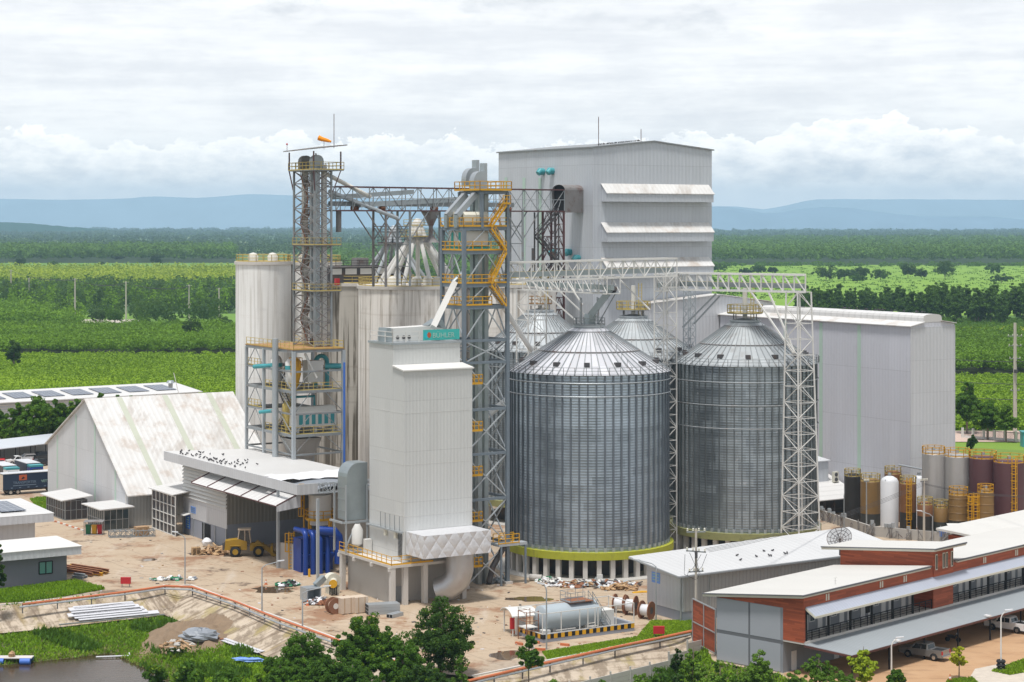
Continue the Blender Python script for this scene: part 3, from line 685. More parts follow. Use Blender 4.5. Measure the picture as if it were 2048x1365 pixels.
for i, (px, py) in enumerate(((296,464),(310,466),(452,464),(120,475),(1655,462),(1668,461),(1612,464),(1706,463),(755,466),(905,468))):
    q = G(px, py+2); k = q.y/F; w = k*(7 if i%2 else 5)
    o = MB().box(q, V(w,0), V(0,w*.7), UP*w*.42).prism([q+V(-w*.05,-w*.05,w*.42), q+V(w*1.05,-w*.05,w*.42), q+V(w*.5,-w*.05,w*.62)], V(0,w*.8)).build('far_house', M['white_paint'], origin=q)
    tag(o, ['left one of the white houses far out behind the left plain','right one of the white houses far out behind the left plain','white house far out near the concrete silo','low house in the far left groves','tall white block before the right hills','second white block before the right hills','small white hall left of the white blocks','small white hall right of the white blocks','white house seen through the conveyor gantry','white house seen under the gantry by the blue tower'][i], 'house', 'tiny houses on the far plain')
# ---- right plain
scatter('plantation', 'wide dark green plantation on the right plain', (1020,2500), (484,529), 10200, 15, 12, 26, 1.7, LM['plant'], 1.0, .45, seed=12, lift=.76, rz=.26)
sheet('plantation_shade_sheet', 'dark sheet painting shade on the right plantation floor', (1020,2500), (483,530), (.02,.045,.010), (.03,.06,.014), .5, .02)  # shade between the trunks put into the sheet's dark colour
scatter('far_forest', 'low scattered woodland behind the right plantation', (1380,2150), (466,484), 700, 13, 30, 34, 3.0, LM['far'], 1, .8, seed=13)
sheet('field', 'bright green meadow on the right plain', (1000,2500), (530,640), (.10,.22,.010), (.22,.35,.03), .3, .012)
sheet('field', 'dull green field strip beside the white warehouse', (1880,2200), (632,668), (.06,.14,.02), (.10,.20,.03), .35, .03)
scatter('crop_rows', 'dull green crop strip behind the yellow strip', (1880,2120), (640,661), 1500, 1.3, 2.6, 16, .4, LM['mid'], 1, .3, seed=14, category='crops')
scatter('crop_rows', 'yellow green crop strip on the right', (1880,2120), (660,682), 1700, 1.3, 2.4, 16, .36, LM['yellow'], 1, .3, seed=15, category='crops')
scatter('orchard', 'dark orchard rows behind the tall right pole', (1880,2120), (684,752), 1100, 5.8, 5.0, 70, .38, LM['orchard'], 1, .3, seed=16, lift=.74, rz=.3)
sheet('orchard_shade_sheet', 'dark sheet painting shade under the right orchard', (1880,2120), (681,757), (.018,.026,.008), (.03,.045,.012), .16, .05)  # dark colour imitates the shade beneath the orchard rows
sheet('field', 'cassava ground beyond the roadside trees', (1880,2120), (750,875), (.06,.13,.02), (.09,.18,.03), .14, .05)
scatter('crop_rows', 'green cassava crop behind the roadside trees', (1880,2120), (756,862), 3600, 1.5, 2.0, 22, .30, LM['crop'], 1, .2, seed=17, category='crops')
scatter('mixed_trees', 'mixed trees on the plain hidden behind the plant', (520,1500), (575,690), 420, 9, 9, 50, .8, LM['mid'], 1.15, .2, seed=71)
scatter('far_forest', 'groves on the far right of the plain', (2200,2900), (470,600), 700, 12, 26, 34, 2.4, LM['far'], 1, .8, seed=72)
scatter('far_forest', 'groves on the far left of the plain', (-900,-80), (470,600), 700, 12, 26, 34, 2.4, LM['far'], 1, .8, seed=73)
# meadow tree clumps on the right, each tree a thing
scatter('crop_rows', 'low mixed growth and rows over the right meadow', (1380,2200), (532,600), 1500, 1.0, 6, 9, .6, LM['mid'], 1, .3, seed=55, category='crops')
scatter('mixed_bushes', 'hedge of bushes along the far edge of the right meadow', (1380,2200), (531,534), 160, 4, 9, 40, 1.0, LM['mid'], 1, .1, seed=56, category='bushes')
def far_tree(px, basey, topy, wpx, seed, label, mat='dark', shape=None, name='broadleaf_tree', grp=None, per=55, n=60):
    b = G(px, basey); k = b.y/F; h = (basey-topy)*k; r_ = wpx*k/2*1.12
    sh = shape or [(0,0,h*.55,r_,h*.42),(r_*.4,0,h*.45,r_*.7,h*.35),(-r_*.45,0,h*.42,r_*.65,h*.34)]
    return make_tree(name, label, b, h, sh, LM[mat], n, per, max(.26, k*1.1), .25, seed, 'tree', grp, 3, .30)
g1 = 'round trees scattered in the right meadow'
far_tree(1652, 563, 527, 52, 31, 'large round tree at the left end of the meadow clump', grp=g1)
far_tree(1690, 562, 533, 40, 32, 'dark round tree in the middle of the meadow clump', grp=g1)
far_tree(1722, 560, 531, 40, 33, 'broad dark tree near the right of the meadow clump', grp=g1)
far_tree(1715, 566, 547, 34, 34, 'low pale bush in front of the meadow clump', 'mid', grp=g1)
far_tree(1761, 562, 535, 36, 35, 'olive green tree at the right end of the meadow clump', 'mid', grp=g1)
far_tree(1816, 558, 520, 32, 36, 'tall dark tree standing alone in the meadow', grp=g1)
far_tree(1843, 557, 536, 26, 37, 'small tree beside the tall lone meadow tree', grp=g1)
far_tree(1890, 559, 514, 38, 38, 'leaning tall tree in the right meadow', grp=g1)
far_tree(1988, 550, 523, 34, 39, 'thin greyish tree at the far right meadow', 'mid', grp=g1)
far_tree(2003, 568, 545, 44, 40, 'dark bush in front of the greyish meadow tree', grp=g1)
far_tree(1517, 549, 527, 34, 41, 'dark tree above the white truss bridge', grp=g1)
far_tree(1545, 548, 532, 22, 42, 'small round tree above the white truss bridge', grp=g1)
far_tree(1490, 549, 536, 26, 43, 'low bush just over the white truss bridge', grp=g1)
far_tree(1437, 545, 526, 34, 44, 'wide bush beside the tall white building', 'mid', grp=g1)
# row of tall trees
rd = random.Random(3); protos = []
for i in range(3):
    b = G(1640+i*8, 640); h = 15.5
    protos.append(make_tree('roadside_tree', 'tall slender dark tree in the dense row behind the white warehouse', b, h,
        [(0,0,h*.55,2.9,h*.40),(.9,0,h*.82,2.0,h*.18),(-.4,.3,h*.28,2.6,h*.22)], LM['euca'], 80, 50, .36, .2, 50+i, 'tree', 'tall trees in the row behind the warehouse', 3, .28))
for i in range(96):
    px = 1600+ (470)*i/95+rd.uniform(-6,6); p = G(px, 638+rd.uniform(-12,10)+ (4 if px > 1800 else 0))
    q = dup(protos[i%3], p, rd.uniform(0,6), None, rd.uniform(.72,1.12)*(1.12 if px > 1830 else 1.0))
# individual trees on the left plain
g2 = 'single trees on the left plain'
far_tree(40, 537, 513, 24, 61, 'dark round tree at the left edge before the plantation', grp=g2)
far_tree(105, 534, 522, 22, 62, 'low olive bush in the left grass strip', 'mid', grp=g2)
far_tree(313, 532, 506, 24, 63, 'dark tree standing before the left plantation', grp=g2)
far_tree(237, 520, 510, 26, 64, 'broad dark crown inside the left plantation', grp=g2)
far_tree(203, 531, 524, 12, 65, 'tiny dark bush in the grass strip', grp=g2)
far_tree(289, 497, 477, 18, 66, 'tall dark tree on the far left plain', grp=g2)
far_tree(230, 648, 609, 38, 67, 'olive tree by the bend of the dirt track', 'mid', grp=g2)
far_tree(282, 662, 630, 38, 68, 'grey green round bush beside the dirt track', 'mid', grp=g2)
far_tree(345, 657, 634, 30, 69, 'dark bush right of the dirt track', grp=g2)
far_tree(382, 690, 633, 40, 70, 'dark leafy tree in the orchard hedge', grp=g2)
far_tree(443, 664, 626, 46, 71, 'dark bushy tree beside the pale concrete silo', grp=g2)
far_tree(28, 735, 676, 30, 72, 'dark tree at the left edge of the crop field', grp=g2)
far_tree(95, 612, 583, 36, 73, 'dark round tree among the left power poles', grp=g2)
far_tree(200, 645, 618, 44, 74, 'dark spreading tree left of the track bend', grp=g2)
far_tree(330, 634, 605, 50, 75, 'wide dark tree behind the track', grp=g2)
# ================================================================ shared builders
def rail(mb, pts, h=1.1, step=1.7, t=.07, closed=False, kick=True):
    pl = list(pts)+([pts[0]] if closed else [])
    for a, b in zip(pl, pl[1:]):
        n = max(1, round((b-a).length/step))
        for i in range(n+1):
            q = a.lerp(b, i/n); mb.bar(q, q+UP*h, t)
        for z in (h, h*.55): mb.bar(a+UP*z, b+UP*z, t)
        if kick: mb.bar(a+UP*.08, b+UP*.08, .03, .16)
def ring_pts(c, r, n, a0=0, a1=2*math.pi):
    return [c+V(r*math.cos(a0+(a1-a0)*i/n), r*math.sin(a0+(a1-a0)*i/n)) for i in range(n+1)]
def lattice(legs, brace, bot, top, n, lw, bw, style='x'):
    """four legged lattice between two rectangles of corners"""
    m = len(bot)
    if isinstance(legs, tuple):
        for a, b in zip(bot, top): MB().bar(a, b, lw).build('leg', legs[0], legs[1])
    else:
        for a, b in zip(bot, top): legs.bar(a, b, lw)
    for j in range(n):
        k0, k1 = j/n, (j+1)/n
        for i in range(m):
            i2 = (i+1)%m
            a0, a1 = bot[i].lerp(top[i],k0), bot[i].lerp(top[i],k1); b0, b1 = bot[i2].lerp(top[i2],k0), bot[i2].lerp(top[i2],k1)
            brace.bar(a1, b1, bw)
            if style == 'x': brace.bar(a0, b1, bw*.8); brace.bar(b0, a1, bw*.8)
            elif style == 'z': (brace.bar(a0, b1, bw*.9) if (j+i)%2 else brace.bar(b0, a1, bw*.9))
            elif style == 'k':
                mid = (a1+b1)/2; brace.bar(a0, mid, bw*.8); brace.bar(b0, mid, bw*.8)
def truss_bridge(chord, web, p, q, side, h, n, cw, ww, style='w'):
    """box truss from p to q (bottom near chord), side = width vector, h = height"""
    for o in (V(0,0), side):
        chord.bar(p+o, q+o, cw); chord.bar(p+o+UP*h, q+o+UP*h, cw)
        for i in range(n+1):
            a = (p+o).lerp(q+o, i/n); web.bar(a, a+UP*h, ww)
            if i < n:
                b = (p+o).lerp(q+o, (i+1)/n)
                if style == 'w' and i%2: web.bar(a+UP*h, b, ww*.85)
                elif style == 'w': web.bar(a, b+UP*h, ww*.85)
                elif style == 'n': web.bar(a+UP*h, b, ww*.85)
    for i in range(n+1):
        a = p.lerp(q, i/n); web.bar(a, a+side, ww); web.bar(a+UP*h, a+side+UP*h, ww)
        if i < n: web.bar(a, p.lerp(q,(i+1)/n)+side, ww*.7)
def stairs(tread, rl, p, q, w, n=9, railc=True):
    """straight flight from p to q, w = width vector"""
    tread.bar(p, q, .08, .25); tread.bar(p+w, q+w, .08, .25)
    for i in range(n):
        a = p.lerp(q, (i+.5)/n); tread.box(a-UP*.03, w, (V(q.x-p.x,q.y-p.y).normalized() if (q-p).to_2d().length > .1 else V(1,0))*.25, UP*.05)
    if railc:
        for o in (V(0,0), w):
            rl.bar(p+o+UP*1.0, q+o+UP*1.0, .07); rl.bar(p+o+UP*.55, q+o+UP*.55, .05)
            for i in range(0, 5): a = (p+o).lerp(q+o, i/4); rl.bar(a, a+UP*1.0, .06)
def ladder(mb, p, h, d, w=.5, cage=True, t=.06):
    """vertical ladder at p with outward direction d"""
    s = V(-d.y, d.x)*w/2
    mb.bar(p-s, p-s+UP*h, t); mb.bar(p+s, p+s+UP*h, t)
    for i in range(int(h/.45)): mb.bar(p-s+UP*(.3+i*.45), p+s+UP*(.3+i*.45), t*.7)
    if cage:
        for i in range(int((h-2)/1.1)+1):
            z = 2.2+i*1.1; pr = None
            for k in range(7):
                a = math.pi*k/6; q = p+(-s*1.5)*math.cos(a)+d*.75*math.sin(a)+UP*z
                if pr is not None: mb.bar(pr, q, t*.8)
                pr = q
        for k in range(1, 6, 2):
            a = math.pi*k/6; q = p+(-s*1.5)*math.cos(a)+d*.75*math.sin(a); mb.bar(q+UP*2.2, q+UP*h, t*.7)
def text_mesh(name, body, size, o, u, v, depth, mat, parent):
    """lettering lying in the plane of u (reading direction) and v (up)"""
    cu = bpy.data.curves.new(name, 'FONT'); cu.body = body; cu.size = size; cu.extrude = depth
    tmp = bpy.data.objects.new(name+'_curve', cu); COL.objects.link(tmp)
    bpy.context.view_layer.update()
    me = bpy.data.meshes.new_from_object(tmp.evaluated_get(bpy.context.evaluated_depsgraph_get()))
    bpy.data.objects.remove(tmp); bpy.data.curves.remove(cu)
    w = u.cross(v); off = root_loc(parent)
    for vt in me.vertices: vt.co = o+u*vt.co.x+v*vt.co.y+w*vt.co.z-off
    me.materials.clear(); me.materials.append(mat)
    ob = bpy.data.objects.new(name, me); COL.objects.link(ob); ob.parent = parent; return ob
# ================================================================ tall white building
def white_building():
    p = V(14.26,352); a, b, ze, zr = 26.3, 31.7, 61.3, 62.6
    t = thing('tall_building', 'tall white sheet clad mill building with three white louvre hoods', 'building', p)
    pl = [p, p+R*a, p+R*a+UP*ze, p+R*a/2+UP*zr, p+UP*ze]
    MB().prism(pl, L*b).build('wall', M['grey_sheet'], t)
    rf = MB()
    for s0, s1, z0, z1 in ((-.35, a/2, ze-.02, zr+.03), (a/2, a+.35, zr+.03, ze-.02)):
        q = [p-L*.3+R*s0+UP*z0, p-L*.3+R*s1+UP*z1, p+L*(b+.3)+R*s1+UP*z1, p+L*(b+.3)+R*s0+UP*z0]
        rf.slab(q, .22)
    rf.build('roof', M['steel_grey'], t)
    lp = MB()
    for i, px in enumerate((1015, 1051, 1083)):
        s = along(p, L, px); z1 = Zat(352+i*2, 364)
        lp.box(p+L*s-R*.06+UP*8, L*.95, R*.05, UP*(z1-8))
    lp.build('light_panel', M['translucent_strip'], t)
    for k, (yt, ym, yb) in enumerate(((370,388,404),(447,466,484),(517,535,552))):
        s0 = along(p, R, 1203); s1 = a-.9
        z0, z1, z2 = Zat(yt,357), Zat(ym,355), Zat(yb,355)
        o = p+R*s0
        h = MB().prism([o-L*.02+UP*z2, o-L*1.7+UP*z2, o-L*1.7+UP*z1, o-L*.02+UP*z0], R*(s1-s0))
        hd = h.build('louvre_hood', M['grey_sheet'], t)
        MB().slab([o-R*.15-L*1.85+UP*(z1-.03), o+R*(s1-s0+.15)-L*1.85+UP*(z1-.03), o+R*(s1-s0+.15)-L*.03+UP*(z0+.04), o-R*.15-L*.03+UP*(z0+.04)], .12).build('hood_roof', M['roof_white'], hd)
    for px, py in ((1087,344),(1106,343),(1110,506),(1141,505),(1158,517)):
        s = along(p, L, px); c = p+L*s-R*.02+UP*Zat(py, 352+.848*s)
        MB().tube([c, c-R*.7+UP*.05, c-R*1.2-UP*.35], [.62,.68,.5], 10).build('vent_cowl', M['teal'], t, smooth=True)
    s = along(p, L, 1070); MB().box(p+L*s-R*.05+UP*41.2, L*1.1, R*.04, UP*2.2).build('door', M['steel_dark'], t)
    g = 'lightning rods on the tall white building'
    for px, py0, py1, lab in ((1201,290,228,'taller thin lightning rod on the roof edge of the tall white building'),(1286,284,252,'shorter thin rod with a red tip on the tall white building ridge')):
        s = along(p, R, px); q = p+R*s+L*.6+UP*Zat(py0+6,352+.53*s); h = (py0-py1)*354/4000
        o = MB().bar(q, q+UP*h, .09).build('lightning_rod', M['steel_maroon'], origin=q); tag(o, lab, 'rod', g)
white_building()
# ================================================================ white warehouse on the right with its neighbours
def right_warehouse():
    p = XY(1822, 320); a, b, ze = 9.5, 49.4, 31.4
    t = thing('warehouse', 'long pale lilac white warehouse with a rounded ridge monitor', 'warehouse', p)
    pl = [p, p+R*a, p+R*a+UP*(ze+.3), p+R*6.6+UP*(ze+.75), p+R*2.7+UP*(ze+.6), p+UP*ze]
    MB().prism(pl, L*b).build('wall', M['warehouse_sheet'], t)
    rf = MB()
    rf.slab([p-R*.4-L*.3+UP*(ze+.02), p+R*2.8-L*.3+UP*(ze+.66), p+R*2.8+L*(b+.3)+UP*(ze+.66), p-R*.4+L*(b+.3)+UP*(ze+.02)], .12)
    rf.slab([p+R*6.5-L*.3+UP*(ze+.80), p+R*(a+.25)-L*.3+UP*(ze+.36), p+R*(a+.25)+L*(b+.3)+UP*(ze+.36), p+R*6.5+L*(b+.3)+UP*(ze+.80)], .12)
    rf.build('roof', M['roof_white'], t)
    mp = []
    for k in range(9):
        th = math.pi*k/8; mp.append(p+R*(4.7-2.0*math.cos(th))+UP*(ze+1.35+.62*math.sin(th)**.6 if 0 < k < 8 else ze+1.35))
    mo = [p+R*2.7+UP*(ze+.55)]+mp+[p+R*6.7+UP*(ze+.55)]
    MB().prism(mo[::-1], L*(b-8)).build('ridge_monitor', M['roof_white_cross'], t)
    ln = MB()
    for px in (1718.5, 1642, 1571, 1512):
        s = along(p, L, px); ln.box(p+L*(s-.4)-R*.05+UP*2, L*.8, R*.04, UP*(ze-2.2))
    ln.build('light_panel', M['translucent_strip'], t)
    MB().box(p+R*.02-L*.05+UP*.05, R*(a-.04), L*.04, UP*(ze-.1)).build('end_wall', M['white_sheet'], t)
    tr = MB(); tr.bar(p-R*.05-L*.05, p-R*.05-L*.05+UP*ze, .16); tr.bar(p+R*a-L*.05, p+R*a-L*.05+UP*ze, .14); tr.build('corner_trim', M['white_sheet'], t)
    # gabled block behind
    q = XY(1300, 354); a2 = 27.9
    t2 = thing('gabled_block', 'grey white gabled block between the tall building and the long warehouse', 'building', q)
    MB().prism([q, q+R*a2, q+R*a2+UP*33.4, q+R*15.4+UP*35, q+UP*33.7], L*3.5).build('wall', M['white_sheet'], t2)
    r2 = MB()
    r2.slab([q-R*.3-L*.4+UP*33.75, q+R*15.4-L*.4+UP*35.05, q+R*15.4+L*3.5+UP*35.05, q-R*.3+L*3.5+UP*33.75], .14)
    r2.slab([q+R*15.4-L*.4+UP*35.05, q+R*(a2+.3)-L*.4+UP*33.45, q+R*(a2+.3)+L*3.5+UP*33.45, q+R*15.4+L*3.5+UP*35.05], .14)
    r2.build('roof', M['roof_white'], t2)
    # low open shed
    s = XY(1612, 322.5); n = 12.0
    t3 = thing('open_shed', 'low open shed with a white roof against the long warehouse', 'shed', s)
    MB().slab([s-L*.4+UP*3.0, s+R*n-L*.4+UP*3.0, s+R*n+L*9+UP*6.0, s+L*9+UP*6.0], .14).build('roof', M['roof_white_cross'], t3)
    po = MB()
    for i in range(7): po.bar(s+R*n*i/6, s+R*n*i/6+UP*3, .16)
    po.bar(s+UP*1.5, s+R*n+UP*1.5, .08); po.build('post', M['steel_dark'], t3)
    MB().box(s+L*4, R*n, L*.15, UP*4.3).build('wall', M['steel_dark'], t3)
    k = XY(1630, 331); t4 = thing('roof_cabin', 'small grey cabin box above the low open shed', 'cabin', k+UP*4.5)
    MB().box(k+UP*4.6, R*2.9, L*3, UP*3.9).build('wall', M['grey_sheet'], t4)
    MB().slab([k-R*.3-L*.3+UP*8.5, k+R*3.2-L*.3+UP*8.5, k+R*3.2+L*3.3+UP*8.9, k-R*.3+L*3.3+UP*8.9], .12).build('roof', M['white_sheet'], t4)
    c = XY(1668, 332)
    ac = thing('condenser_unit', 'cream air conditioner unit with two fans beside the roof cabin', 'air conditioner', c+UP*4.7)
    MB().box(c+UP*5.0, R*1.0, L*.5, UP*1.7).build('casing', M['cream_trim'], ac)
    for z in (5.45, 6.25): MB().tube([c+R*.5-L*.03+UP*z, c+R*.5-L*.0+UP*z], .33, 12).build('fan', M['steel_dark'], ac)
right_warehouse()
# ================================================================ concrete silos
def concrete_silo(c, r, z, mat, label, n=48, rail_mat='pale_yellow', rails=True, vents=()):
    t = thing('concrete_silo', label, 'silo', c)
    MB().lathe([(r,0),(r,z-.5)], c, n).build('wall', mat, t, smooth=True)
    MB().lathe([(r+.25,z-.55),(r+.25,z)], c, n, cap=True).build('top_slab', M['pale_concrete'], t)
    if rails:
        m = MB(); rail(m, ring_pts(c+UP*z, r-.1, 22), 1.2, 3, .09); m.build('railing', M[rail_mat], t)
    for dx, dy in vents:
        q = c+V(dx, dy, z); MB().lathe([(.85,0),(.95,.9),(.6,1.45),(0,1.6)], q, 12).build('vent', M['cream_pipe'], t, smooth=True)
    return t
concrete_silo(V(-44.5,358), 4.93, 41.2, M['clean_silo'], 'smooth pale concrete silo at the far left of the silo block', vents=((-1.5,-2.5),(1.9,-2)))
concrete_silo(V(-36.0,363.2), 4.93, 41.0, M['clean_silo'], 'smooth pale concrete silo right behind the grey lattice elevator', vents=((-1.6,-2.4),))
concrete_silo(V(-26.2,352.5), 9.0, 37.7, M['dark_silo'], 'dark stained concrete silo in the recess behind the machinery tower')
concrete_silo(V(-16.9,338), 9.1, 37.6, M['silo_concrete'], 'streaked wide concrete silo behind the white dryer tower', vents=((-3,-5),(1,-6),(4.5,-5),(2.8,-2)))
concrete_silo(V(-1.4,347.6), 9.1, 37.6, M['silo_concrete'], 'streaked concrete silo behind the blue steel tower', vents=((-2,-6),(3,-5)))
# gallery house on top of the block
def gallery():
    q = V(-31.5, 342.5)
    t = thing('silo_gallery', 'dark rusted gallery with white plates on top of the concrete silos', 'gallery', q+UP*37.8)
    MB().box(q+UP*37.8, R*15, L*5, UP*2.6).build('wall', M['steel_dark'], t)
    w = MB()
    for i in range(5): w.box(q+R*(.4+i*2.9)-L*.05+UP*39.2, R*2.2, L*.04, UP*1.0)
    w.build('white_plate', M['white_paint'], t)
    MB().box(q-R*.3-L*.3+UP*40.4, R*15.6, L*5.6, UP*.18).build('roof', M['steel_rust'], t)
    m = MB(); rail(m, [q+UP*40.6, q+R*15+UP*40.6], 1.0, 1.5, .08); m.build('railing', M['steel_dark'], t)
    b = MB().box(q+R*5.6+UP*40.6, R*2.2, L*2, UP*1.4).build('ventilator', M['steel_rust'], t)
gallery()
rb = MB().box(XY(672,331)+UP*37.75, R*.7, L*.6, UP*1.1); o = rb.build('cabinet', M['red_paint'], origin=XY(672,331)+UP*37.75); tag(o, 'small red cabinet on the concrete silo roof', 'cabinet')
# spider distributors
def spider(c, z0, z1, n, rad, mat, label, lw, plat):
    t = thing('distributor', label, 'pipe distributor', c+UP*z0)
    MB().lathe([(.8,z1-.4),(1.0,z1+.2),(.9,z1+1.0),(.35,z1+1.6)], c, 10, cap=True).build('hopper', mat, t, smooth=True)
    for i in range(n):
        a = 2*math.pi*(i+.3)/n; d = V(math.cos(a), math.sin(a))
        MB().tube([c+d*.7+UP*z1, c+d*1.2+UP*(z1-1.4), c+d*rad+UP*(z0+.5), c+d*rad+UP*z0], lw, 8).build('pipe', mat, t, smooth=True)
    m = MB(); m.lathe([(2.9,z1-1.6),(2.9,z1-1.45)], c, 8, cap=True); m.build('platform', M['deck'], t)
    m = MB(); rail(m, ring_pts(c+UP*(z1-1.45), 2.8, 8), 1.1, 2.3, .08); rail(m, ring_pts(c+UP*(z1+.4), 2.3, 6), 1.0, 2.3, .08); m.build('railing', M[plat], t)
spider(V(-15.9,336.5), 37.7, 47.2, 9, 6.4, M['white_paint'], 'white spider of loading pipes fanning onto the streaked silo', .36, 'pale_yellow')
spider(V(-20.6,349), 37.8, 46.0, 8, 5.6, M['steel_light'], 'grey spider of loading pipes behind the white one', .30, 'steel_dark')
# ================================================================ gantry bridge with conveyors
def gantry():
    p = V(-27.6, 313.2, 50.0); q = V(9.2, 351.0, 50.1)
    d = (q-p).normalized(); s = V(-d.y, d.x)*3.0; h = 3.75
    t = thing('conveyor_gantry', 'dark steel truss gantry carrying conveyors to the tall white building', 'conveyor bridge', V(p.x,p.y,0))
    ch, wb = MB(), MB(); truss_bridge(ch, wb, p, q, s, h, 15, .2, .11)
    ch.build('chord', M['steel_maroon'], t); wb.build('truss_web', M['steel_grey'], t)
    w2 = MB()
    for i in range(30):
        a = p.lerp(q, i/30)+UP*.02; w2.bar(a, a+d*.85+UP*2.0, .06)
    w2.bar(p+UP*2.0, q+UP*2.0, .09); w2.build('guard_web', M['steel_light'], t)
    MB().box(p-UP*.12, q-p, s, UP*.1).build('deck', M['deck'], t)
    cv = MB(); cv.box(p+s*.35+UP*.7, (q-p)*.78, s*.25, UP*.75); cv.build('conveyor', M['steel_grey'], t)
    a0 = p.lerp(q,.1)+s*.12; a1 = p.lerp(q,.62)+s*.12
    MB().bar(a0+UP*.9, a1+UP*2.2, .6, .8).build('conveyor', M['galv'], t)
    MB().bar(p.lerp(q,.02)+s*.7+UP*2.1, p.lerp(q,.35)+s*.7+UP*3.1, .5, .7).build('conveyor', M['galv'], t)
    dm = MB()
    for k in (.09, .2, .42, .6, .75): dm.tube([p.lerp(q,k)+s*.5+UP*.4, p.lerp(q,k)+s*.5+d*1.0+UP*.4], .5, 10)
    dm.build('drive_unit', M['rusty'], t)
    hp = p.lerp(q,.41)+s*.4; MB().lathe([(1.5,-.1),(.35,-2.6),(.35,-4.0),(1.4,-5.2)], hp, 8).build('hopper', M['steel_rust'], t)
    # support frames on the silo roofs
    for k, zb in ((.20, 37.8),(.30,37.8),(.48,37.8),(.80,37.8)):
        lg = MB()
        a = p.lerp(q,k)
        for o in (V(0,0), s): lg.bar(V((a+o).x,(a+o).y,zb), a+o, .3)
        for z in (41, 44.5, 47.5): lg.bar(V(a.x,a.y,z), V((a+s).x,(a+s).y,z), .14)
        for z0, z1 in ((38,41),(41,44.5),(44.5,47.5)): lg.bar(V(a.x,a.y,z0), V((a+s).x,(a+s).y,z1), .1)
        for e in (-4.2, 4.2): lg.bar(V(a.x,a.y,45.2), a+d*e, .15); lg.bar(V((a+s).x,(a+s).y,45.2), a+s+d*e, .15)
        lg.build('support_frame', M['steel_rust'] if k < .3 else M['steel_grey'], t)
    # dark lattice pylon before the white building
    b = p.lerp(q,.955); k = .95
    lg, br = MB(), MB()
    bot = [V(b.x,b.y,20), V(b.x,b.y,20)+d*2.2, V(b.x,b.y,20)+d*2.2+s, V(b.x,b.y,20)+s]
    lattice(lg, br, bot, [v+UP*30 for v in bot], 14, .3, .11, 'k'); lg.build('pylon_leg', M['steel_maroon'], t); br.build('pylon_brace', M['steel_maroon'], t)
    # tunnel house
    e = q+d*.1-UP*.2; hs = MB(); hl = 5.0
    ar = []
    for i in range(9): th = math.pi*i/8; ar.append(e+s*(.5-.5*math.cos(th))+UP*(4.0+.9*math.sin(th)))
    pf = [e]+ar+[e+s]
    house = MB()
    n = len(pf)
    house.add(pf+[v+d*hl for v in pf], [(i,i+1,i+1+n,i+n) for i in range(n-1)]+[(n-1,0,n,2*n-1)])
    house.build('tunnel_house', M['steel_rust'], t)
    m = MB(); m.quad(*[v+d*.5 for v in pf]); m.build('dark_mouth', M['black'], t)
    # zigzag stairs under the gantry
    st, rl = MB(), MB()
    z = 37.5; o = V(4.5, 345.5)
    for i in range(3):
        f = V(3.6,2.0)
        a, b_ = (o, o+f) if i%2 == 0 else (o+f, o)
        stairs(st, rl, V(a.x,a.y,z+i*4.1), V(b_.x,b_.y,z+i*4.1+4.1), V(-.5,.8)*1.2, 11)
        st.box(V(b_.x,b_.y,z+i*4.1+4.0)-V(.6,.6), V(1.8,0), V(0,1.8), UP*.08)
    for dx, dy in ((0,0),(3.6,2.0),(-.6,1),(3,3)): st.bar(o+V(dx,dy,z), o+V(dx,dy,z+12.4), .2)
    st.bar(o+V(-3,-1,38), o+V(2.5,1,45), .25); st.bar(o+V(6,2,38), o+V(1,1,45), .25)
    st.build('stair_flight', M['steel_dark'], t); rl.build('stair_railing', M['steel_dark'], t)
gantry()
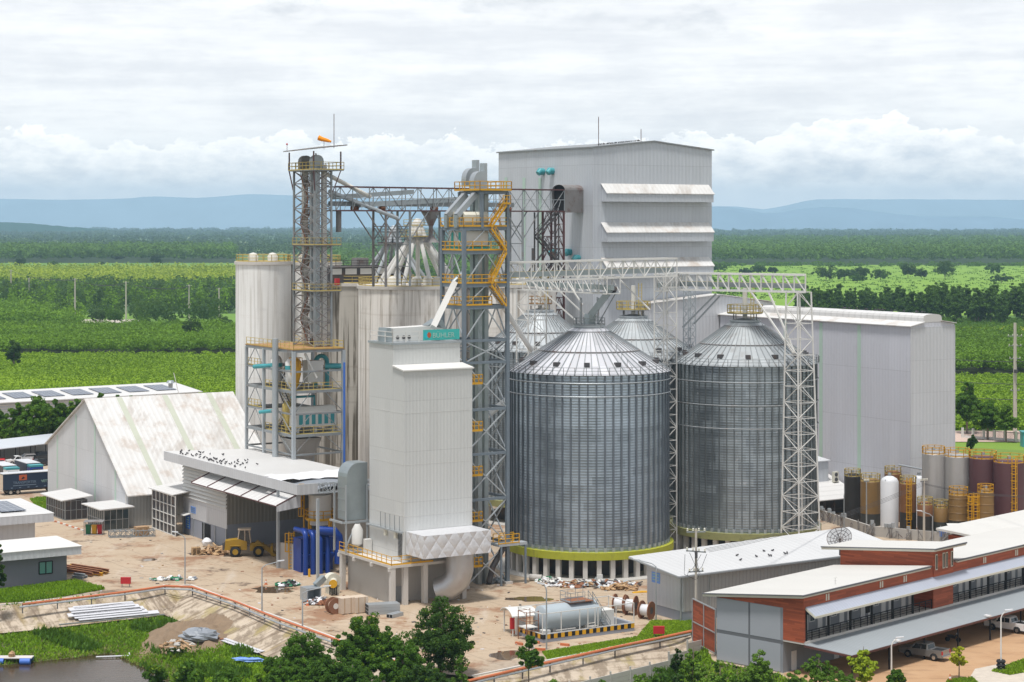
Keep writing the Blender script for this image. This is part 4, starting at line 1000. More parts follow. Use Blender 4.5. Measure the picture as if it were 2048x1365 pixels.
# ================================================================ grey lattice elevator tower and machinery tower below it
def machinery_tower():
    p = V(-33.3, 305); a, b = 8.5, 17.2
    t = thing('machinery_tower', 'open steel frame tower full of grain cleaning machines', 'steel tower', p)
    z = [0, 12.6, 15.5, 18.8, 22.2, 25.3, 28.4]
    lg, bm, br = MB(), MB(), MB()
    cols = [p, p+R*a, p+R*a+L*b, p+L*b, p+L*b*.62, p+R*a+L*b*.62]
    for i, c in enumerate(cols): MB().bar(c, c+UP*28.4, .5 if i < 2 else .42).build('leg', M['steel_light'], t)
    for h in z[1:]:
        bm = MB(); w = .42 if h in (15.5, 22.2, 28.4) else .26
        for c0, c1 in ((cols[0],cols[1]),(cols[0],cols[3]),(cols[1],cols[2]),(cols[3],cols[2])): bm.bar(c0+UP*h, c1+UP*h, w*.7, w)
        bm.build('floor_beams', M['steel_grey'], t)
    for z0, z1 in zip(z[1:], z[2:]):
        m0 = p+L*b*.62; m1 = p+L*b; mid = (m0+m1)/2
        br.bar(m0+UP*z0, mid+UP*z1, .09); br.bar(m1+UP*z0, mid+UP*z1, .09)
    for z0, z1 in ((15.5,18.8),(22.2,25.3),(12.6,15.5),(18.8,22.2)):
        br.bar(p+L*.2+UP*z0, p+L*5+UP*z1, .1); br.bar(p+R*a+UP*z0, p+R*(a*.62)+UP*z1, .1); br.bar(p+UP*z0, p+R*(a*.35)+UP*z1, .1)
    br.build('brace', M['steel_grey'], t)
    for h in (15.5, 22.2):
        MB().box(p+R*.2+L*.2+UP*(h+.12), R*(a-.4), L*(b-.4), UP*.08).build('deck', M['deck'], t)
        m = MB(); rail(m, [p+L*b*.6+UP*(h+.2)+R*.15, p+R*.15+UP*(h+.2)+L*.15, p+R*(a-.15)+UP*(h+.2)+L*.15], 1.1, 1.5, .075); m.build('railing', M['pale_yellow'], t)
    for h in (18.8, 25.3):
        MB().box(p+R*.2+L*(b*.62)+UP*(h+.1), R*(a-.4), L*(b*.36), UP*.08).build('deck', M['deck'], t)
        m = MB(); rail(m, [p+L*(b*.98)+R*.15+UP*(h+.2), p+L*(b*.64)+R*.15+UP*(h+.2)], 1.1, 1.2, .075); m.build('railing', M['pale_yellow'], t)
    MB().box(p-R*.2-L*.2+UP*28.62, R*(a+.4), L*(b+.4), UP*.1).build('roof_deck', M['ochre_deck'], t)
    m = MB(); rail(m, [p+L*(b)+UP*28.7, p+UP*28.7, p+R*a+UP*28.7, p+R*a+L*b+UP*28.7], 1.15, 1.6, .075); m.build('railing', M['pale_yellow'], t)
    st, rl = MB(), MB()
    for z0, z1, s in ((12.6,15.5,0),(15.5,18.8,1),(18.8,22.2,0),(22.2,25.3,1)):
        q0, q1 = p+L*6.5+R*2, p+L*10+R*2
        if s: q0, q1 = q1, q0
        stairs(st, rl, q0+UP*z0, q1+UP*z1, R*1.0, 9)
    st.build('stair_flight', M['steel_dark'], t); rl.build('stair_railing', M['pale_yellow'], t)
    # machines stand inside
    g = 'machines inside the open frame tower'
    def mach(name, label, c): return thing(name, label, 'machine', c, g)
    c = p+R*1.0+L*1.2+UP*15.75
    k = mach('cleaner', 'long white cleaning machine with six teal doors', c)
    MB().box(c+UP*.9, R*6.9, L*2.4, UP*2.4).build('body', M['white_paint'], k)
    MB().prism([c+UP*3.3, c+L*2.4+UP*3.3, c+L*2.0+UP*4.0, c+L*.4+UP*4.0], R*6.9).build('hood', M['cream_pipe'], k)
    for i in range(6): MB().box(c+R*(.5+i*1.08)-L*.06+UP*1.3, R*.62, L*.05, UP*1.6).build('door', M['teal'], k)
    f = MB()
    for i in range(3): f.box(c+R*(.3+i*3.0)+L*.3, R*.4, L*1.6, UP*.9)
    f.build('foot', M['white_paint'], k)
    c = p+R*3.2+L*1.6+UP*22.4
    k = mach('hopper_scale', 'white square hopper scale on legs below the upper beam', c)
    MB().box(c+UP*1.1, R*2.6, L*1.8, UP*2.6).build('body', M['white_paint'], k)
    MB().box(c-R*.1-L*.1+UP*3.7, R*2.8, L*2.0, UP*.7).build('hood', M['white_paint'], k)
    MB().box(c+R*1.2-L*.05+UP*2.0, R*.9, L*.05, UP*.8).build('hatch', M['cream_pipe'], k)
    f = MB(); [f.bar(c+R*x+L*y, c+R*x+L*y+UP*1.1, .15) for x in (.2,2.4) for y in (.2,1.6)]; f.build('leg', M['white_paint'], k)
    for xr, zb, lab in ((1.4,22.4,'tall yellow cyclone standing left of the hopper scale'),):
        c = p+R*xr+L*2.2+UP*zb; k = mach('cyclone', lab, c)
        MB().lathe([(.25,0),(.85,2.4),(.85,4.4),(.3,4.9)], c, 14, cap=True).build('body', M['yellow'], k, smooth=True)
        m = MB(); rail(m, ring_pts(c+UP*3.4, 1.0, 6), 1.5, 1, .07); m.build('guard', M['yellow'], k)
    c = p+R*.9+L*4.2+UP*15.8; k = mach('cyclone', 'slim yellow cyclone over the lower deck', c)
    MB().lathe([(.2,0),(.75,2.2),(.75,4.2),(.3,4.7)], c, 14, cap=True).build('body', M['pale_yellow'], k, smooth=True)
    for ll, zb, lab in ((8.2,22.5,'white filter vessel on the upper deck beside the grey stack'),(3.0,22.4,'white filter vessel with a teal collar by the front leg')):
        c = p+R*1.0+L*ll+UP*zb; k = mach('filter_vessel', lab, c)
        MB().lathe([(.3,0),(.9,1.2),(.9,4.2),(.5,4.8),(.0,4.9)], c, 14).build('body', M['white_paint'], k, smooth=True)
        MB().lathe([(.95,3.1),(.95,3.7)], c, 14).build('collar', M['teal'], k, smooth=True)
    def pipe(label, pts, r, mat, n=10):
        o = MB().tube(pts, r, n).build('pipe', mat, origin=pts[0], smooth=True); tag(o, label, 'pipe', 'pipes of the machinery tower')
    pts = [p+R*5.2+L*3+UP*22.6, p+R*5.2+L*3+UP*26.4]
    arc = [p+R*(6.2-1.0*math.cos(math.pi*i/8))+L*3+UP*(26.4+1.0*math.sin(math.pi*i/8)) for i in range(1,9)]
    pipe('teal hooped pipe arching over the hopper scale', pts+arc+[p+R*7.2+L*3+UP*22.6], .34, M['teal'])
    pipe('short teal duct pointing right from the hooped pipe', [p+R*6.4+L*2+UP*25.9, p+R*8.9+L*.2+UP*25.9], .42, M['teal'])
    pipe('teal duct poking out of the left bay', [p+L*12.6-R*.8+UP*25.4, p+L*8.5+R*.6+UP*25.8], .35, M['teal'])
    pipe('teal duct below the second landing', [p+L*10.5-R*.8+UP*18.4, p+L*7+R*.6+UP*18.9], .3, M['teal'])
    pipe('thin teal pipe running above the cleaning machine', [p+R*1+L*3+UP*21.2, p+R*5+L*3+UP*21.2, p+R*5+L*3+UP*19.2], .2, M['teal'])
    pipe('tall patched grey stack in front of the frame', [p+L*4.6-R*.9, p+L*4.6-R*.9+UP*30.2], .48, M['galv'], 14)
    pipe('bright blue drain pipe on the right leg', [p+R*(a-.1)-L*.5, p+R*(a-.1)-L*.5+UP*26.5], .17, M['blue_sign'])
    pipe('slanting white spout above the hopper scale', [p+R*2.4+L*1.0+UP*28.0, p+R*4.2+L*.6+UP*24.2], .2, M['white_paint'])
    c = p+R*2.6+L*4
    h = MB(); top = [c-R*2-L*2+UP*14.8, c+R*3.2-L*2+UP*14.8, c+R*3.2+L*2+UP*14.8, c-R*2+L*2+UP*14.8]; bot = [c+R*.1-L*.8+UP*9.5, c+R*1.2-L*.8+UP*9.5, c+R*1.2+L*.6+UP*9.5, c+R*.1+L*.6+UP*9.5]
    h.add(bot+top, [(0,1,5,4),(1,2,6,5),(2,3,7,6),(3,0,4,7),(4,5,6,7),(3,2,1,0)])
    tag(h.build('concrete_hopper', M['concrete'], origin=c), 'pale concrete hopper under the lowest deck', 'hopper')
machinery_tower()
def lattice_elevator():
    p = V(-30.7, 311, 28.75); a, b = 2.9, 7.3; zt = 56.2
    t = thing('elevator_tower', 'tall grey lattice bucket elevator tower with a tin roof on top', 'elevator tower', p)
    bot = [p, p+R*a, p+R*a+L*b, p+L*b]; top = [V(v.x,v.y,zt) for v in bot]
    br = MB(); lattice((M['steel_grey'], t), br, bot, top, 14, .28, .13, 'x'); br.build('brace', M['steel_rust'], t)
    for r_, l_, w, m, zb in ((.9,1.0,.55,'galv',28.8),(1.9,.9,.7,'white_paint',28.8),(.9,5.6,.8,'cream_pipe',29),(.6,2.4,.5,'steel_light',30),(1.5,3.6,.5,'rusty',30)):
        c = p+R*r_+L*l_; MB().box(V(c.x,c.y,zb), R*w, L*w, UP*(zt+1-zb)).build('elevator_casing', M[m], t)
    st, rl = MB(), MB()
    for i in range(7):
        z0 = 29+i*3.8; q0, q1 = p+R*.6+L*3.4, p+R*.6+L*6.2
        if i%2: q0, q1 = q1, q0
        stairs(st, rl, V(q0.x,q0.y,z0), V(q1.x,q1.y,z0+3.8), R*1.0, 10)
    st.build('stair_flight', M['rusty'], t); rl.build('stair_railing', M['steel_rust'], t)
    for z in (37.3, 44.5):
        MB().box(V(p.x,p.y,z)-R*.3-L*.3, R*(a+2.0), L*(b+.6), UP*.12).build('deck', M['deck'], t)
        m = MB(); q = V(p.x,p.y,z+.12)-R*.2-L*.2; rail(m, [q+L*(b+.4), q, q+R*(a+1.8), q+R*(a+1.8)+L*(b+.4)], 1.1, 1.6, .06); m.build('railing', M['pale_yellow'], t)
    # head platform, roof, heads
    hp = V(p.x,p.y,zt)-R*.6-L*.8; ha, hb = a+2.4, b+1.6
    MB().box(hp, R*ha, L*hb, UP*.14).build('head_platform', M['steel_grey'], t)
    m = MB(); rail(m, [hp+UP*.14, hp+R*ha+UP*.14, hp+R*ha+L*hb+UP*.14, hp+L*hb+UP*.14], 1.2, 1.3, .08, True); m.build('railing', M['pale_yellow'], t)
    po = MB(); rz = 59.2
    for u, v in ((.1,.1),(ha-.5,.1),(ha-.5,hb-.1),(.1,hb-.1)):
        q = hp+R*u+L*v; po.bar(q, V(q.x,q.y,rz-(v<1)*.0), .18)
    for u, v in ((.1,.1),(.1,hb-.1),(ha-.5,.1)):
        q = hp+R*u+L*v; w_ = p+R*(.1 if u < 1 else a)+L*(.1 if v < 1 else b); po.bar(q, V(w_.x,w_.y,zt-4), .15)
    po.build('roof_post', M['steel_maroon'], t)
    MB().slab([hp-R*.6-L*.6+UP*(rz-zt+.25), hp+R*(ha+.3)-L*.6+UP*(rz-zt+.95), hp+R*(ha+.3)+L*(hb+.6)+UP*(rz-zt+.95), hp-R*.6+L*(hb+.6)+UP*(rz-zt+.1)], .16).build('roof', M['steel_rust'], t)
    for l_, mat in ((1.0,'steel_light'),(5.0,'steel_rust')):
        c = p+R*1.1+L*l_; c = V(c.x,c.y,zt+1.0)
        pr = [c-R*1.0-UP*.8]+[c+R*(-1.0*math.cos(math.pi*i/8))+UP*(.5+1.0*math.sin(math.pi*i/8)) for i in range(9)]+[c+R*1.0-UP*.1, c+R*1.7-UP*.9]
        MB().prism(pr, L*1.1).build('elevator_head', M[mat], t)
    for q0, q1, m_ in ((V(-29.4,312.5,55.9), V(-22.6,319,52.2),'cream_pipe'),(V(-28.6,313,53.0), V(-18.5,322.5,48.8),'steel_light')):
        MB().tube([q0,q1], .34, 9).build('spout', M[m_], t, smooth=True)
    MB().tube([V(-27.3,315,50), V(-27.3,315,46.6)], .45, 10).build('spout', M['steel_rust'], t, smooth=True)
    # mast, windsock and lamp on the roof
    q = P(648, 288, 314); q.z = 59.6; w = thing('windsock', 'orange windsock streaming right above the tin tower roof', 'windsock', q)
    MB().bar(q, q+UP*1.2, .06).build('pole', M['steel_grey'], w)
    MB().tube([P(637,276,314), P(645,279,313.9), P(655,281.5,313.8), P(662,284,313.7)], [.42,.36,.28,.16], 10, False).build('sleeve', M['windsock'], w, smooth=True)
    q = P(668, 297, 314); o = MB().bar(q, q+UP*5.4, .08).build('lightning_rod', M['steel_maroon'], origin=q); tag(o, 'tall thin lightning mast on the tin tower roof', 'rod')
    q = P(574, 304, 317.5); w = thing('beacon', 'small red beacon on a stick at the tin roof corner', 'beacon', q)
    MB().bar(q, q+UP*1.1, .06).build('pole', M['steel_maroon'], w); MB().blob(q+UP*1.2, .16, rough=0).build('lamp', M['red_paint'], w)
lattice_elevator()
# ================================================================ blue steel bolted tower
def blue_tower():
    p = V(-6.3, 262.8); a, b = 6.7, 5.7
    t = thing('steel_tower', 'slate blue bolted steel tower with orange yellow railings', 'steel tower', p)
    zs = [0, 5.5, 11.5, 17.5, 23.4, 29.6, 32.5, 36.9, 39.8, 44.15, 47.3]
    cols = [p, p+R*a, p+R*a+L*b, p+L*b]
    lg = MB()
    for i, c in enumerate(cols): MB().bar(c, c+UP*47.3, .46).build('leg', M['steel_blue'], t)
    u0 = p+R*2.7; up = [u0, p+R*a, p+R*a+L*b, u0+L*b]
    for c in up: MB().bar(c+UP*47.3, c+UP*52.2, .4).build('upper_leg', M['steel_blue'], t)
    for z in zs[1:]:
        bm = MB(); w = .5 if z > 36 else .34
        for i in range(4): bm.bar(cols[i]+UP*z, cols[(i+1)%4]+UP*z, .24, w)
        bm.build('floor_beams', M['steel_blue'], t)
    bm = MB()
    for i in range(4): bm.bar(up[i]+UP*52.1, up[(i+1)%4]+UP*52.1, .22, .4)
    bm.build('floor_beams', M['steel_blue'], t)
    br = MB()
    for j, (z0, z1) in enumerate(zip(zs, zs[1:])):
        for i in range(4):
            c0, c1 = cols[i], cols[(i+1)%4]
            if z0 < 32: br.bar(c0+UP*z0, c1+UP*z1, .15); br.bar(c1+UP*z0, c0+UP*z1, .15)
            else: mid = (c0+c1)/2; br.bar(c0+UP*z0, mid+UP*z1, .14); br.bar(c1+UP*z0, mid+UP*z1, .14)
    br.build('brace', M['steel_light'], t)
    for r_, l_ in ((3.0,1.4),(4.0,1.4),(3.4,3.4),(4.6,3.4)):
        c = p+R*r_+L*l_; MB().box(c, R*.62, L*.8, UP*52.6).build('elevator_casing', M['galv_duct'], t)
    for z, full in ((36.9,.62),(39.8,1),(44.15,1),(47.3,1)):
        q = p-R*.15-L*.15+UP*(z+.26); aa = (a+.3)*full
        MB().box(q, R*aa, L*(b+.3), UP*.06).build('deck', M['deck'], t)
        m = MB(); rail(m, [q+L*(b+.3), q, q+R*aa]+([q+R*aa+L*(b+.3)] if full < 1 else []), 1.15, 1.3, .1); m.bar(q+UP*.1, q+R*aa+UP*.1, .06, .22); m.bar(q+UP*.1, q+L*(b+.3)+UP*.1, .06, .22)
        m.build('railing', M['yellow'], t)
    q = p+R*2.2-L*.4+UP*52.35; aa, bb = a-1.8, b+.9
    MB().box(q, R*aa, L*bb, UP*.06).build('deck', M['deck'], t)
    m = MB(); rail(m, [q, q+R*aa, q+R*aa+L*bb, q+L*bb], 1.2, 1.3, .1, True); m.bar(q+UP*.1, q+R*aa+UP*.1, .06, .25); m.bar(q+UP*.1, q+L*bb+UP*.1, .06, .25); m.build('railing', M['yellow'], t)
    # elevator heads
    for r_, l_, zt in ((3.3,1.2,53.4),(3.7,3.9,53.9)):
        c = p+R*r_+L*l_+UP*zt
        pr = [c-R*1.1-UP*.9]+[c+R*(-1.1*math.cos(math.pi*i/16))+UP*(1.5*math.sin(math.pi*i/16)) for i in range(9)]+[c+R*.55+UP*1.55, c+R*.55+UP*2.6, c+R*1.0+UP*2.6, c+R*1.0-UP*.9]
        MB().prism(pr, L*1.2).build('elevator_head', M['galv'], t)
    for l_ in (1.4, 4.0):
        c = p+R*2.6+L*l_; MB().bar(c+UP*51.9, c-R*2.9+UP*49.0, .8, .7).build('chute', M['galv'], t)
        MB().bar(c-R*2.75+UP*49.1, c-R*2.75+UP*47.4, .75, .75).build('chute', M['galv_duct'], t)
    # stairs in the right bay
    st, rl = MB(), MB()
    for i, (z0, z1) in enumerate(((47.5,50.4),(44.4,47.3),(40,44.1),(37,39.8))):
        q0, q1 = p+R*3.9-L*.6, p+R*6.2-L*.6
        if i%2 == 1: q0, q1 = q1, q0
        st, rl = MB(), MB(); stairs(st, rl, q0+UP*z0, q1+UP*z1, L*.9, 10); st.build('stair_flight', M['yellow'], t); rl.build('stair_railing', M['yellow'], t)
    st, rl = MB(), MB()
    q = p+R*5.6-L*.7+UP*50.5; st.box(q, R*1.2, L*1.4, UP*.08); rail(rl, [q+UP*.1, q+R*1.2+UP*.1, q+R*1.2+L*1.4+UP*.1], 1.1, .7, .08)
    st.build('landing', M['yellow'], t); rl.build('landing_railing', M['yellow'], t)
    for z in (29.6,23.4,17.5,11.5,5.5):
        st, rl = MB(), MB()
        q = p+R*.8-L*.25+UP*(z-2.8); st.box(q, R*1.9, L*1.2, UP*.08); rail(rl, [q+L*.2+UP*.08, q+UP*.08, q+R*1.9+UP*.08, q+R*1.9+L*.8+UP*.08], 1.15, .7, .09)
        rl.bar(q+UP*.1, q+R*1.9+UP*.1, .06, .3)
        stairs(st, rl, q+R*.2+L*.6+UP*.1-UP*0, q+R*.4+L*3.8+UP*2.8, R*.8, 8)
        st.build('stair_flight', M['yellow'], t); rl.build('stair_railing', M['yellow'], t)
    # hopper with teal stripes inside, white vessel above
    c = p+R*.45+L*.6
    k = thing('weigh_hopper', 'white weigh hopper with two green stripes inside the blue tower', 'hopper', c+UP*44.5)
    MB().box(c+UP*45.0, R*3.6, L*4.2, UP*2.0).build('body', M['white_paint'], k)
    MB().box(c+UP*44.45, R*3.6, L*4.2, UP*.45).build('base_band', M['teal_sign'], k)
    s = MB()
    for l_ in (1.0, 2.9): s.box(c-R*.05+L*l_+UP*45.1, R*.05, L*.55, UP*1.7)
    s.build('stripe', M['teal_sign'], k)
    k = thing('storage_vessel', 'cream rounded vessel on the railed deck of the blue tower', 'tank', c+UP*47.6)
    m = MB()
    for r_ in (0, 1.9):
        o = c+R*r_+UP*47.62; m.prism([o+L*.3, o+L*3.6, o+L*3.9+UP*.5, o+L*3.9+UP*1.5, o+L*3.5+UP*1.9, o+L*.4+UP*1.9, o+UP*1.5, o+UP*.5], R*1.8)
    m.build('body', M['cream_trim'], k)
    # white spouts
    def pipe(name, label, pts, r, mat, n=8):
        o = MB().tube(pts, r, n).build(name, mat, origin=pts[0], smooth=(n > 4)); tag(o, label, 'spout', 'spouts around the blue tower')
    pipe('spout', 'long white square spout from the blue tower down to the dryer roof', [P(909,566,264), P(866,655,258.5)], .5, M['white_paint'], 4)
    pipe('spout', 'long white pipe slanting behind the blue tower to the rear silos', [P(985,580,269), P(1062,700,292)], .36, M['white_paint'])
    pipe('spout', 'bent grey spout feeding the white square spout', [P(930,530,265), P(925,548,264.5), P(906,566,264)], .33, M['galv_duct'])
    pipe('spout', 'white inclined pipe low between the blue tower and the front silo', [P(970,835,271), P(1014,800,275)], .45, M['white_paint'])
    pipe('spout', 'dark bent duct at the foot of the blue tower', [P(1010,1090,266), P(985,1135,265.5), P(978,1165,265.5)], .42, M['steel_dark'])
    for x in (0, a):
        for y in (0, b): pass
    ft = MB()
    for c in cols: MB().cbox(c, R*1.1, L*1.1, .35).build('footing', M['pale_concrete'], t)
    # low service bridge with yellow rail to the silo
    q = p+R*4.6-L*1.2+UP*5.2
    k = thing('service_bridge', 'short yellow railed service bridge at the foot of the front silo', 'platform', V(q.x,q.y,0))
    MB().box(q, R*4.5, L*1.4, UP*.35).build('deck', M['steel_light'], k)
    m = MB(); rail(m, [q+UP*.35, q+R*3.2+UP*.35], 1.2, 1.0, .1); rail(m, [q+L*1.4+UP*.35, q+R*3.2+L*1.4+UP*.35], 1.2, 1.0, .1); m.build('railing', M['yellow'], k)
    m = MB(); [m.bar(V((q+R*x).x,(q+R*x).y,0), q+R*x, .22) for x in (.4,4.2)]; m.build('post', M['steel_blue'], k)
blue_tower()
# ================================================================ white dryer tower
def dryer():
    p = V(-13.6, 252); a = 10.0
    t = thing('dryer_tower', 'tall windowless white dryer tower with a stepped front', 'dryer tower', V(p.x,p.y,5.2))
    MB().box(p+L*2.9+UP*5.2, R*(a-.1), L*6.4, UP*27.3).build('wall', M['dryer_sheet'], t)
    MB().prism([p+UP*5.25, p+L*2.88+UP*5.25, p+L*2.88+UP*29.75, p+UP*29.3], R*a).build('front_wall', M['dryer_sheet'], t)
    MB().slab([p-R*.2-L*.2+UP*29.32, p+R*(a+.2)-L*.2+UP*29.32, p+R*(a+.2)+L*2.86+UP*29.8, p-R*.2+L*2.86+UP*29.8], .16).build('ledge_roof', M['white_paint'], t)
    MB().box(p+L*2.75-R*.15+UP*32.5, R*(a+.2), L*6.7, UP*.28).build('roof', M['galv'], t)
    jl = MB()
    for z in (11.0, 17.5, 24.0):
        jl.box(p-L*.02+UP*z, R*a, L*.02, UP*.035); jl.box(p-R*.02+UP*z, R*.02, L*9.3, UP*.035)
    jl.build('joint_line', M['white_paint'], t)
    # louvre, rods and wall boxes
    lv = MB(); [lv.box(p-R*.06+L*.5+UP*(5.8+i*.16), R*.05, L*1.0, UP*.09) for i in range(20)]; lv.build('louvre_panel', M['steel_dark'], t)
    MB().bar(p-R*.3+L*.1+UP*9.0, p-R*.3+L*9.4+UP*9.0, .35, .2).build('cable_tray', M['galv'], t)
    rd_ = MB(); [rd_.bar(p-R*.35+L*(.6+i*1.25)+UP*9.0, p-R*.35+L*(.6+i*1.25)+UP*11.0, .07) for i in range(5)]; rd_.build('vent_rod', M['steel_grey'], t)
    bx = MB(); [bx.box(p-R*.35+L*x+UP*8.1, R*.3, L*.5, UP*.8) for x in (1.6,4.3)]; bx.build('junction_box', M['cream_trim'], t)
    # roof railing
    q = p+L*3.0+UP*32.78; m = MB(); rail(m, [q+L*6, q, q+R*(a-.4), q+R*(a-.4)+L*6], 1.35, 1.9, .09, False, False); m.build('railing', M['white_paint'], t)
    # roof equipment and sign
    s = p+R*4.4+L*2.95+UP*32.95; u = R; wv = 5.4
    k = thing('rooftop_sign', 'teal banner with pale lettering on the dryer roof railing', 'sign', s)
    MB().box(s-L*.08, R*wv, L*.06, UP*1.35).build('panel', M['teal_sign'], k)
    text_mesh('lettering', 'BÜHLER', .92, s+R*1.35-L*.1+UP*.30, R, UP, .012, M['letter_pale'], k)
    MB().quad(*[s+R*.85-L*.105+UP*.68+(R*math.cos(i*.5236)*.30+UP*math.sin(i*.5236)*.36) for i in range(12)]).build('emblem', M['truck_logo'], k)
    MB().quad(*[s+R*.45-L*.10+UP*.68+(R*math.cos(i*.5236)*.36+UP*math.sin(i*.5236)*.5) for i in range(12)]).build('emblem', NT('sign_cyan').out((.02,.45,.52),.5), k)
    c = p+L*5.2+UP*32.8
    k = thing('roof_filter', 'pale roof filter box with round ports on the dryer top', 'machine', c)
    MB().prism([c+R*1.3, c+R*1.3+UP*1.7, c+R*8.2+UP*1.9, c+R*9.0+UP*.9, c+R*9.0], L*2.4).build('casing', M['white_paint'], k)
    MB().prism([c+R*.1, c+R*1.2, c+R*.95+UP*1.75, c+R*.35+UP*1.75], L*2.2).build('end_cone', M['galv_duct'], k)
    pt = MB(); [pt.tube([c+R*x-L*.02+UP*.5, c+R*x-L*.08+UP*.5], .24, 10) for x in (1.9,2.8,3.6)]; pt.build('port', M['steel_dark'], k)
    MB().prism([c+R*6.4+UP*1.9, c+R*9.2+UP*1.4, c+R*8.6+UP*2.6, c+R*7.8+UP*2.7], L*1.6).build('inlet_hood', M['galv_duct'], k)
    # ---- concrete base and deck
    s = V(-15.1, 249.8)
    b = thing('dryer_substructure', 'bare concrete base with square columns under the dryer', 'concrete base', s)
    MB().box(s+UP*4.85, R*11.2, L*14.5, UP*.34).build('deck', M['pale_concrete'], b)
    MB().box(s+R*1.2+L*2.6, R*9.4, L*11.4, UP*4.84).build('wall', M['concrete'], b)
    for x, y in ((.35,.35),(2.3,.6),(5.0,.35),(10.7,.4),(.35,13.9)):
        MB().cbox(s+R*x+L*y, R*.62, L*.62, 4.84).build('column', M['pale_concrete'], b)
    m = MB()
    for y in (.2,5,9.8,14): m.box(s-R*.15+L*y+UP*4.4, R*.5, L*.45, UP*.45)
    m.build('corbel', M['pale_concrete'], b)
    m = MB(); q = s+UP*5.2+R*.1+L*.1; rail(m, [q+L*14.2, q, q+R*4.2], 1.1, 1.35, .07); m.bar(q+UP*.08, q+L*14.2+UP*.08, .05, .25); m.bar(q+UP*.08, q+R*6+UP*.08, .05, .25); m.build('railing', M['yellow'], b)
    MB().box(s+R*1.25+L*2.4+UP*.05, R*1.6, L*.08, UP*2.0).build('leaning_panel', M['steel_grey'], b)
    # ---- quilted silver duct
    d = p+R*.25-L*4.7
    k = thing('foil_duct', 'silver quilted foil wrapped duct jutting from the dryer front', 'duct', V(d.x,d.y,6.3))
    bx = MB(); n = 16
    bx.box(d+UP*6.3, R*9.7, L*4.65, UP*2.85); bx.build('box_duct', M['foil'], k)
    o = d+R*6.2+L*1.9
    pts = [o+UP*6.4, o+UP*4.2, o-R*.3+L*.2+UP*2.9, o-R*1.0+L*.9+UP*1.9, o-R*2.0+L*1.9+UP*1.4]
    MB().tube(pts, [1.85,1.8,1.75,1.7,1.65], 16).build('elbow', M['foil_plain'], k, smooth=True)
    # ---- grey side duct with its frame
    g = p+L*10.6-R*2.6
    k = thing('side_duct', 'tall galvanised duct with a rounded top beside the dryer', 'duct', V(g.x,g.y,5.2))
    pr = [g+UP*9.4, g+UP*15.0]+[g+R*(1.6-1.6*math.cos(math.pi/2*i/6))+UP*(15.0+1.8*math.sin(math.pi/2*i/6)) for i in range(1,7)]+[g+R*3.0+UP*16.8, g+R*3.0+UP*9.4]
    MB().prism(pr, L*2.6).build('casing', M['galv_duct'], k)
    f = MB()
    for x, y in ((-.3,-.3),(2.8,-.3),(-.3,3.0)): f.bar(g+R*x+L*y+UP*5.2, g+R*x+L*y+UP*14, .2)
    f.bar(g-R*.8-L*.4+UP*9.2, g+R*3.4-L*.4+UP*9.2, .25); f.bar(g-R*.8-L*.4+UP*9.2, g-R*.8+L*3.2+UP*9.2, .25); f.bar(g-R*.3-L*.3+UP*6, g+R*1.2-L*.3+UP*9, .15)
    rb_ = MB(); [rb_.bar(g-R*.03-L*.03+UP*z, g-R*.03+L*2.6+UP*z, .07) for z in (10.5,12,13.5)]
    f.build('frame', M['galv'], k); rb_.build('rib', M['steel_grey'], k)
    q = g+R*1.6-L*2.2+UP*5.2
    MB().box(q, R*.9, L*.7, UP*1.9).build('control_cabinet', M['white_paint'], b)
    m = MB().lathe([(.05,0),(.75,.4),(.75,2.2),(.3,3.0)], g+R*1.2-L*.6+UP*6.0, 12); m.build('fan_cone', M['white_paint'], k, smooth=True)
dryer()
# ================================================================ corrugated steel silos
def silo_mat(name, base, N, hi_z, seed, rust=0.0, patch=0.0):
    t = NT(name); tc = t.n('ShaderNodeTexCoord'); sep = t.n('ShaderNodeSeparateXYZ'); t.l(tc.outputs['Object'], sep.inputs[0])
    x, y, z = sep.outputs
    ang = t.math('MULTIPLY', t.math('ARCTAN2', y, x), N/(2*math.pi))
    row = t.math('FLOOR', t.math('DIVIDE', z, 1.15)); cell = t.math('FLOOR', t.math('ADD', t.math('DIVIDE', ang, 2.0), t.math('MULTIPLY', row, .5)))
    cb = t.n('ShaderNodeCombineXYZ'); t.l(row, cb.inputs[0]); t.l(cell, cb.inputs[1]); cb.inputs[2].default_value = seed
    wn = t.n('ShaderNodeTexWhiteNoise', noise_dimensions='3D'); t.l(cb.outputs[0], wn.inputs['Vector'])
    rn = t.n('ShaderNodeTexWhiteNoise', noise_dimensions='1D'); t.l(row, rn.inputs['W'])
    c = t.mix(wn.outputs['Value'], mul(base, .80), mul(base, 1.16))
    c = t.mix(t.math('MULTIPLY', rn.outputs['Value'], .22), c, mul(base, .62))
    c = t.mix(t.math('MULTIPLY', t.ramp(z, hi_z-.1, hi_z+.1), .35), c, mul(base, 1.55))
    if patch: c = t.mix(t.math('MULTIPLY', t.ramp(t.noise(tc.outputs['Object'], .55, 4, .6, (1,1,1.6)), .66, .74), patch), c, (.62,.62,.64))
    if rust: c = t.mix(t.math('MULTIPLY', t.ramp(t.noise(tc.outputs['Object'], 1, 5, .6, (.9,.9,.09)), .52, .74), rust), c, (.10,.095,.09))
    s_ = t.math('SINE', t.math('MULTIPLY', z, 2*math.pi/.38))
    c = t.mix(t.math('MULTIPLY', t.ramp(s_, .3, 1), .28), c, mul(base, .45))
    return t.out(c, t.math('ADD', .30, t.math('MULTIPLY', wn.outputs['Value'], .18)), .72, t.bump(s_, .25, .05))
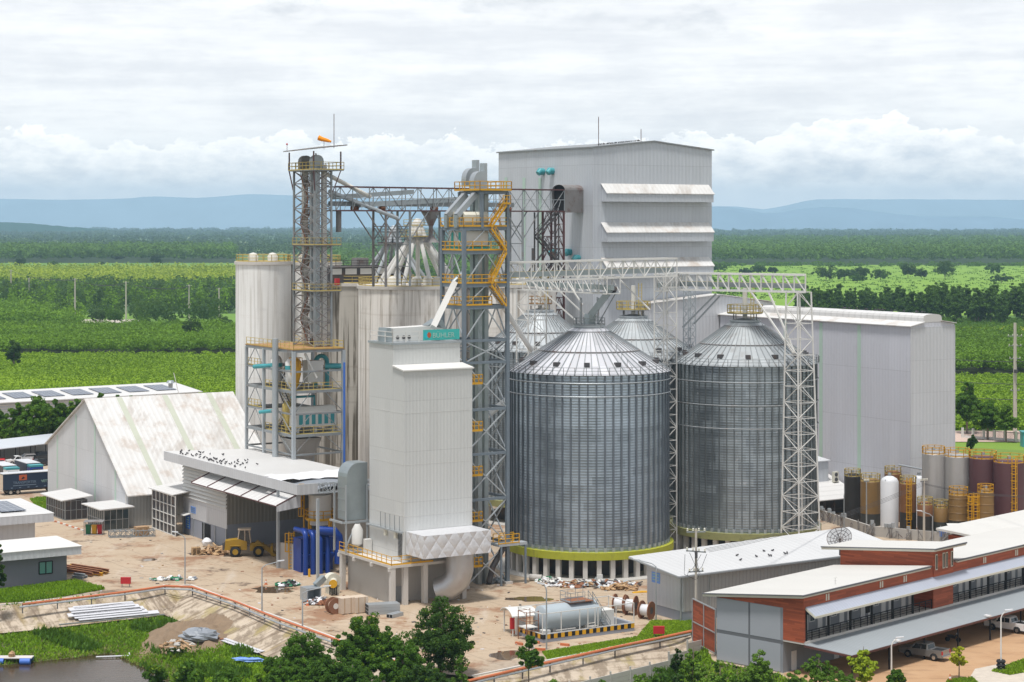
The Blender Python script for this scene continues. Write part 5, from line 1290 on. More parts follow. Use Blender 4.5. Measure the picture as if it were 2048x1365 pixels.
def roof_silo_mat(name, base, rust):
    t = NT(name); tc = t.n('ShaderNodeTexCoord'); sep = t.n('ShaderNodeSeparateXYZ'); t.l(tc.outputs['Object'], sep.inputs[0])
    x, y, z = sep.outputs
    cell = t.math('FLOOR', t.math('MULTIPLY', t.math('ARCTAN2', y, x), 60/(2*math.pi)))
    cb = t.n('ShaderNodeCombineXYZ'); t.l(cell, cb.inputs[0]); t.l(t.math('FLOOR', t.math('DIVIDE', z, 2.6)), cb.inputs[1])
    wn = t.n('ShaderNodeTexWhiteNoise', noise_dimensions='3D'); t.l(cb.outputs[0], wn.inputs['Vector'])
    c = t.mix(wn.outputs['Value'], mul(base, .82), mul(base, 1.12))
    if rust: c = t.mix(t.math('MULTIPLY', t.ramp(t.noise(tc.outputs['Object'], .6, 5, .6), .5, .7), rust), c, (.24,.22,.20))
    return t.out(c, .40, .35)
def steel_silo(c, r, label, wm, rm, ribm, rings, ringmat, n=60, fz=3.65, ze=27.6, za=33.4, rib_w=.20, rough_rail=True, ncol=40):
    t = thing('steel_silo', label, 'grain silo', c)
    w = MB(); w.lathe([(r,fz),(r,ze)], c, n*2)
    for i in range(n):
        a = 2*math.pi*(i+.5)/n; d = V(math.cos(a), math.sin(a)); s_ = V(-d.y, d.x)
        w.box(c+d*(r-.02)-s_*rib_w/2+UP*fz, s_*rib_w, d*.2, UP*(ze-fz), 1)
        w.box(c+d*(r+.0)-s_*.2+UP*fz, s_*.4, d*.24, UP*.55, 2)
    w.build('wall', [wm, ribm, M['galv']], t)
    rf = MB(); rm_, zm = r*.63, ze+(za-ze)*.45
    prof = [(r+.38,ze-.12),(rm_+.05,zm),(rm_,zm+.10),(2.95,za-.55),(2.9,za-.42),(2.35,za-.1),(2.1,za)]
    rf.lathe(prof, c, n, cap=True)
    for i in range(n):
        a = 2*math.pi*i/n; d = V(math.cos(a), math.sin(a))
        rf.bar(c+d*(r+.40)+UP*(ze-.06), c+d*(rm_+.05)+UP*(zm+.06), .12, .10, 1); rf.bar(c+d*rm_+UP*(zm+.15), c+d*2.95+UP*(za-.48), .10, .10, 1)
    rf.build('roof', [rm, M['steel_grey']], t)
    rg = MB(); rg.lathe([(rm_+.12,zm-.03),(rm_+.16,zm+.12),(rm_-.05,zm+.17)], c, n); rg.lathe([(3.0,za-.62),(3.02,za-.45)], c, 40)
    rg.build('roof_ring', M['steel_rust'], t)
    MB().lathe([(2.15,za-.05),(2.3,za+.12),(2.3,za+.3),(.6,za+.55)], c, 32, cap=True).build('top_cap', M['galv'], t)
    wr = MB()
    for z in rings: wr.lathe([(r+.3,z-.07),(r+.38,z),(r+.3,z+.07)], c, n*2)
    wr.build('stiffening_ring', ringmat, t)
    ht = [];
    for i in range(14):
        a = 2*math.pi*(i+.35)/14; d = V(math.cos(a), math.sin(a)); q = c+d*(r*.86)+UP*(ze+(za-ze)*.16)
        h = MB(); h.cbox(q, V(-d.y,d.x)*.75, d*.75, .55); h.build('roof_vent', M['steel_dark'], t)
    rl = MB(); ring = ring_pts(c+UP*(ze-.05), r+.42, 46); rail(rl, ring, .95, 1.7, .055, False, False)
    a = -1.1; d = V(math.cos(a), math.sin(a)); s_ = V(-d.y, d.x)
    for o in (-.4,.4):
        rl.bar(c+d*(r+.3)+s_*o+UP*(ze+.8), c+d*2.6+s_*o+UP*(za+.8), .05)
    for k in range(7): q = c+d*(2.6+(r-2.3)*k/6)+UP*(za-(za-ze)*k/6); rl.bar(q+s_*.4, q+s_*.4+UP*.8, .05)
    rl.build('railing', M['steel_grey'], t)
    return t
def silo_base(c, r, mat, label, ncol, n=64, z0=2.65, z1=3.66):
    t = thing('silo_foundation', label, 'foundation', c)
    MB().lathe([(r+.75,z0),(r+.75,z1),(r-1.6,z1),(r-1.6,z0),(r+.75,z0)], c, n).build('ring_beam', mat, t)
    MB().lathe([(r-1.5,z1-.02),(.01,z1-.3)], c, 32).build('floor_cone', M['concrete'], t)
    MB().lathe([(r-2.6,.04),(r-2.6,z0)], c, 40).build('inner_wall', M['steel_dark'], t)
    for i in range(ncol):
        a = 2*math.pi*i/ncol
        if math.sin(a) > .35: continue
        d = V(math.cos(a), math.sin(a)); q = c+d*(r+.1); MB().cbox(q, V(-d.y,d.x)*.62, d*.62, z0).build('column', M['pale_concrete'], t)
    MB().lathe([(r+2.2,.034),(r+2.2,.10),(r-2,.10)], c, 48).build('plinth', M['concrete'], t)
SF, SS, SR, SL = V(10.8,280.6), V(34.5,296.2), V(18.9,311.3), V(4.6,327.5)
rm1 = roof_silo_mat('silo_roof_new', (.64,.64,.67), 0.0); rm2 = roof_silo_mat('silo_roof_old', (.43,.455,.465), .4)
wm1 = silo_mat('silo_wall_new', (.35,.405,.455), 60, 20.3, 1.0); wm2 = silo_mat('silo_wall_old', (.33,.37,.395), 60, 40, 2.0, .55, .5)
ribd = pm('silo_rib_dark', (.15,.17,.195), .45, .4, .15, .5); ribg = pm('silo_rib_grey', (.16,.175,.18), .45, .5, .25, .5)
steel_silo(SF, 11.1, 'front grain silo of galvanised steel with close dark ribs', wm1, rm1, ribd, (24.6,26.4), M['galv'], rib_w=.21)
steel_silo(SS, 10.45, 'older duller grain silo on the right behind the white lattice tower', wm2, rm2, ribg, (18.6,21.9,25.2), M['steel_grey'], rib_w=.14)
steel_silo(SR, 10.3, 'rear grain silo whose cone shows between the two front silos', wm2, rm2, ribg, (25,), M['steel_grey'], rib_w=.14, za=33.3)
steel_silo(SL, 9.6, 'rear grain silo whose cone shows over the front silo by the blue tower', wm2, rm2, ribg, (25,), M['steel_grey'], rib_w=.14, za=33.5)
silo_base(SF, 11.1, M['lime_ring'], 'lime green ring beam on concrete columns under the front silo', 38)
silo_base(SS, 10.45, M['moss_ring'], 'mossy ring beam on columns under the right silo', 36)
silo_base(SR, 10.3, M['moss_ring'], 'mossy ring beam under the middle rear silo', 12)
silo_base(SL, 9.6, M['moss_ring'], 'mossy ring beam under the left rear silo', 12)
# feed heads and railed platforms on top of the rear silos
def silo_head(c, za, label, mat, h=3.0, pr=2.6):
    t = thing('feed_platform', label, 'platform', c+UP*(za+.4))
    m = MB(); rail(m, ring_pts(c+UP*(za+1.3), pr, 8), 1.25, 1.0, .09); m.build('railing', M[mat], t)
    MB().lathe([(pr,za+1.2),(pr,za+1.28)], c, 8, cap=True).build('deck', M['steel_grey'], t)
    lg = MB(); [lg.bar(c+V(x,y,za-.2), c+V(x,y,za+1.2), .12) for x in (-1.5,1.5) for y in (-1.5,1.5)]; lg.build('leg', M['steel_rust'], t)
    MB().tube([c+UP*(za+.2), c+UP*(za+h+1.4)], .36, 10).build('feed_pipe', M['cream_pipe'], t, smooth=True)
    ld = MB(); ladder(ld, c+V(1.0,-.8,za+.3), h+1.5, V(.3,-1).normalized(), .5, False, .08); ld.build('ladder', M['pale_yellow'], t)
silo_head(SS, 33.4, 'yellow railed feed platform on top of the right silo', 'pale_yellow', 3.6)
silo_head(SR, 33.3, 'yellow railed feed platform on top of the middle rear silo', 'pale_yellow', 3.6)
silo_head(SL, 33.5, 'rusty orange feed platform on top of the left rear silo', 'ochre_deck', 3.0, 1.9)
# ================================================================ white lattice towers and bridges
def white_tower(name, label, bot, top, n, lw=.2, bw=.11, style='z'):
    t = thing('lattice_tower', label, 'lattice tower', bot[0])
    br = MB(); lattice((M['white_paint'], t), br, bot, top, n, lw, bw, style); br.build('brace', M['white_paint'], t); return t
def sq(c, s, z): return [V(c.x,c.y,z)-R*s/2-L*s/2, V(c.x,c.y,z)+R*s/2-L*s/2, V(c.x,c.y,z)+R*s/2+L*s/2, V(c.x,c.y,z)-R*s/2+L*s/2]
T2 = V(41.2, 285.4)
white_tower('', 'broad tapering white lattice tower in front of the right silo', sq(T2,4.0,.1), sq(T2-V(.3,0),2.5,38.2), 17, .17, .085)
T1 = V(22.2, 289.4)
white_tower('', 'slim white lattice tower standing in the gap between the two front silos', sq(T1,2.3,.1), sq(T1,2.3,40.6), 22, .15, .075)
T3 = V(2.9, 297.5)
white_tower('', 'white lattice tower rising behind the front silo beside the blue tower', sq(T3,3.2,.1), sq(T3,3.2,38.1), 17, .16, .08)
def white_bridge(label, p, q, side, h, n, cw, ww, st='w', rails=True, conv=True):
    t = thing('truss_bridge', label, 'conveyor bridge', V(p.x,p.y,0))
    c, w = MB(), MB(); truss_bridge(c, w, p, q, side, h, n, cw, ww, st); c.build('chord', M['white_paint'], t); w.build('truss_web', M['white_paint'], t)
    d = (q-p)
    if conv: MB().box(p+side*.3+UP*.5, d, side*.25, UP*.7).build('conveyor', M['galv_duct'], t)
    MB().box(p+side*.6+UP*.06, d, side*.35, UP*.06).build('walkway', M['galv'], t)
    if rails:
        m = MB(); [m.bar(p+side*.62+UP*z, q+side*.62+UP*z, .08) for z in (.65,1.2)]; m.build('handrail', M['pale_yellow'], t)
    return t
b1p = V(-.6,269.5,40.15); b1q = V(23.5,284.9,40.5)
t = white_bridge('long white truss bridge from the blue tower across the front silo', b1p, b1q, L*2.4, 2.5, 15, .24, .12)
b2p = V(23.0,299.5,38.1); b2q = V(41.9,285.6,38.15)
white_bridge('white truss bridge running over the right silo to its end tower', b2p, b2q, (L*.75+R*.65).normalized()*2.4, 2.45, 13, .26, .14, 'n')
b3p = V(1.6,297.6,38.15); b3q = V(13.2,277.5,38.2)
white_bridge('short white truss bridge over the rear of the front silo', b3p, b3q, R*2.2, 2.3, 11, .2, .11, 'n', False)
b4p = V(20.5,288,38.2); b4q = V(24.3,301,38.1)
white_bridge('white truss bridge linking the slim tower to the right bridge', b4p, b4q, R*2.0, 2.4, 7, .22, .12, 'w', False)
sp = thing('inclined_conveyor', 'grey inclined spout dropping from the truss to the top of the front silo', 'conveyor', SF+UP*33.6)
top = P(1224,576,279.5); low = P(1181,632,280.3)
MB().bar(top, low, .95, .85).build('casing', M['galv_duct'], sp); MB().bar(low+UP*.2, V(low.x-.2,low.y,33.5), 1.2, 1.2).build('boot', M['galv_duct'], sp)
MB().bar(top+V(.6,0,-.6), V(low.x+.9,low.y,33.6), .14).build('strut', M['steel_grey'], sp); MB().blob(top+V(.2,0,-.2), .55, seed=3).build('drive_unit', M['steel_dark'], sp)
m = MB()
for q in (V(-1.1,-1.2), V(1.3,-1.0), V(1.2,1.1), V(-1.2,1.1)): m.bar(SF+q+UP*33.6, SF+q+UP*37.6, .11)
rail(m, ring_pts(SF+UP*33.75, 2.2, 10), 1.0, 1.4, .06); m.build('cage', M['steel_grey'], sp)
# inclined struts and frame beside the right silo
st = thing('support_strut', 'pair of white struts bracing the right bridge against its end tower', 'strut', T2)
for o in (0, .25): MB().bar(b2p.lerp(b2q,.62+o*.5), V(T2.x-1.1+o,T2.y,29.5), .22).build('bar', M['white_paint'], st)
st = thing('braced_mast', 'thin grey braced mast behind the right bridge', 'mast', XY(1381,303))
m = MB(); q = XY(1379,303); lattice(m, m, sq(q,1.3,26), sq(q,1.3,38), 8, .1, .06); m.bar(P(1365,655,301), P(1432,588,297), .2); m.bar(P(1388,648,301), P(1440,592,297), .2); m.build('frame', M['steel_light'], st)
st = thing('support_strut', 'white struts fanning from the short bridge down to the front silo roof', 'strut', V(8,283))
for px0, py0, px1, py1 in ((1062,562,1150,640),(1098,562,1190,650),(1135,565,1165,610),(1240,560,1300,620)): MB().bar(P(px0,py0,284), P(px1,py1,282), .17).build('bar', M['white_paint'], st)
# ================================================================ left: gabled warehouse, kiosks, mono pitch shed
def gable_warehouse():
    p = XY(255, 316); b = 37.8; rl = 18.6; a = 26.0; zr, ze0, ze1 = 18.7, 5.5, 9.7
    t = thing('gabled_warehouse', 'big white gabled warehouse with a stained steep roof', 'warehouse', p)
    MB().prism([p, p+L*b, p+L*b+UP*ze1, p+L*rl+UP*zr, p+UP*ze0], R*a).build('wall', M['white_sheet'], t)
    MB().box(p-L*.05+R*.1, R*(a-.2), L*.04, UP*5.1).build('side_wall', M['grey_corr'], t)
    r = MB(); o = .4
    r.slab([p-L*1.0-R*o+UP*(ze0-.62), p-L*1.0+R*(a+o)+UP*(ze0-.62), p+L*rl+R*(a+o)+UP*(zr+.05), p+L*rl-R*o+UP*(zr+.05)], .18)
    r.slab([p+L*rl-R*o+UP*(zr+.05), p+L*rl+R*(a+o)+UP*(zr+.05), p+L*(b+.6)+R*(a+o)+UP*(ze1-.2), p+L*(b+.6)-R*o+UP*(ze1-.2)], .18)
    rf = r.build('roof', M['roof_white'], t)
    def onroof(px, py):
        pass
    for px in (237, 328, 416):
        s = along(p+L*rl, R, px)
        k = MB(); q0 = p-L*.98+R*(s-.45); q1 = p+L*(rl-.15)+R*(s-.45)
        k.slab([q0+UP*(ze0-.61+.19), q0+R*1.0+UP*(ze0-.61+.19), q1+R*1.0+UP*(zr-.05+.19), q1+UP*(zr-.05+.19)], .03); k.build('skylight', M['skylight'], rf)
    lp = MB()
    for px, z1 in ((115,10.5),(152,14.3),(190,13.2),(231,8.2)):
        s = along(p, L, px); zz = ze0+(zr-ze0)*s/rl if s < rl else zr-(zr-ze1)*(s-rl)/(b-rl)
        lp.box(p+L*(s-.3)-R*.05+UP*2.5, L*.6, R*.04, UP*(zz-3.0))
    lp.build('light_panel', M['translucent_strip'], t)
    MB().box(p-R*.06+L*1.2+UP*.05, L*1.0, R*.05, UP*2.4).build('door', M['steel_grey'], t)
    MB().bar(p-R*.2+UP*5.4+L*.2, p-R*.2+UP*5.4-UP*5.3+L*.2, .14).build('downpipe', M['white_paint'], t)
    MB().bar(p-R*.15+L*1.0+UP*2.9, p-R*.15+L*8+UP*3.1, .3).build('fire_pipe', M['orange_paint'], t)
gable_warehouse()
def kiosk(label, p, a, b, h, mats, roofz, wallm, extra=None):
    t = thing('kiosk', label, 'kiosk', p)
    MB().box(p+R*.3+L*.3, R*(a-.6), L*(b-.6), UP*h).build('wall', wallm, t)
    MB().slab([p-R*.6-L*.5+UP*(h+.02), p+R*(a+.4)-L*.5+UP*(h+roofz), p+R*(a+.4)+L*(b+.5)+UP*(h+roofz), p-R*.6+L*(b+.5)+UP*(h+.02)], .16).build('roof', M['roof_white_cross'], t)
    f = MB()
    for i in range(9): f.bar(p+R*.26+L*(.3+(b-.6)*i/8), p+R*.26+L*(.3+(b-.6)*i/8)+UP*h, .09)
    for z in (.1, h*.5, h-.1): f.bar(p+R*.26+L*.3+UP*z, p+R*.26+L*(b-.3)+UP*z, .08); f.bar(p+R*.3+L*.26+UP*z, p+R*(a-.3)+L*.26+UP*z, .08)
    for i in range(5): f.bar(p+L*.26+R*(.3+(a-.6)*i/4), p+L*.26+R*(.3+(a-.6)*i/4)+UP*h, .09)
    f.build('frame', M['galv'], t)
kiosk('caged kiosk with a white tilted roof at the far corner of the gabled warehouse', XY(128,322.5), 4.3, 9.5, 3.2, None, .5, M['steel_dark'])
kiosk('glazed kiosk with a flat white roof behind the waste bins', XY(206,311.5), 4.6, 7.6, 3.3, None, .15, M['window_glass'])
# glazed gate between the two sheds
def tall_gate():
    p = XY(352, 306.2); e = XY(306, 315); d = (e-p); n = d.normalized()
    t = thing('tall_gate', 'tall white framed screen with dark panels between the two sheds', 'screen', p)
    MB().box(p, d, V(n.y,-n.x)*.1, UP*6.2).build('panel', M['steel_dark'], t)
    f = MB(); u = V(n.y,-n.x)*-.1
    for i in range(7): f.bar(p+d*i/6+u, p+d*i/6+u+UP*(6.2), .14)
    for z in (.1,1.6,3.1,4.6,6.1): f.bar(p+u+UP*z, e+u+UP*z, .12)
    f.build('frame', M['white_paint'], t)
    MB().slab([p-R*.6+UP*6.3, p+R*4+UP*6.9, e+R*5+UP*6.9, e-R*.8+UP*6.3], .15).build('canopy', M['roof_white_cross'], t)
tall_gate()
def mono_shed():
    w = XY(454, 295.8)                     # front corner of the louvred wall
    t = thing('loading_shed', 'white louvred loading shed with a long flat roof and open front bay', 'shed', w)
    b = 16.5; a = 14.5
    MB().box(w, L*b, R*.15, UP*2.75).build('dado_wall', M['dado'], t)
    MB().box(w-R*.04+UP*2.75, L*b, R*.2, UP*3.0).build('band_wall', M['white_sheet'], t)
    lv = MB()
    for i in range(11):
        z = 5.8+i*.56; lv.prism([w-R*.25+UP*z, w+R*.1+UP*(z+.45), w+R*.14+UP*(z+.45), w-R*.2+UP*(z-.06)], L*b)
    lv.build('louvre_wall', M['white_paint'], t)
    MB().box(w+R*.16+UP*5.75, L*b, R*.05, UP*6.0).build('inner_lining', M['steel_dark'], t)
    MB().box(w+R*.0-L*.05+UP*3.4, R*a, L*.05, UP*8.2).build('side_wall', M['brown_sheet'], t)
    MB().box(w+R*.1-L*.02, R*a, L*.1, UP*3.4).build('side_dado', M['dado'], t)
    pf = MB()
    for i in range(5): q = w+L*(.05+(b-.1)*i/4)-R*.08; pf.bar(q, q+UP*2.75, .18)
    pf.build('post', M['galv'], t)
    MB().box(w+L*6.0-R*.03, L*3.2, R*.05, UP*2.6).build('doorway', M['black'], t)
    s = w+L*13.8-R*.08
    MB().box(w+L*(11.6)-R*.08+UP*3.6, L*1.9, R*.05, UP*1.0).build('sign', M['pale_blue_sign'], t)
    # roof
    f0 = XY(329, 312.5); f1 = f0-L*48.0
    cut = 36.5
    MB().slab([f0+UP*12.2, f0-L*cut+UP*12.2, f0-L*cut+R*15.5+UP*11.7, f0+R*15.5+UP*11.7], .2).build('roof', M['roof_white_cross'], t)
    MB().box(f0-R*.12+UP*11.0, -L*47.5, R*.12, UP*1.42).build('fascia', M['white_sheet'], t)
    MB().box(f0-L*47.5+UP*11.0, R*3.0, L*.12, UP*1.42).build('fascia', M['white_sheet'], t)
    gr = f0-L*(cut+.3); g2 = MB()
    nseg = 6; W = 12.5
    for i in range(nseg):
        x0, x1 = 1.2+i*W/nseg, 1.2+(i+1)*W/nseg; z0 = 10.9+.75*math.sin(math.pi*i/nseg); z1 = 10.9+.75*math.sin(math.pi*(i+1)/nseg)
        g2.slab([gr+R*x0+UP*z0, gr+R*x1+UP*z1, gr+R*x1-L*9.5+UP*z1, gr+R*x0-L*9.5+UP*z0], .12)
    g2.build('bay_roof', M['tarp'], t)
    tp = MB(); rdm = random.Random(4); N = 14
    for i in range(N):
        for j in range(3):
            tp.v.append(gr+R*(.3+13.0*i/(N-1))-L*(1.6*j-1.0+rdm.uniform(-.3,.3))+UP*(12.45-.25*j+rdm.uniform(-.12,.2)))
    tp.f = [(i*3+j,(i+1)*3+j,(i+1)*3+j+1,i*3+j+1) for i in range(N-1) for j in range(2)]; tp.m = [0]*len(tp.f)
    tp.build('torn_cover', M['white_tarp'], t)
    # front truss and columns
    ch = MB(); e = f1+L*.6+UP*11.0
    truss_bridge(ch, ch, e+R*.4, e+R*13, L*1.0, 1.2, 11, .16, .1); ch.build('roof_truss', M['steel_light'], t)
    for px, py, h in ((556,1137,11.0),(635.5,1166,11.2)):
        q = G(px,py); MB().bar(q, q+UP*h, .34).build('column', M['steel_light'], t)
    # lean-to canopy on the louvred side
    c0 = w-R*3.0; s0 = along(c0, L, 383); s1 = along(c0, L, 553)
    o0, o1 = c0+L*s0, c0+L*s1; zo = 9.1
    i0, i1 = o0+R*3.6, o1+R*3.6
    MB().slab([o0+UP*zo, o1+UP*zo, i1+UP*(zo+1.5), i0+UP*(zo+1.5)], .1).build('canopy_roof', M['roof_white_cross'], t)
    rb = MB()
    for k in range(6):
        q0 = o0.lerp(o1,k/5); q1 = i0.lerp(i1,k/5); rb.bar(q0+UP*(zo+.16), q1+UP*(zo+1.66), .14); rb.bar(q1+UP*(zo+1.66), q1+R*.5+UP*(zo+2.3), .12)
    rb.bar(o0+UP*(zo+.04), o1+UP*(zo+.04), .14); rb.build('canopy_rib', M['steel_maroon'], t)
    MB().prism([o1-L*.05+UP*(zo-.7), i1-L*.05+UP*(zo-.3), i1-L*.05+UP*(zo+1.45), o1-L*.05+UP*zo], -L*.06).build('canopy_end', M['white_sheet'], t)
    MB().box(G(557,1137)+R*.2, (G(586,1141)-G(557,1137)), L*.3, UP*3.6).build('bay_wall', M['concrete'], t)
    # back of the bay: dark interior
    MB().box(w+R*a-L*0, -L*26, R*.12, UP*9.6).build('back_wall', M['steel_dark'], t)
    return w, f0, t
W0, F0, SHED = mono_shed()
pn = thing('notice_board', 'blue and white notice board under a small hood on the shed wall', 'notice board', W0+L*15.4-R*.1+UP*1.2)
MB().box(W0+L*13.6-R*.2+UP*1.0, L*1.5, R*.06, UP*2.1).build('panel', M['blue_sign'], pn)
m = MB()
for i in range(5): m.box(W0+L*13.75-R*.215+UP*(1.25+i*.35), L*(.7+.25*(i%2)), R*.01, UP*.14)
m.build('lettering', M['letter_pale'], pn)
MB().slab([W0+L*13.4-R*1.2+UP*3.1, W0+L*15.6-R*1.2+UP*3.1, W0+L*15.6-R*.1+UP*3.35, W0+L*13.4-R*.1+UP*3.35], .08).build('hood', M['white_paint'], pn)
m = MB(); s_ = W0+L*11.75-R*.11
for i in range(3): m.box(s_+UP*(3.8+i*.26), L*1.5, R*.01, UP*.1)
m.build('sign_lettering', M['letter_grey'], SHED)
# pigeons on roofs
def pigeons(name_list, label, group, proto_loc):
    pr = thing('pigeon', label, 'pigeon', name_list[0], group)
    q = name_list[0]
    MB().tube([q+V(-.20,0,.16), q+V(-.05,0,.17), q+V(.12,0,.24), q+V(.17,0,.34)], [.03,.11,.09,.06], 7).build('body', M['pigeon'], pr, smooth=True)
    for s in name_list[1:]: dup(pr, s, random.uniform(0,6.2))
rd = random.Random(8)
pts = []
for i in range(64):
    u = rd.random(); px = 338+145*u+rd.uniform(-4,4); k = .62*(px-329)/145*1
    l_ = 1.0+ (px-329)*.21+rd.uniform(-2,1.0); r_ = abs(rd.gauss(0,1))*2.2+.3
    if i > 50: l_ = rd.uniform(4,24); r_ = rd.uniform(.5,7)
    pts.append(F0-L*max(.5,l_*.8)+R*r_+UP*(12.4-.5*r_/15.5))
pigeons(pts, 'dark pigeon in the flock on the flat white shed roof', 'pigeons on the white shed roof', None)
p_ = XY(1822, 320); pts = [p_+R*rd.uniform(4.2,5.2)+L*rd.uniform(1,22)+UP*33.42 for _ in range(22)]
pigeons(pts, 'dark pigeon perched on the warehouse ridge monitor', 'pigeons on the warehouse ridge', None)
p_ = V(14.26,352); pts = [p_+R*.1*0+L*.4+R*(1.5+i*.42+rd.uniform(-.1,.1))+UP*(61.6+ (1.5+i*.42)/13.15*1.3) for i in range(22)]
pigeons(pts, 'dark pigeon perched on the tall building roof edge', 'pigeons on the tall building roof', None)
# ================================================================ low grey house and white hall at the left edge
def grey_house():
    p = G(133.5,1166); p2 = p-R*26; t = thing('grey_house', 'low blue grey house with a wide white flat roof', 'house', p)
    MB().box(p-R*24, R*24, L*7.5, UP*3.9).build('wall', M['house_wall'], t)
    q = p+R*1.6-L*1.2; MB().box(q-R*27+UP*3.85, R*27, L*10, UP*1.05).build('fascia', M['white_sheet'], t)
    MB().box(q-R*27.1-L*.1+UP*4.9, R*27.2, L*10.2, UP*.08).build('roof', M['white_paint'], t)
    w = p-R*2.9-L*.05+UP*1.5
    f = MB(); [f.bar(w+R*x, w+R*x+UP*1.6, .12) for x in (-.9,0,.9)]; [f.bar(w-R*.9+UP*z, w+R*.9+UP*z, .12) for z in (0,1.6)]
    wi = f.build('window', M['black'], t)
    MB().box(w-R*.9+L*.03, R*1.8, -L*.03, UP*1.6).build('pane', M['green_glass'], wi)
    p = XY(70, 286); t = thing('white_hall', 'white metal hall with solar panels at the left edge', 'hall', p)
    MB().box(p-R*22, R*22, L*12, UP*5.6).build('wall', M['white_sheet'], t)
    q = p+R*2.2-L*1.6; MB().box(q-R*26+UP*5.4, R*26, L*15, UP*1.1).build('fascia', M['white_sheet'], t)
    rf = MB().slab([q-R*26+UP*6.52, q+R*.1+UP*6.52, q+R*.1+L*15+UP*6.9, q-R*26+L*15+UP*6.9], .08).build('roof', M['roof_white_cross'], t)
    for i in range(3): MB().slab([q-R*(6.6+i*4)+L*3+UP*6.85, q-R*(3+i*4)+L*3+UP*6.85, q-R*(3+i*4)+L*12+UP*7.1, q-R*(6.6+i*4)+L*12+UP*7.1], .06).build('solar_panel', M['solar'], rf)
grey_house()
# ---- solar roofed hall behind the trees
def solar_hall():
    p = XY(396, 470); d = (XY(-60, 437)-p).normalized(); n = V(-d.y, d.x)*-1
    t = thing('solar_hall', 'long low hall with solar panels on its pale roof behind the trees', 'hall', p)
    zt = 48-352*440/4000
    le = 62
    MB().box(p, d*le, n*14, UP*8.2).build('wall', M['grey_sheet'], t)
    rf = MB().slab([p-n*.8-d*.8+UP*8.3, p+d*le-n*.8+UP*8.3, p+d*le+n*14+UP*9.6, p-d*.8+n*14+UP*9.6], .2).build('roof', M['roof_white_cross'], t)
    for i in range(8): MB().slab([p+d*(4+i*7)+n*3+UP*8.95, p+d*(9+i*7)+n*3+UP*8.95, p+d*(9+i*7)+n*10.5+UP*9.6, p+d*(4+i*7)+n*10.5+UP*9.6], .06).build('solar_panel', M['solar'], rf)
    lv = MB(); [lv.bar(p-n*.05+d*20+UP*z, p-n*.05+d*le+UP*z, .15) for z in (6.6,7.2,7.8)]; lv.build('louvre', M['white_paint'], t)
    v = P(341,766,452); MB().lathe([(.5,-.9),(.5,.1),(1.0,.15),(.7,.7)], V(v.x,v.y,v.z-.2), 10, cap=True).build('roof_vent', M['galv'], rf)
    q = P(358,772,452); m = MB(); m.bar(V(q.x,q.y,9.2), V(q.x-1.2,q.y,14.2), .12); m.build('antenna', M['white_paint'], rf)
solar_hall()
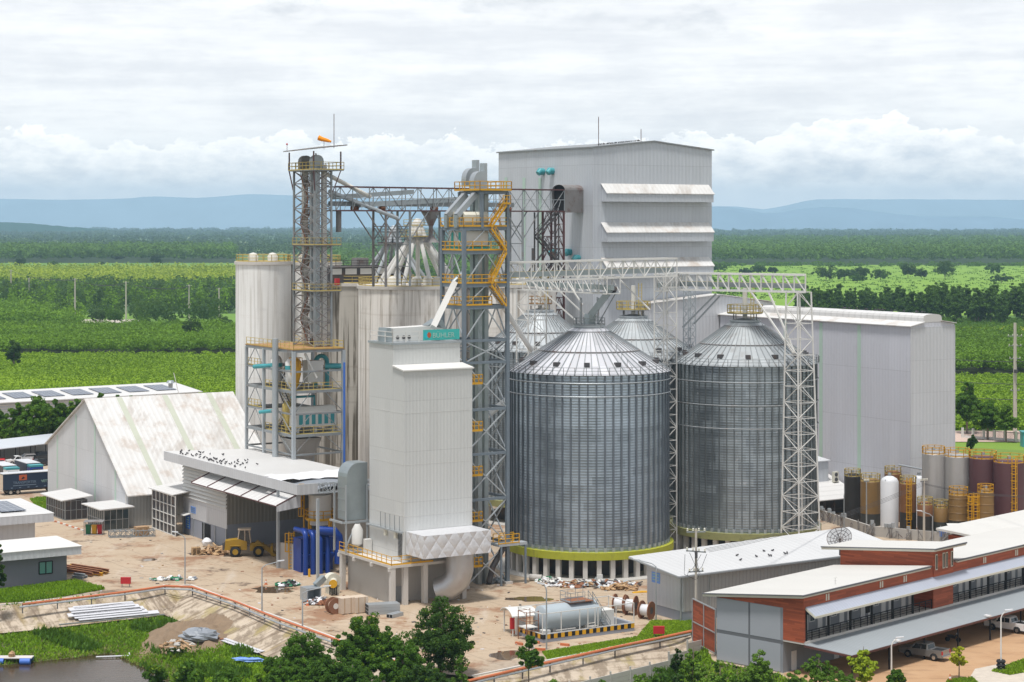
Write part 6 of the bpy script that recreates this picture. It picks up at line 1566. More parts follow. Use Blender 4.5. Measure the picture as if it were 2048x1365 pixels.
# ================================================================ red dormitory with balconies and parking canopy
C0 = V(28.9,213.3)
def D(a, b, z=0.0): return C0+A*a+B*b+UP*z
def abox(mb, a0, a1, b0, b1, z0, z1, mi=0): return mb.box(D(a0,b0,z0), A*(a1-a0), B*(b1-b0), UP*(z1-z0), mi)
def dormitory():
    t = thing('dormitory', 'two storey red and grey dormitory with stepped white roofs', 'building', C0)
    LEN = 64
    w = MB(); abox(w, 0, LEN, 0, 8.9, 0, 7.0); w.build('wall', M['grey_wall'], t)
    e = MB()
    for b0, b1 in ((.3,4.3),(4.55,8.8)):
        for z0, z1 in ((.15,3.1),(3.5,6.95)): abox(e, -.05, -.003, b0, b1, z0, z1)
    e.build('end_panel', M['light_wall'], t)
    bd = MB(); abox(bd, -.03, -.002, 0, 8.9, 3.1, 3.5); abox(bd, -.032, -.002, 4.3, 4.55, .0, 3.1); abox(bd, -.032, -.002, 4.3, 4.55, 3.5, 7); bd.build('band', M['band_wall'], t)
    rd_ = MB()
    rd_.prism([D(-.02,8.95,7.0), D(-.02,8.95,7.15), D(-.02,-2.7,8.45), D(-.02,-2.7,7.0)], A*.3)
    abox(rd_, -.02, .28, -2.7, -.02, 3.6, 7.0)
    abox(rd_, .29, LEN, -2.7, -2.5, 7.2, 8.45)
    abox(rd_, 25.4, 29.7, -2.75, -.1, 3.72, 7.2)
    rd_.build('red_cladding', M['red_board'], t)
    tw = MB(); tw.prism([D(25.4,10,0), D(25.4,10,9.2), D(25.4,-2.78,10.4), D(25.4,-2.78,7.2), D(25.4,-.0,7.2), D(25.4,0,0)], A*4.3); tw.build('stair_tower', M['red_board'], t)
    for a in (25.75, 27.3, 27.95, 29.1):
        f = MB(); abox(f, a, a+.42, -2.86, -2.79, 8.1, 9.9); wi = f.build('window', M['cream_trim'], t)
        p_ = MB(); abox(p_, a+.08, a+.34, -2.88, -2.865, 8.2, 9.8); p_.build('pane', M['dark_glass'], wi)
    def roof(a0, a1, b0, b1, z0, z1, nm='roof'):
        r = MB().slab([D(a0,b0,z0), D(a1,b0,z0), D(a1,b1,z1), D(a0,b1,z1)], .06).build(nm, M['roof_clean'], t)
        f = MB(); 
        f.prism([D(a0+.02,b0+.02,z0-.3), D(a0+.02,b0+.02,z0-.01), D(a0+.02,b1-.02,z1-.01), D(a0+.02,b1-.02,z1-.3)], A*(a1-a0-.04)); f.build('fascia', M['cream_trim'], r)
        g = MB(); g.bar(D(a0,b0-.06,z0-.02), D(a1,b0-.06,z0-.02), .16); g.bar(D(a0-.05,b0,z0+.02), D(a0-.05,b1,z1+.02), .12); g.build('gutter', M['band_wall'], r)
        return r
    roof(-.6, 24.6, -2.95, 10.4, 8.72, 7.25); roof(24.3, 31.2, -3.6, 12.0, 10.75, 9.3); roof(30.4, LEN+1, -2.95, 10.4, 8.72, 7.25)
    b = MB(); abox(b, 0, LEN, -2.7, -.01, 3.42, 3.7); b.build('balcony_slab', M['pale_concrete'], t)
    rl = MB()
    for a0, a1 in ((.3,25.3),(29.8,LEN)):
        n = int((a1-a0)/1.3)
        for i in range(n+1): q = D(a0+(a1-a0)*i/n,-2.6,3.7); rl.bar(q, q+UP*1.05, .07)
        for z in (4.0,4.25,4.5,4.75): rl.bar(D(a0,-2.6,z), D(a1,-2.6,z), .05 if z < 4.7 else .09)
    rl.build('railing', M['black'], t)
    for i in range(16):
        a = .6+i*4.15
        if 24.5 < a < 30: continue
        p_ = MB(); p_.bar(D(a,-2.55,3.7), D(a,-2.55,7.2), .2); p_.build('post', M['black'], t)
    # doors and windows on the balcony and ground floor
    for i in range(15):
        a = 2.2+i*4.15
        if 23 < a < 29.5: continue
        for k in (0, 1.5):
            d_ = MB(); abox(d_, a+k, a+k+.85, -.06, -.01, 3.72, 5.75); d_.build('door', M['door_white'], t)
        wf = MB(); abox(wf, a+2.6, a+3.6, -.06, -.01, 4.75, 5.75); wi = wf.build('window', M['door_white'], t)
        wp = MB(); abox(wp, a+2.7, a+3.08, -.08, -.065, 4.85, 5.65); abox(wp, a+3.12, a+3.5, -.08, -.065, 4.85, 5.65); wp.build('pane', M['window_glass'], wi)
    for a in (-0.1,): pass
    for i in range(6):
        a = 1.5+i*8; d_ = MB(); abox(d_, a, a+.9, -.06, -.01, .05, 2.1); d_.build('door', M['door_white'], t)
    for a in (4.0, 14.4, 19.2, 36.5, 44.0):
        v = MB(); abox(v, a, a+.22, -2.75, -2.71, 7.55, 8.25); abox(v, a+.42, a+.64, -2.75, -2.71, 7.55, 8.25); v.build('vent', M['cream_trim'], t)
    aw = MB().slab([D(.3,-2.72,7.3), D(LEN,-2.72,7.3), D(LEN,-4.0,6.5), D(.3,-4.0,6.5)], .07).build('awning', M['awning'], t)
    tr = MB(); tr.bar(D(.3,-4.0,6.45), D(LEN,-4.0,6.45), .1, .24); tr.bar(D(.3,-2.7,7.2), D(.3,-4.0,6.4), .1, .2); tr.build('trim', M['cream_trim'], aw)
    la = MB(); abox(la, .35, .7, -2.95, -2.72, 6.6, 6.85); la.build('wall_lamp', M['black'], t)
    # parking canopy belongs to the building
    cp = MB().slab([D(.0,-2.75,3.4), D(LEN,-2.75,3.4), D(LEN,-7.8,2.8), D(1.4,-7.8,2.8)], .06).build('canopy', M['canopy_grey'], t)
    f = MB(); f.bar(D(1.4,-7.78,2.72), D(LEN,-7.78,2.72), .1, .22); f.bar(D(0,-2.75,3.3), D(1.4,-7.75,2.7), .1, .22); f.build('trim', M['dark_board'], cp)
    for i in range(9):
        p_ = MB(); q = D(2.2+i*7,-7.3,0); p_.bar(q, q+UP*2.75, .14); p_.build('canopy_post', M['black'], t)
    lt = MB()
    for a in (10.0, 28.8):
        lt.box(D(a,-8.0,2.95), A*.5, B*.7, UP*.18)
    lt.build('flood_lamp', M['door_white'], t)
    an = MB(); q = D(8.0,-1.2,8.6); an.bar(q, q+UP*.7, .05); an.bar(q+UP*.7-A*.3, q+UP*.7+A*.3, .05); an.bar(q+UP*.4-A*.2, q+UP*.4+A*.2, .05); an.build('aerial', M['white_paint'], t)
dormitory()
def laundry():
    q = D(12.6,-2.4,5.0); t = thing('hanging_coat', 'dark coat hanging on the balcony of the red dormitory', 'coat', q)
    MB().prism([q+A*-.35, q+A*.35, q+A*.4+UP*.7, q+UP*1.1, q-A*.4+UP*.7], B*.12).build('cloth', M['black'], t)
laundry()
def small_red_block():
    p = XY(1975, 268); t = thing('red_annex', 'small red annex with a white roof beyond the dormitory', 'building', p)
    MB().box(p, A*25, B*6, UP*5.6).build('wall', M['red_board'], t)
    MB().slab([p-A*1.5-B*1.4+UP*5.7, p+A*26-B*1.4+UP*5.7, p+A*26+B*7+UP*6.3, p-A*1.5+B*7+UP*6.3], .3).build('roof', M['roof_clean'], t)
small_red_block()
def slat_screen():
    p, q = XY(1386, 229.2), XY(1432, 222.6); t = thing('slat_screen', 'red brown slatted screen in a white frame beside the concrete pole', 'screen', p)
    MB().box(p, q-p, B*.08, UP*4.9).build('slats', M['red_board'], t)
    f = MB()
    for k in (0,.5,1): f.bar(p.lerp(q,k)-A*.08, p.lerp(q,k)-A*.08+UP*5, .12)
    for z in (.1,2.4,5): f.bar(p-A*.08+UP*z, q-A*.08+UP*z, .12)
    f.build('frame', M['galv'], t)
slat_screen()
def grey_shed():
    p = V(20.6,240.6); a, b = 34, 7.4
    t = thing('grey_shed', 'long low grey corrugated shed with a pale roof behind the dormitory', 'shed', p)
    MB().prism([p+UP*1.25, p+L*b+UP*1.25, p+L*b+UP*6.1, p+UP*5.5], R*a).build('wall', M['white_sheet'], t)
    MB().box(p+R*.05+L*.05, R*(a-.1), L*(b-.1), UP*1.25).build('dado', M['dado'], t)
    MB().box(p-L*.03+UP*1.3, R*a, L*.02, UP*4.1).build('side_wall', M['grey_corr'], t)
    q = p-R*1.2-L*.7
    rf = MB().slab([q+UP*5.62, q+R*36+UP*5.9, q+R*36+L*10.3+UP*7.3, q+L*10.3+UP*6.55], .14).build('roof', M['shed_roof'], t)
    g = MB(); g.bar(q+UP*5.6, q+R*36+UP*5.9, .18); g.bar(q+UP*5.65, q+L*10.3+UP*6.5, .16); g.build('gutter', M['galv'], rf)
    s = p+L*(b-2.7)-R*.04+UP*3.9; MB().box(s, L*1.7, R*.03, UP*1.3).build('sign', M['pale_blue_sign'], t)
    m = MB(); [m.box(s-R*.015+UP*(.3+.35*i)+L*.2, L*1.3, R*.012, UP*.12) for i in range(3)]; m.build('sign_lettering', M['letter_pale'], t)
    MB().bar(p-R*.15+L*.3, p-R*.15+L*.3+UP*5.4, .14).build('downpipe', M['galv'], t); MB().tube([p+R*4-L*.1+UP*5, p+R*4-L*.1+UP*.2], .08, 6).build('downpipe', M['galv'], t)
grey_shed()
p_ = V(20.6,240.6); pts = [p_-L*.5+R*rd.uniform(10,19)+L*rd.uniform(1.5,5.5) for _ in range(9)]
pts = [V(q.x,q.y,5.86+.1*(q-p_).dot(L)*.98+.012*(q-p_).dot(R)) for q in pts]
pigeons(pts, 'dark pigeon on the pale roof of the long grey shed', 'pigeons on the grey shed roof', None)
def dish():
    q = P(1680,1094,247); t = thing('satellite_dish', 'large dark mesh satellite dish standing by the red tower roof', 'satellite dish', V(q.x,q.y,7.0))
    m = MB(); c = q+UP*.9; ax = V(-.35,-.75,.75).normalized(); u = ax.cross(UP).normalized(); v = u.cross(ax)
    def pt(r, th): return c+(u*math.cos(th)+v*math.sin(th))*r*1.55+ax*(r*r*.45)
    for k in range(12):
        th = 2*math.pi*k/12; pr = None
        for j in range(5):
            x = pt(j/4, th)
            if pr is not None: m.bar(pr, x, .05)
            pr = x
    for j in (.25,.5,.75,1.0):
        for k in range(24): m.bar(pt(j,2*math.pi*k/24), pt(j,2*math.pi*(k+1)/24), .05)
    m.bar(c, c+ax*1.2, .06); m.bar(c+ax*1.2, pt(1,2), .04); m.bar(c+ax*1.2, pt(1,5), .04); m.build('dish', M['steel_dark'], t)
    mesh = MB()
    for j in range(4):
        for k in range(24):
            mesh.quad(pt(j/4,2*math.pi*k/24), pt(j/4,2*math.pi*(k+1)/24), pt((j+1)/4,2*math.pi*(k+1)/24), pt((j+1)/4,2*math.pi*k/24))
    g = NT('wire_mesh'); b = g.n('ShaderNodeBsdfDiffuse'); b.inputs[0].default_value = (.12,.12,.12,1); tr = g.n('ShaderNodeBsdfTransparent'); mx = g.n('ShaderNodeMixShader'); mx.inputs[0].default_value = .6
    g.l(b.outputs[0], mx.inputs[1]); g.l(tr.outputs[0], mx.inputs[2]); o = g.n('ShaderNodeOutputMaterial'); g.l(mx.outputs[0], o.inputs[0])
    mesh.build('wire_mesh', g.mat, t)
    MB().bar(V(q.x,q.y,7.0), c, .16).build('mast', M['steel_dark'], t)
dish()
# ================================================================ tank farm
def tank(px, Y, wpx, py_top, mat, label, band=None, rails='pale_yellow', dome=.5, lad=None, rail_on=True, hoops=0):
    c = XY(px, Y); r = wpx*Y/F/2; zt = Zat(py_top, Y)
    t = thing('storage_tank', label, 'tank', c, 'tanks in the walled tank farm')
    if band:
        MB().lathe([(r,0),(r,zt*band[1])], c, 28).build('lower_shell', band[0], t, smooth=True)
        MB().lathe([(r+.003,zt*band[1]),(r+.003,zt),(r*.8,zt+dome*.6),(r*.4,zt+dome),(0,zt+dome*1.1)], c, 28).build('shell', mat, t, smooth=True)
    else: MB().lathe([(r,0),(r,zt),(r*.8,zt+dome*.6),(r*.4,zt+dome),(0,zt+dome*1.1)], c, 28).build('shell', mat, t, smooth=True)
    if hoops:
        m = MB(); [m.lathe([(r+.01,zt*(i+.5)/hoops),(r+.05,zt*(i+.5)/hoops+.05),(r+.01,zt*(i+.5)/hoops+.1)], c, 28) for i in range(hoops)]; m.build('hoop', mat, t)
    if rail_on:
        m = MB(); rail(m, ring_pts(c+UP*(zt+.05), r-.05, 10), 1.15, 1.2, .08); m.build('railing', M[rails], t)
    m = MB(); m.tube([c+V(0,0,zt+dome), c+V(0,0,zt+dome+.5)], .28, 10); m.tube([c+V(-r*.6,-r*.7,0), c+V(-r*.6,-r*.7,zt+.4)], .06, 6); m.build('pipework', M['galv'], t)
    if lad is not None:
        d = V(math.sin(lad), -math.cos(lad)); ld = MB(); ladder(ld, c+d*(r+.12), zt+1.1, d, .6, True, .09); ld.build('ladder', M['yellow'], t)
    return t
tank(1867, 312.5, 46, 908, M['tank_steel'], 'tall dull steel tank at the warehouse corner', rails='yellow')
tank(1914, 312, 52, 913, M['tank_steel'], 'tall dull steel tank next to the first maroon tank', rails='yellow')
tank(1966, 310, 55, 917, M['tank_maroon'], 'tall maroon tank right of the steel tanks', rails='yellow')
tank(2018, 307, 62, 925, M['tank_maroon'], 'tall maroon tank with a long yellow ladder at the right edge', rails='yellow', lad=.05)
tank(1705, 322, 33, 953, M['tank_black'], 'black tank at the left end of the tank farm')
tank(1741, 318, 40, 963, M['tank_brown'], 'wide ochre brown tank beside the black tank', (M['tank_base'],.28))
tank(1779, 313.5, 36, 963, M['tank_white'], 'clean white tank in the middle of the tank farm', rail_on=False, dome=.8)
tank(1816, 311, 33, 968, M['tank_rust'], 'rusty brown tank with a yellow caged ladder', (M['tank_black'],.42), lad=-.1)
tank(1838, 316, 22, 958, M['tank_white'], 'narrow white tank peeking out behind the rusty tank', rail_on=False)
tank(1786, 322, 34, 948, M['tank_rust'], 'rusty tank half hidden behind the white tank')
tank(1850, 307.5, 31, 1010, M['tank_rust'], 'short rusty tank with a dark lower half', (M['tank_black'],.65))
tank(1882, 308, 30, 1016, M['tank_brown'], 'short ochre tank with cluttered top pipes', (M['tank_base'],.5), rails='pale_yellow')
tank(1917, 306, 39, 990, M['tank_brown'], 'hooped brown tank with a dark green foot', (M['tank_base'],.4), rails='yellow', hoops=6)
tank(1971, 303.5, 33, 985, M['tank_brown'], 'hooped brown tank with a small white notice on its side', (M['tank_base'],.4), rails='yellow', hoops=6)
t = thing('access_tower', 'bright yellow caged ladder pair between the two hooped tanks', 'ladder', XY(1944,303))
m = MB(); ladder(m, XY(1941,303.5), 6.6, V(0,-1), .7, True, .1); ladder(m, XY(1952,303), 7.2, V(0,-1), .7, True, .1); rail(m, [XY(1938,304.5,5.6), XY(1956,304.5,5.6)], 1.2, .5, .1); m.build('ladder', M['yellow'], t)
def dike():
    a, b, c = XY(1640,324), XY(1742,306.5), XY(1925,298.5); t = thing('dike_wall', 'stained rough concrete wall in front of the tank farm', 'wall', a)
    m = MB()
    for p, q in ((a,b),(b,c)):
        d = (q-p); n = d.normalized(); m.box(p, d, V(-n.y,n.x)*.3, UP*1.6)
    m.build('wall', M['concrete'], t)
    v = MB(); r2 = random.Random(2)
    for i in range(34):
        k = r2.random(); p = a.lerp(b,k*2) if k < .5 else b.lerp(c,(k-.5)*2)
        q = p+V(-.1,-.35,0); h = r2.uniform(.8,2.0)
        v.tube([q, q+UP*h, q+V(r2.uniform(-.8,.8),-.1,h+.2), q+V(r2.uniform(-.8,.8),-.2,.3)], .07, 5)
    v.build('hose', M['steel_rust'], t)
    v = MB()
    for i in range(16):
        k = r2.random(); p = a.lerp(b,k*2) if k < .5 else b.lerp(c,(k-.5)*2)
        v.cbox(p+UP*1.6+V(0,.2), V(.5,0), V(0,.4), r2.uniform(.3,.9))
    v.build('valve_box', M['galv'], t)
dike()
t = thing('control_stand', 'small white roofed control stand with blue panels by the tank wall', 'control stand', XY(1888,300))
m = MB(); q = XY(1880,300); m.box(q+UP*1.0, V(1.3,0), V(0,.3), UP*1.4); m.build('blue_panel', M['blue_sign'], t)
m = MB(); m.box(q+V(1.5,-.3,.6), V(1.3,0), V(0,.4), UP*1.8); m.slab([q+V(1.1,-.7,2.6), q+V(3.2,-.7,2.6), q+V(3.2,.6,2.8), q+V(1.1,.6,2.8)], .1); m.build('cabinet', M['white_paint'], t)
m = MB(); [m.bar(q+V(x,0,0), q+V(x,0,2.6), .1) for x in (.1,1.4,2.9)]; m.build('leg', M['galv'], t)
o = MB().tube([XY(1797,318,9.6), XY(2035,306,7.6)], .14, 8).build('pipe', M['galv'], origin=XY(1797,318,9.6)); tag(o, 'long thin feed pipe running over the tops of the tall tanks', 'pipe')
# ================================================================ fuel tank compound, canopy, spools
def fuel_compound():
    p = XY(1086, 228.6); t = thing('fuel_bund', 'low bund wall striped yellow and black around the grey fuel tank', 'bund', p)
    a, b = 12.8, 5.4; h = .95
    m = MB()
    for o, d, n in ((p,R*a,L*.25),(p+L*(b-.25),R*a,L*.25),(p+L*.25,L*(b-.5),R*.25),(p+R*(a-.25)+L*.25,L*(b-.5),R*.25)): m.box(o, d, n, UP*h)
    n = 26
    for i in range(n): m.box(p+R*(a*i/n)-L*.03+UP*.42, R*(a/n), L*.02, UP*.52, 1 if i%2 else 2)
    n2 = 10
    for i in range(n2): m.box(p+L*(b*i/n2)-R*.03+UP*.42, L*(b/n2), R*.02, UP*.52, 1 if i%2 else 2)
    m.build('wall', [M['dado'], M['yellow'], M['black']], t)
    f = MB()
    for o, d in ((p+L*.1,R*a),(p+L*(b-.1),R*a)):
        for i in range(6): f.bar(o+d*i/5+UP*h, o+d*i/5+UP*3.3, .09)
        f.bar(o+UP*3.3, o+d+UP*3.3, .09); f.bar(o+UP*1.0, o+d+UP*1.0, .08)
    for x in (0, a): f.bar(p+R*x+L*.1+UP*3.3, p+R*x+L*(b-.1)+UP*3.3, .09); f.bar(p+R*x+UP*1.0, p+R*x+L*b+UP*1.0, .08)
    for x in (6.2,7.2): f.bar(p+R*x+UP*1, p+R*x+UP*3.3, .09)
    f.bar(p+R*6.2+UP*1.6, p+R*7.2+UP*1.6, .07)
    f.build('frame', M['white_paint'], t)
    MB().box(p+R*.3+L*.3+UP*.035, R*(a-.6), L*(b-.6), UP*.1).build('floor', M['concrete'], t)
    k = thing('fuel_tank', 'horizontal grey cylindrical fuel tank inside the striped bund', 'fuel tank', p+R*1.4+L*2.6)
    c = p+R*1.4+L*2.6+UP*2.25; r = 1.5
    m = MB(); m.tube([c-R*.12, c, c+R*7.4, c+R*7.52], [r*.9,r,r,r*.9], 28); m.build('shell', M['fuel_tank'], k, smooth=True)
    [MB().box(c+R*x-L*1.0-UP*2.1, R*.4, L*2.0, UP*1.2).build('saddle', M['concrete'], k) for x in (1,5.5)]
    pl = MB(); pl.box(c+R*3.4-L*1.1+UP*1.55, R*3.2, L*2.2, UP*.08); pl.build('platform', M['rusty'], k)
    rl = MB(); rail(rl, [c+R*3.4+L*1.1+UP*1.63, c+R*3.4-L*1.1+UP*1.63, c+R*5.4-L*1.1+UP*1.63], 1.1, 1.0, .05); rail(rl, [c+R*3.4+L*1.1+UP*1.63, c+R*6.6+L*1.1+UP*1.63], 1.1, 1.0, .05)
    st = MB(); stairs(st, rl, p+R*10.2+L*1.2+UP*.3, c+R*6.6-L*.9+UP*1.6, L*.9, 11); st.build('stair_flight', M['galv'], k); rl.build('railing', M['galv'], k)
    for x, lab, mt in ((9.6,'white box tank at the right end of the striped bund','white_paint'),):
        q = p+R*x+L*2.4+UP*.5; o = MB().box(q, R*2.0, L*1.6, UP*1.8).add([],[]).build('tote_tank', M[mt], origin=q); tag(o, lab, 'tank')
    q = p+R*.7+L*1.0+UP*.15; o = MB().box(q, R*1.0, L*.9, UP*1.0).build('pump_box', M['white_paint'], origin=q); tag(o, 'small white pump box in the left corner of the bund', 'box')
    q = p-R*1.2+L*3.4
    k = thing('scaffold', 'small rusty scaffold frame left of the fuel tank', 'scaffold', q)
    m = MB(); 
    for x in (0,1.6):
        for y in (-1.8,0): m.bar(q+R*x+L*y, q+R*x+L*y+UP*3.4, .08)
    for z in (1.2,2.3,3.3):
        m.bar(q+UP*z, q+R*1.6+UP*z, .06); m.bar(q-L*1.8+UP*z, q+R*1.6-L*1.8+UP*z, .06); m.bar(q+UP*z, q-L*1.8+UP*z, .06)
    m.build('frame', M['rusty'], k); MB().box(q-L*1.8+UP*1.5, R*1.6, L*1.8, UP*.06).build('deck', M['white_paint'], k)
fuel_compound()
def arch_canopy():
    q = XY(1038, 234); t = thing('arched_canopy', 'small white arched canopy on thin posts with a red box below', 'canopy', q)
    m = MB(); w = 2.0; pr = []; ax = (R*.9-L*.2).normalized(); sd = V(-ax.y, ax.x)
    for i in range(11):
        th = math.pi*(.12+.76*i/10); pr.append(q-sd*w*1.15*math.cos(th)+UP*(2.1+1.0*math.sin(th)))
    n = 11; o = ax*2.3
    m.add([v-o*.7 for v in pr]+[v+o*.7 for v in pr], [(i,i+1,i+1+n,i+n) for i in range(n-1)])
    m.add([v-o*.7-UP*.1 for v in pr]+[v+o*.7-UP*.1 for v in pr], [(i,i+n,i+1+n,i+1) for i in range(n-1)])
    for s_ in (-.7,.7): m.add([v+o*s_ for v in pr]+[v+o*s_-UP*.1 for v in pr], [(i,i+n,i+1+n,i+1) for i in range(n-1)])
    m.build('roof', M['white_paint'], t)
    [MB().bar(q+ax*x+sd*y, q+ax*x+sd*y+UP*2.5, .12).build('post', M['white_paint'], t) for x in (-1.3,1.3) for y in (-1.5,1.5)]
    MB().box(q-ax*1.6-sd*1.6+UP*.9, ax*.5, sd*.35, UP*1.3).build('hose_box', M['red_paint'], t)
    MB().box(q-ax*.6-sd*.9, ax*1.0, sd*.6, UP*2.1).build('pump_cabinet', M['white_paint'], t)
arch_canopy()
def spool(loc, axis, r, w, label, drum, group, lean=0):
    t = thing('cable_spool', label, 'cable spool', loc, group)
    c = loc+UP*r; ax = axis.normalized()
    for s_ in (0, 1):
        m = MB(); q = c+ax*(w*s_-w/2); m.tube([q-ax*.05, q+ax*.05], r, 24); m.build('flange', M['rusty'], t)
        h = MB(); h.tube([q-ax*.058, q+ax*.058], r*.38, 14); h.build('hub', M['steel_dark'], t)
    MB().tube([c-ax*w/2, c+ax*w/2], r*.62, 20).build('wound_cable', drum, t, smooth=True)
g = 'cable spools beside the grey shed'
ax = V(.93,-.37)
spool(XY(1240,246.5), ax, 1.15, 1.3, 'leftmost brown cable spool with pale cable by the grey shed', M['tank_white'], g)
spool(XY(1262,245), ax, 1.2, 1.2, 'middle brown cable spool with pale cable by the grey shed', M['tank_white'], g)
spool(XY(1293,242.5), V(.85,-.52), 1.1, 1.3, 'brown cable spool tilted apart nearest to the grey shed', M['tank_white'], g)
spool(XY(668,248.5), V(.6,-.8), .95, 1.0, 'copper brown cable spool beside the wrapped crates', M['copper'], None) if False else None
k = thing('cable_spool', 'copper brown cable spool beside the wrapped crates', 'cable spool', G(668,1228))
c = G(668,1228)+UP*1.0; ax = V(.55,-.83)
for s_ in (-.45,.45):
    q = c+ax*s_; m = MB(); m.lathe([(0,0)],V(0,0),3) if False else None
    m.tube([q-ax*.05, q+ax*.05], 1.0, 24); m.build('flange', M['copper'], k)
MB().tube([c-ax*.45, c+ax*.45], .6, 18).build('wound_cable', M['crate_wrap'], k); MB().tube([c-ax*.52, c+ax*.52], .36, 14).build('hub', M['white_paint'], k)
# ================================================================ vehicles
def wheel(parent, c, ax, r, w, rim=.55):
    o = MB().tube([c-ax*w/2, c-ax*w*.38, c+ax*w*.38, c+ax*w/2], [r*.9,r,r,r*.9], 22).build('wheel', M['rubber'], parent, smooth=True)
    MB().tube([c-ax*(w/2+.01), c+ax*(w/2+.01)], r*rim, 14).build('rim', M['chrome'], o)
def arch_profile(x0, x1, zb, zt, wheels, r):
    """side outline with round wheel cutouts along the sill"""
    pts = [(x0,zb)]
    for wx in wheels:
        for i in range(9): th = math.pi*(1-i/8); pts.append((wx+r*math.cos(th), zb+r*.92*math.sin(th)))
    pts.append((x1,zb)); return pts
def pickup(loc, rz, paint, label, double=True):
    t = thing('pickup_truck', label, 'pickup truck', loc, 'parked vehicles')
    W = .92; o = loc
    def pr(pts, y0, y1, name, mat, par=None, inset=0):
        a = [o+V(x, y0+ (inset if z > 1.2 else 0), z) for x, z in pts]; b = [o+V(x, y1-(inset if z > 1.2 else 0), z) for x, z in pts]; n = len(pts)
        m = MB(); m.add(a+b, [tuple(range(n))[::-1], tuple(range(n,2*n))]+[(i,(i+1)%n,(i+1)%n+n,i+n) for i in range(n)]); return m.build(name, mat, par or t)
    wx = (-1.62, 1.58)
    low = arch_profile(-2.62, 2.62, .42, 0, wx, .47)
    body = low+[(2.66,.7),(2.6,1.0),(1.3,1.12),(-2.6,1.12),(-2.66,.75)]
    bd = pr(body, -W, W, 'body', paint)
    x0 = -.75 if double else -.35
    cab = [(1.35,1.11),(.72,1.72),(.5,1.77),(x0+.25,1.77),(x0,1.68),(x0-.12,1.11)]
    cb = pr(cab, -W+.03, W-.03, 'cabin', paint, None, .12)
    win = MB()
    for s_ in (-1, 1):
        y = s_*(W-.095); y1 = s_*(W-.03)
        for xa, xb in ((.02,1.0),(x0+.1,-.06)):
            zt = 1.66; q = [o+V(xa,y1+s_*.006,1.15), o+V(xb,y1+s_*.006,1.15), o+V(min(xb,.62),y+s_*.02,zt), o+V(xa,y+s_*.02,zt)]; win.quad(*q)
    win.quad(*[o+V(x,y,z) for x, y, z in ((1.33,-.8,1.16),(1.33,.8,1.16),(.78,.72,1.69),(.78,-.72,1.69))])
    win.quad(*[o+V(x,y,z) for x, y, z in ((x0-.125,-.75,1.2),(x0-.125,.75,1.2),(x0-.03,.7,1.64),(x0-.03,-.7,1.64))])
    win.build('window', M['dark_glass'], t)
    m = MB(); m.box(o+V(-2.5,-.78,1.123), V(x0+2.2,0), V(0,1.56), UP*.006); m.build('load_bed', M['black'], t)
    m = MB(); 
    for y in (-W+.02, W-.08): m.box(o+V(-2.6,y,1.12), V(2.62+x0-.2,0), V(0,.06), UP*.12)
    m.box(o+V(-2.64,-W+.04,.72), V(.08,0), V(0,2*W-.08), UP*.52); m.build('bed_side', paint, t)
    for y in (-W-.005, W-.14): MB().box(o+V(-2.68,y,.78), V(.12,0), V(0,.145), UP*.38).build('tail_light', M['lamp_red'], t)
    for y in (-W+.04, W-.42): MB().box(o+V(2.56,y,.78), V(.1,0), V(0,.38), UP*.2).build('headlight', M['chrome'], t)
    MB().box(o+V(-2.82,-.85,.45), V(.2,0), V(0,1.7), UP*.16).build('bumper', M['chrome'], t); MB().box(o+V(2.62,-.88,.42), V(.14,0), V(0,1.76), UP*.24).build('bumper', M['black'], t)
    for x in wx:
        for y in (-W+.08, W-.08): wheel(t, o+V(x,y,.39), V(0,1,0), .39, .26)
    for y in (-1.02, 1.02): MB().box(o+V(.78,y-.08,1.14), V(.12,0), V(0,.16), UP*.16).build('mirror', M['black'], t)
    t.rotation_euler = (0,0,rz); return t
nose = math.atan2(B.y, B.x)
pickup(G(1849,1316,.05), nose+.06, M['car_silver'], 'silver grey pickup parked tail out under the canopy edge')
pickup(G(2016,1262,.05), nose+.02, M['car_white'], 'white pickup parked under the canopy at the right edge')
def motorbike():
    c = G(1906,1284,.05); t = thing('motorbike', 'dark motorbike standing under the dormitory canopy', 'motorbike', c); d = V(.93,-.37); s = V(.37,.93)
    for x in (-.62,.62):
        w = MB().tube([c+d*x-s*.05+UP*.29, c+d*x+s*.05+UP*.29], .29, 16).build('wheel', M['rubber'], t)
    MB().prism([c+d*-.75+UP*.72, c+d*-.3+UP*.42, c+d*.25+UP*.35, c+d*.45+UP*.8, c+d*.1+UP*.72, c+d*-.2+UP*.8], s*.22).build('body', M['car_black'], t)
    m = MB(); m.bar(c+d*.62+UP*.29, c+d*.42+UP*1.0, .07); m.bar(c+d*.42-s*.35+UP*1.0, c+d*.42+s*.35+UP*1.0, .05); m.build('fork', M['chrome'], t)
motorbike()
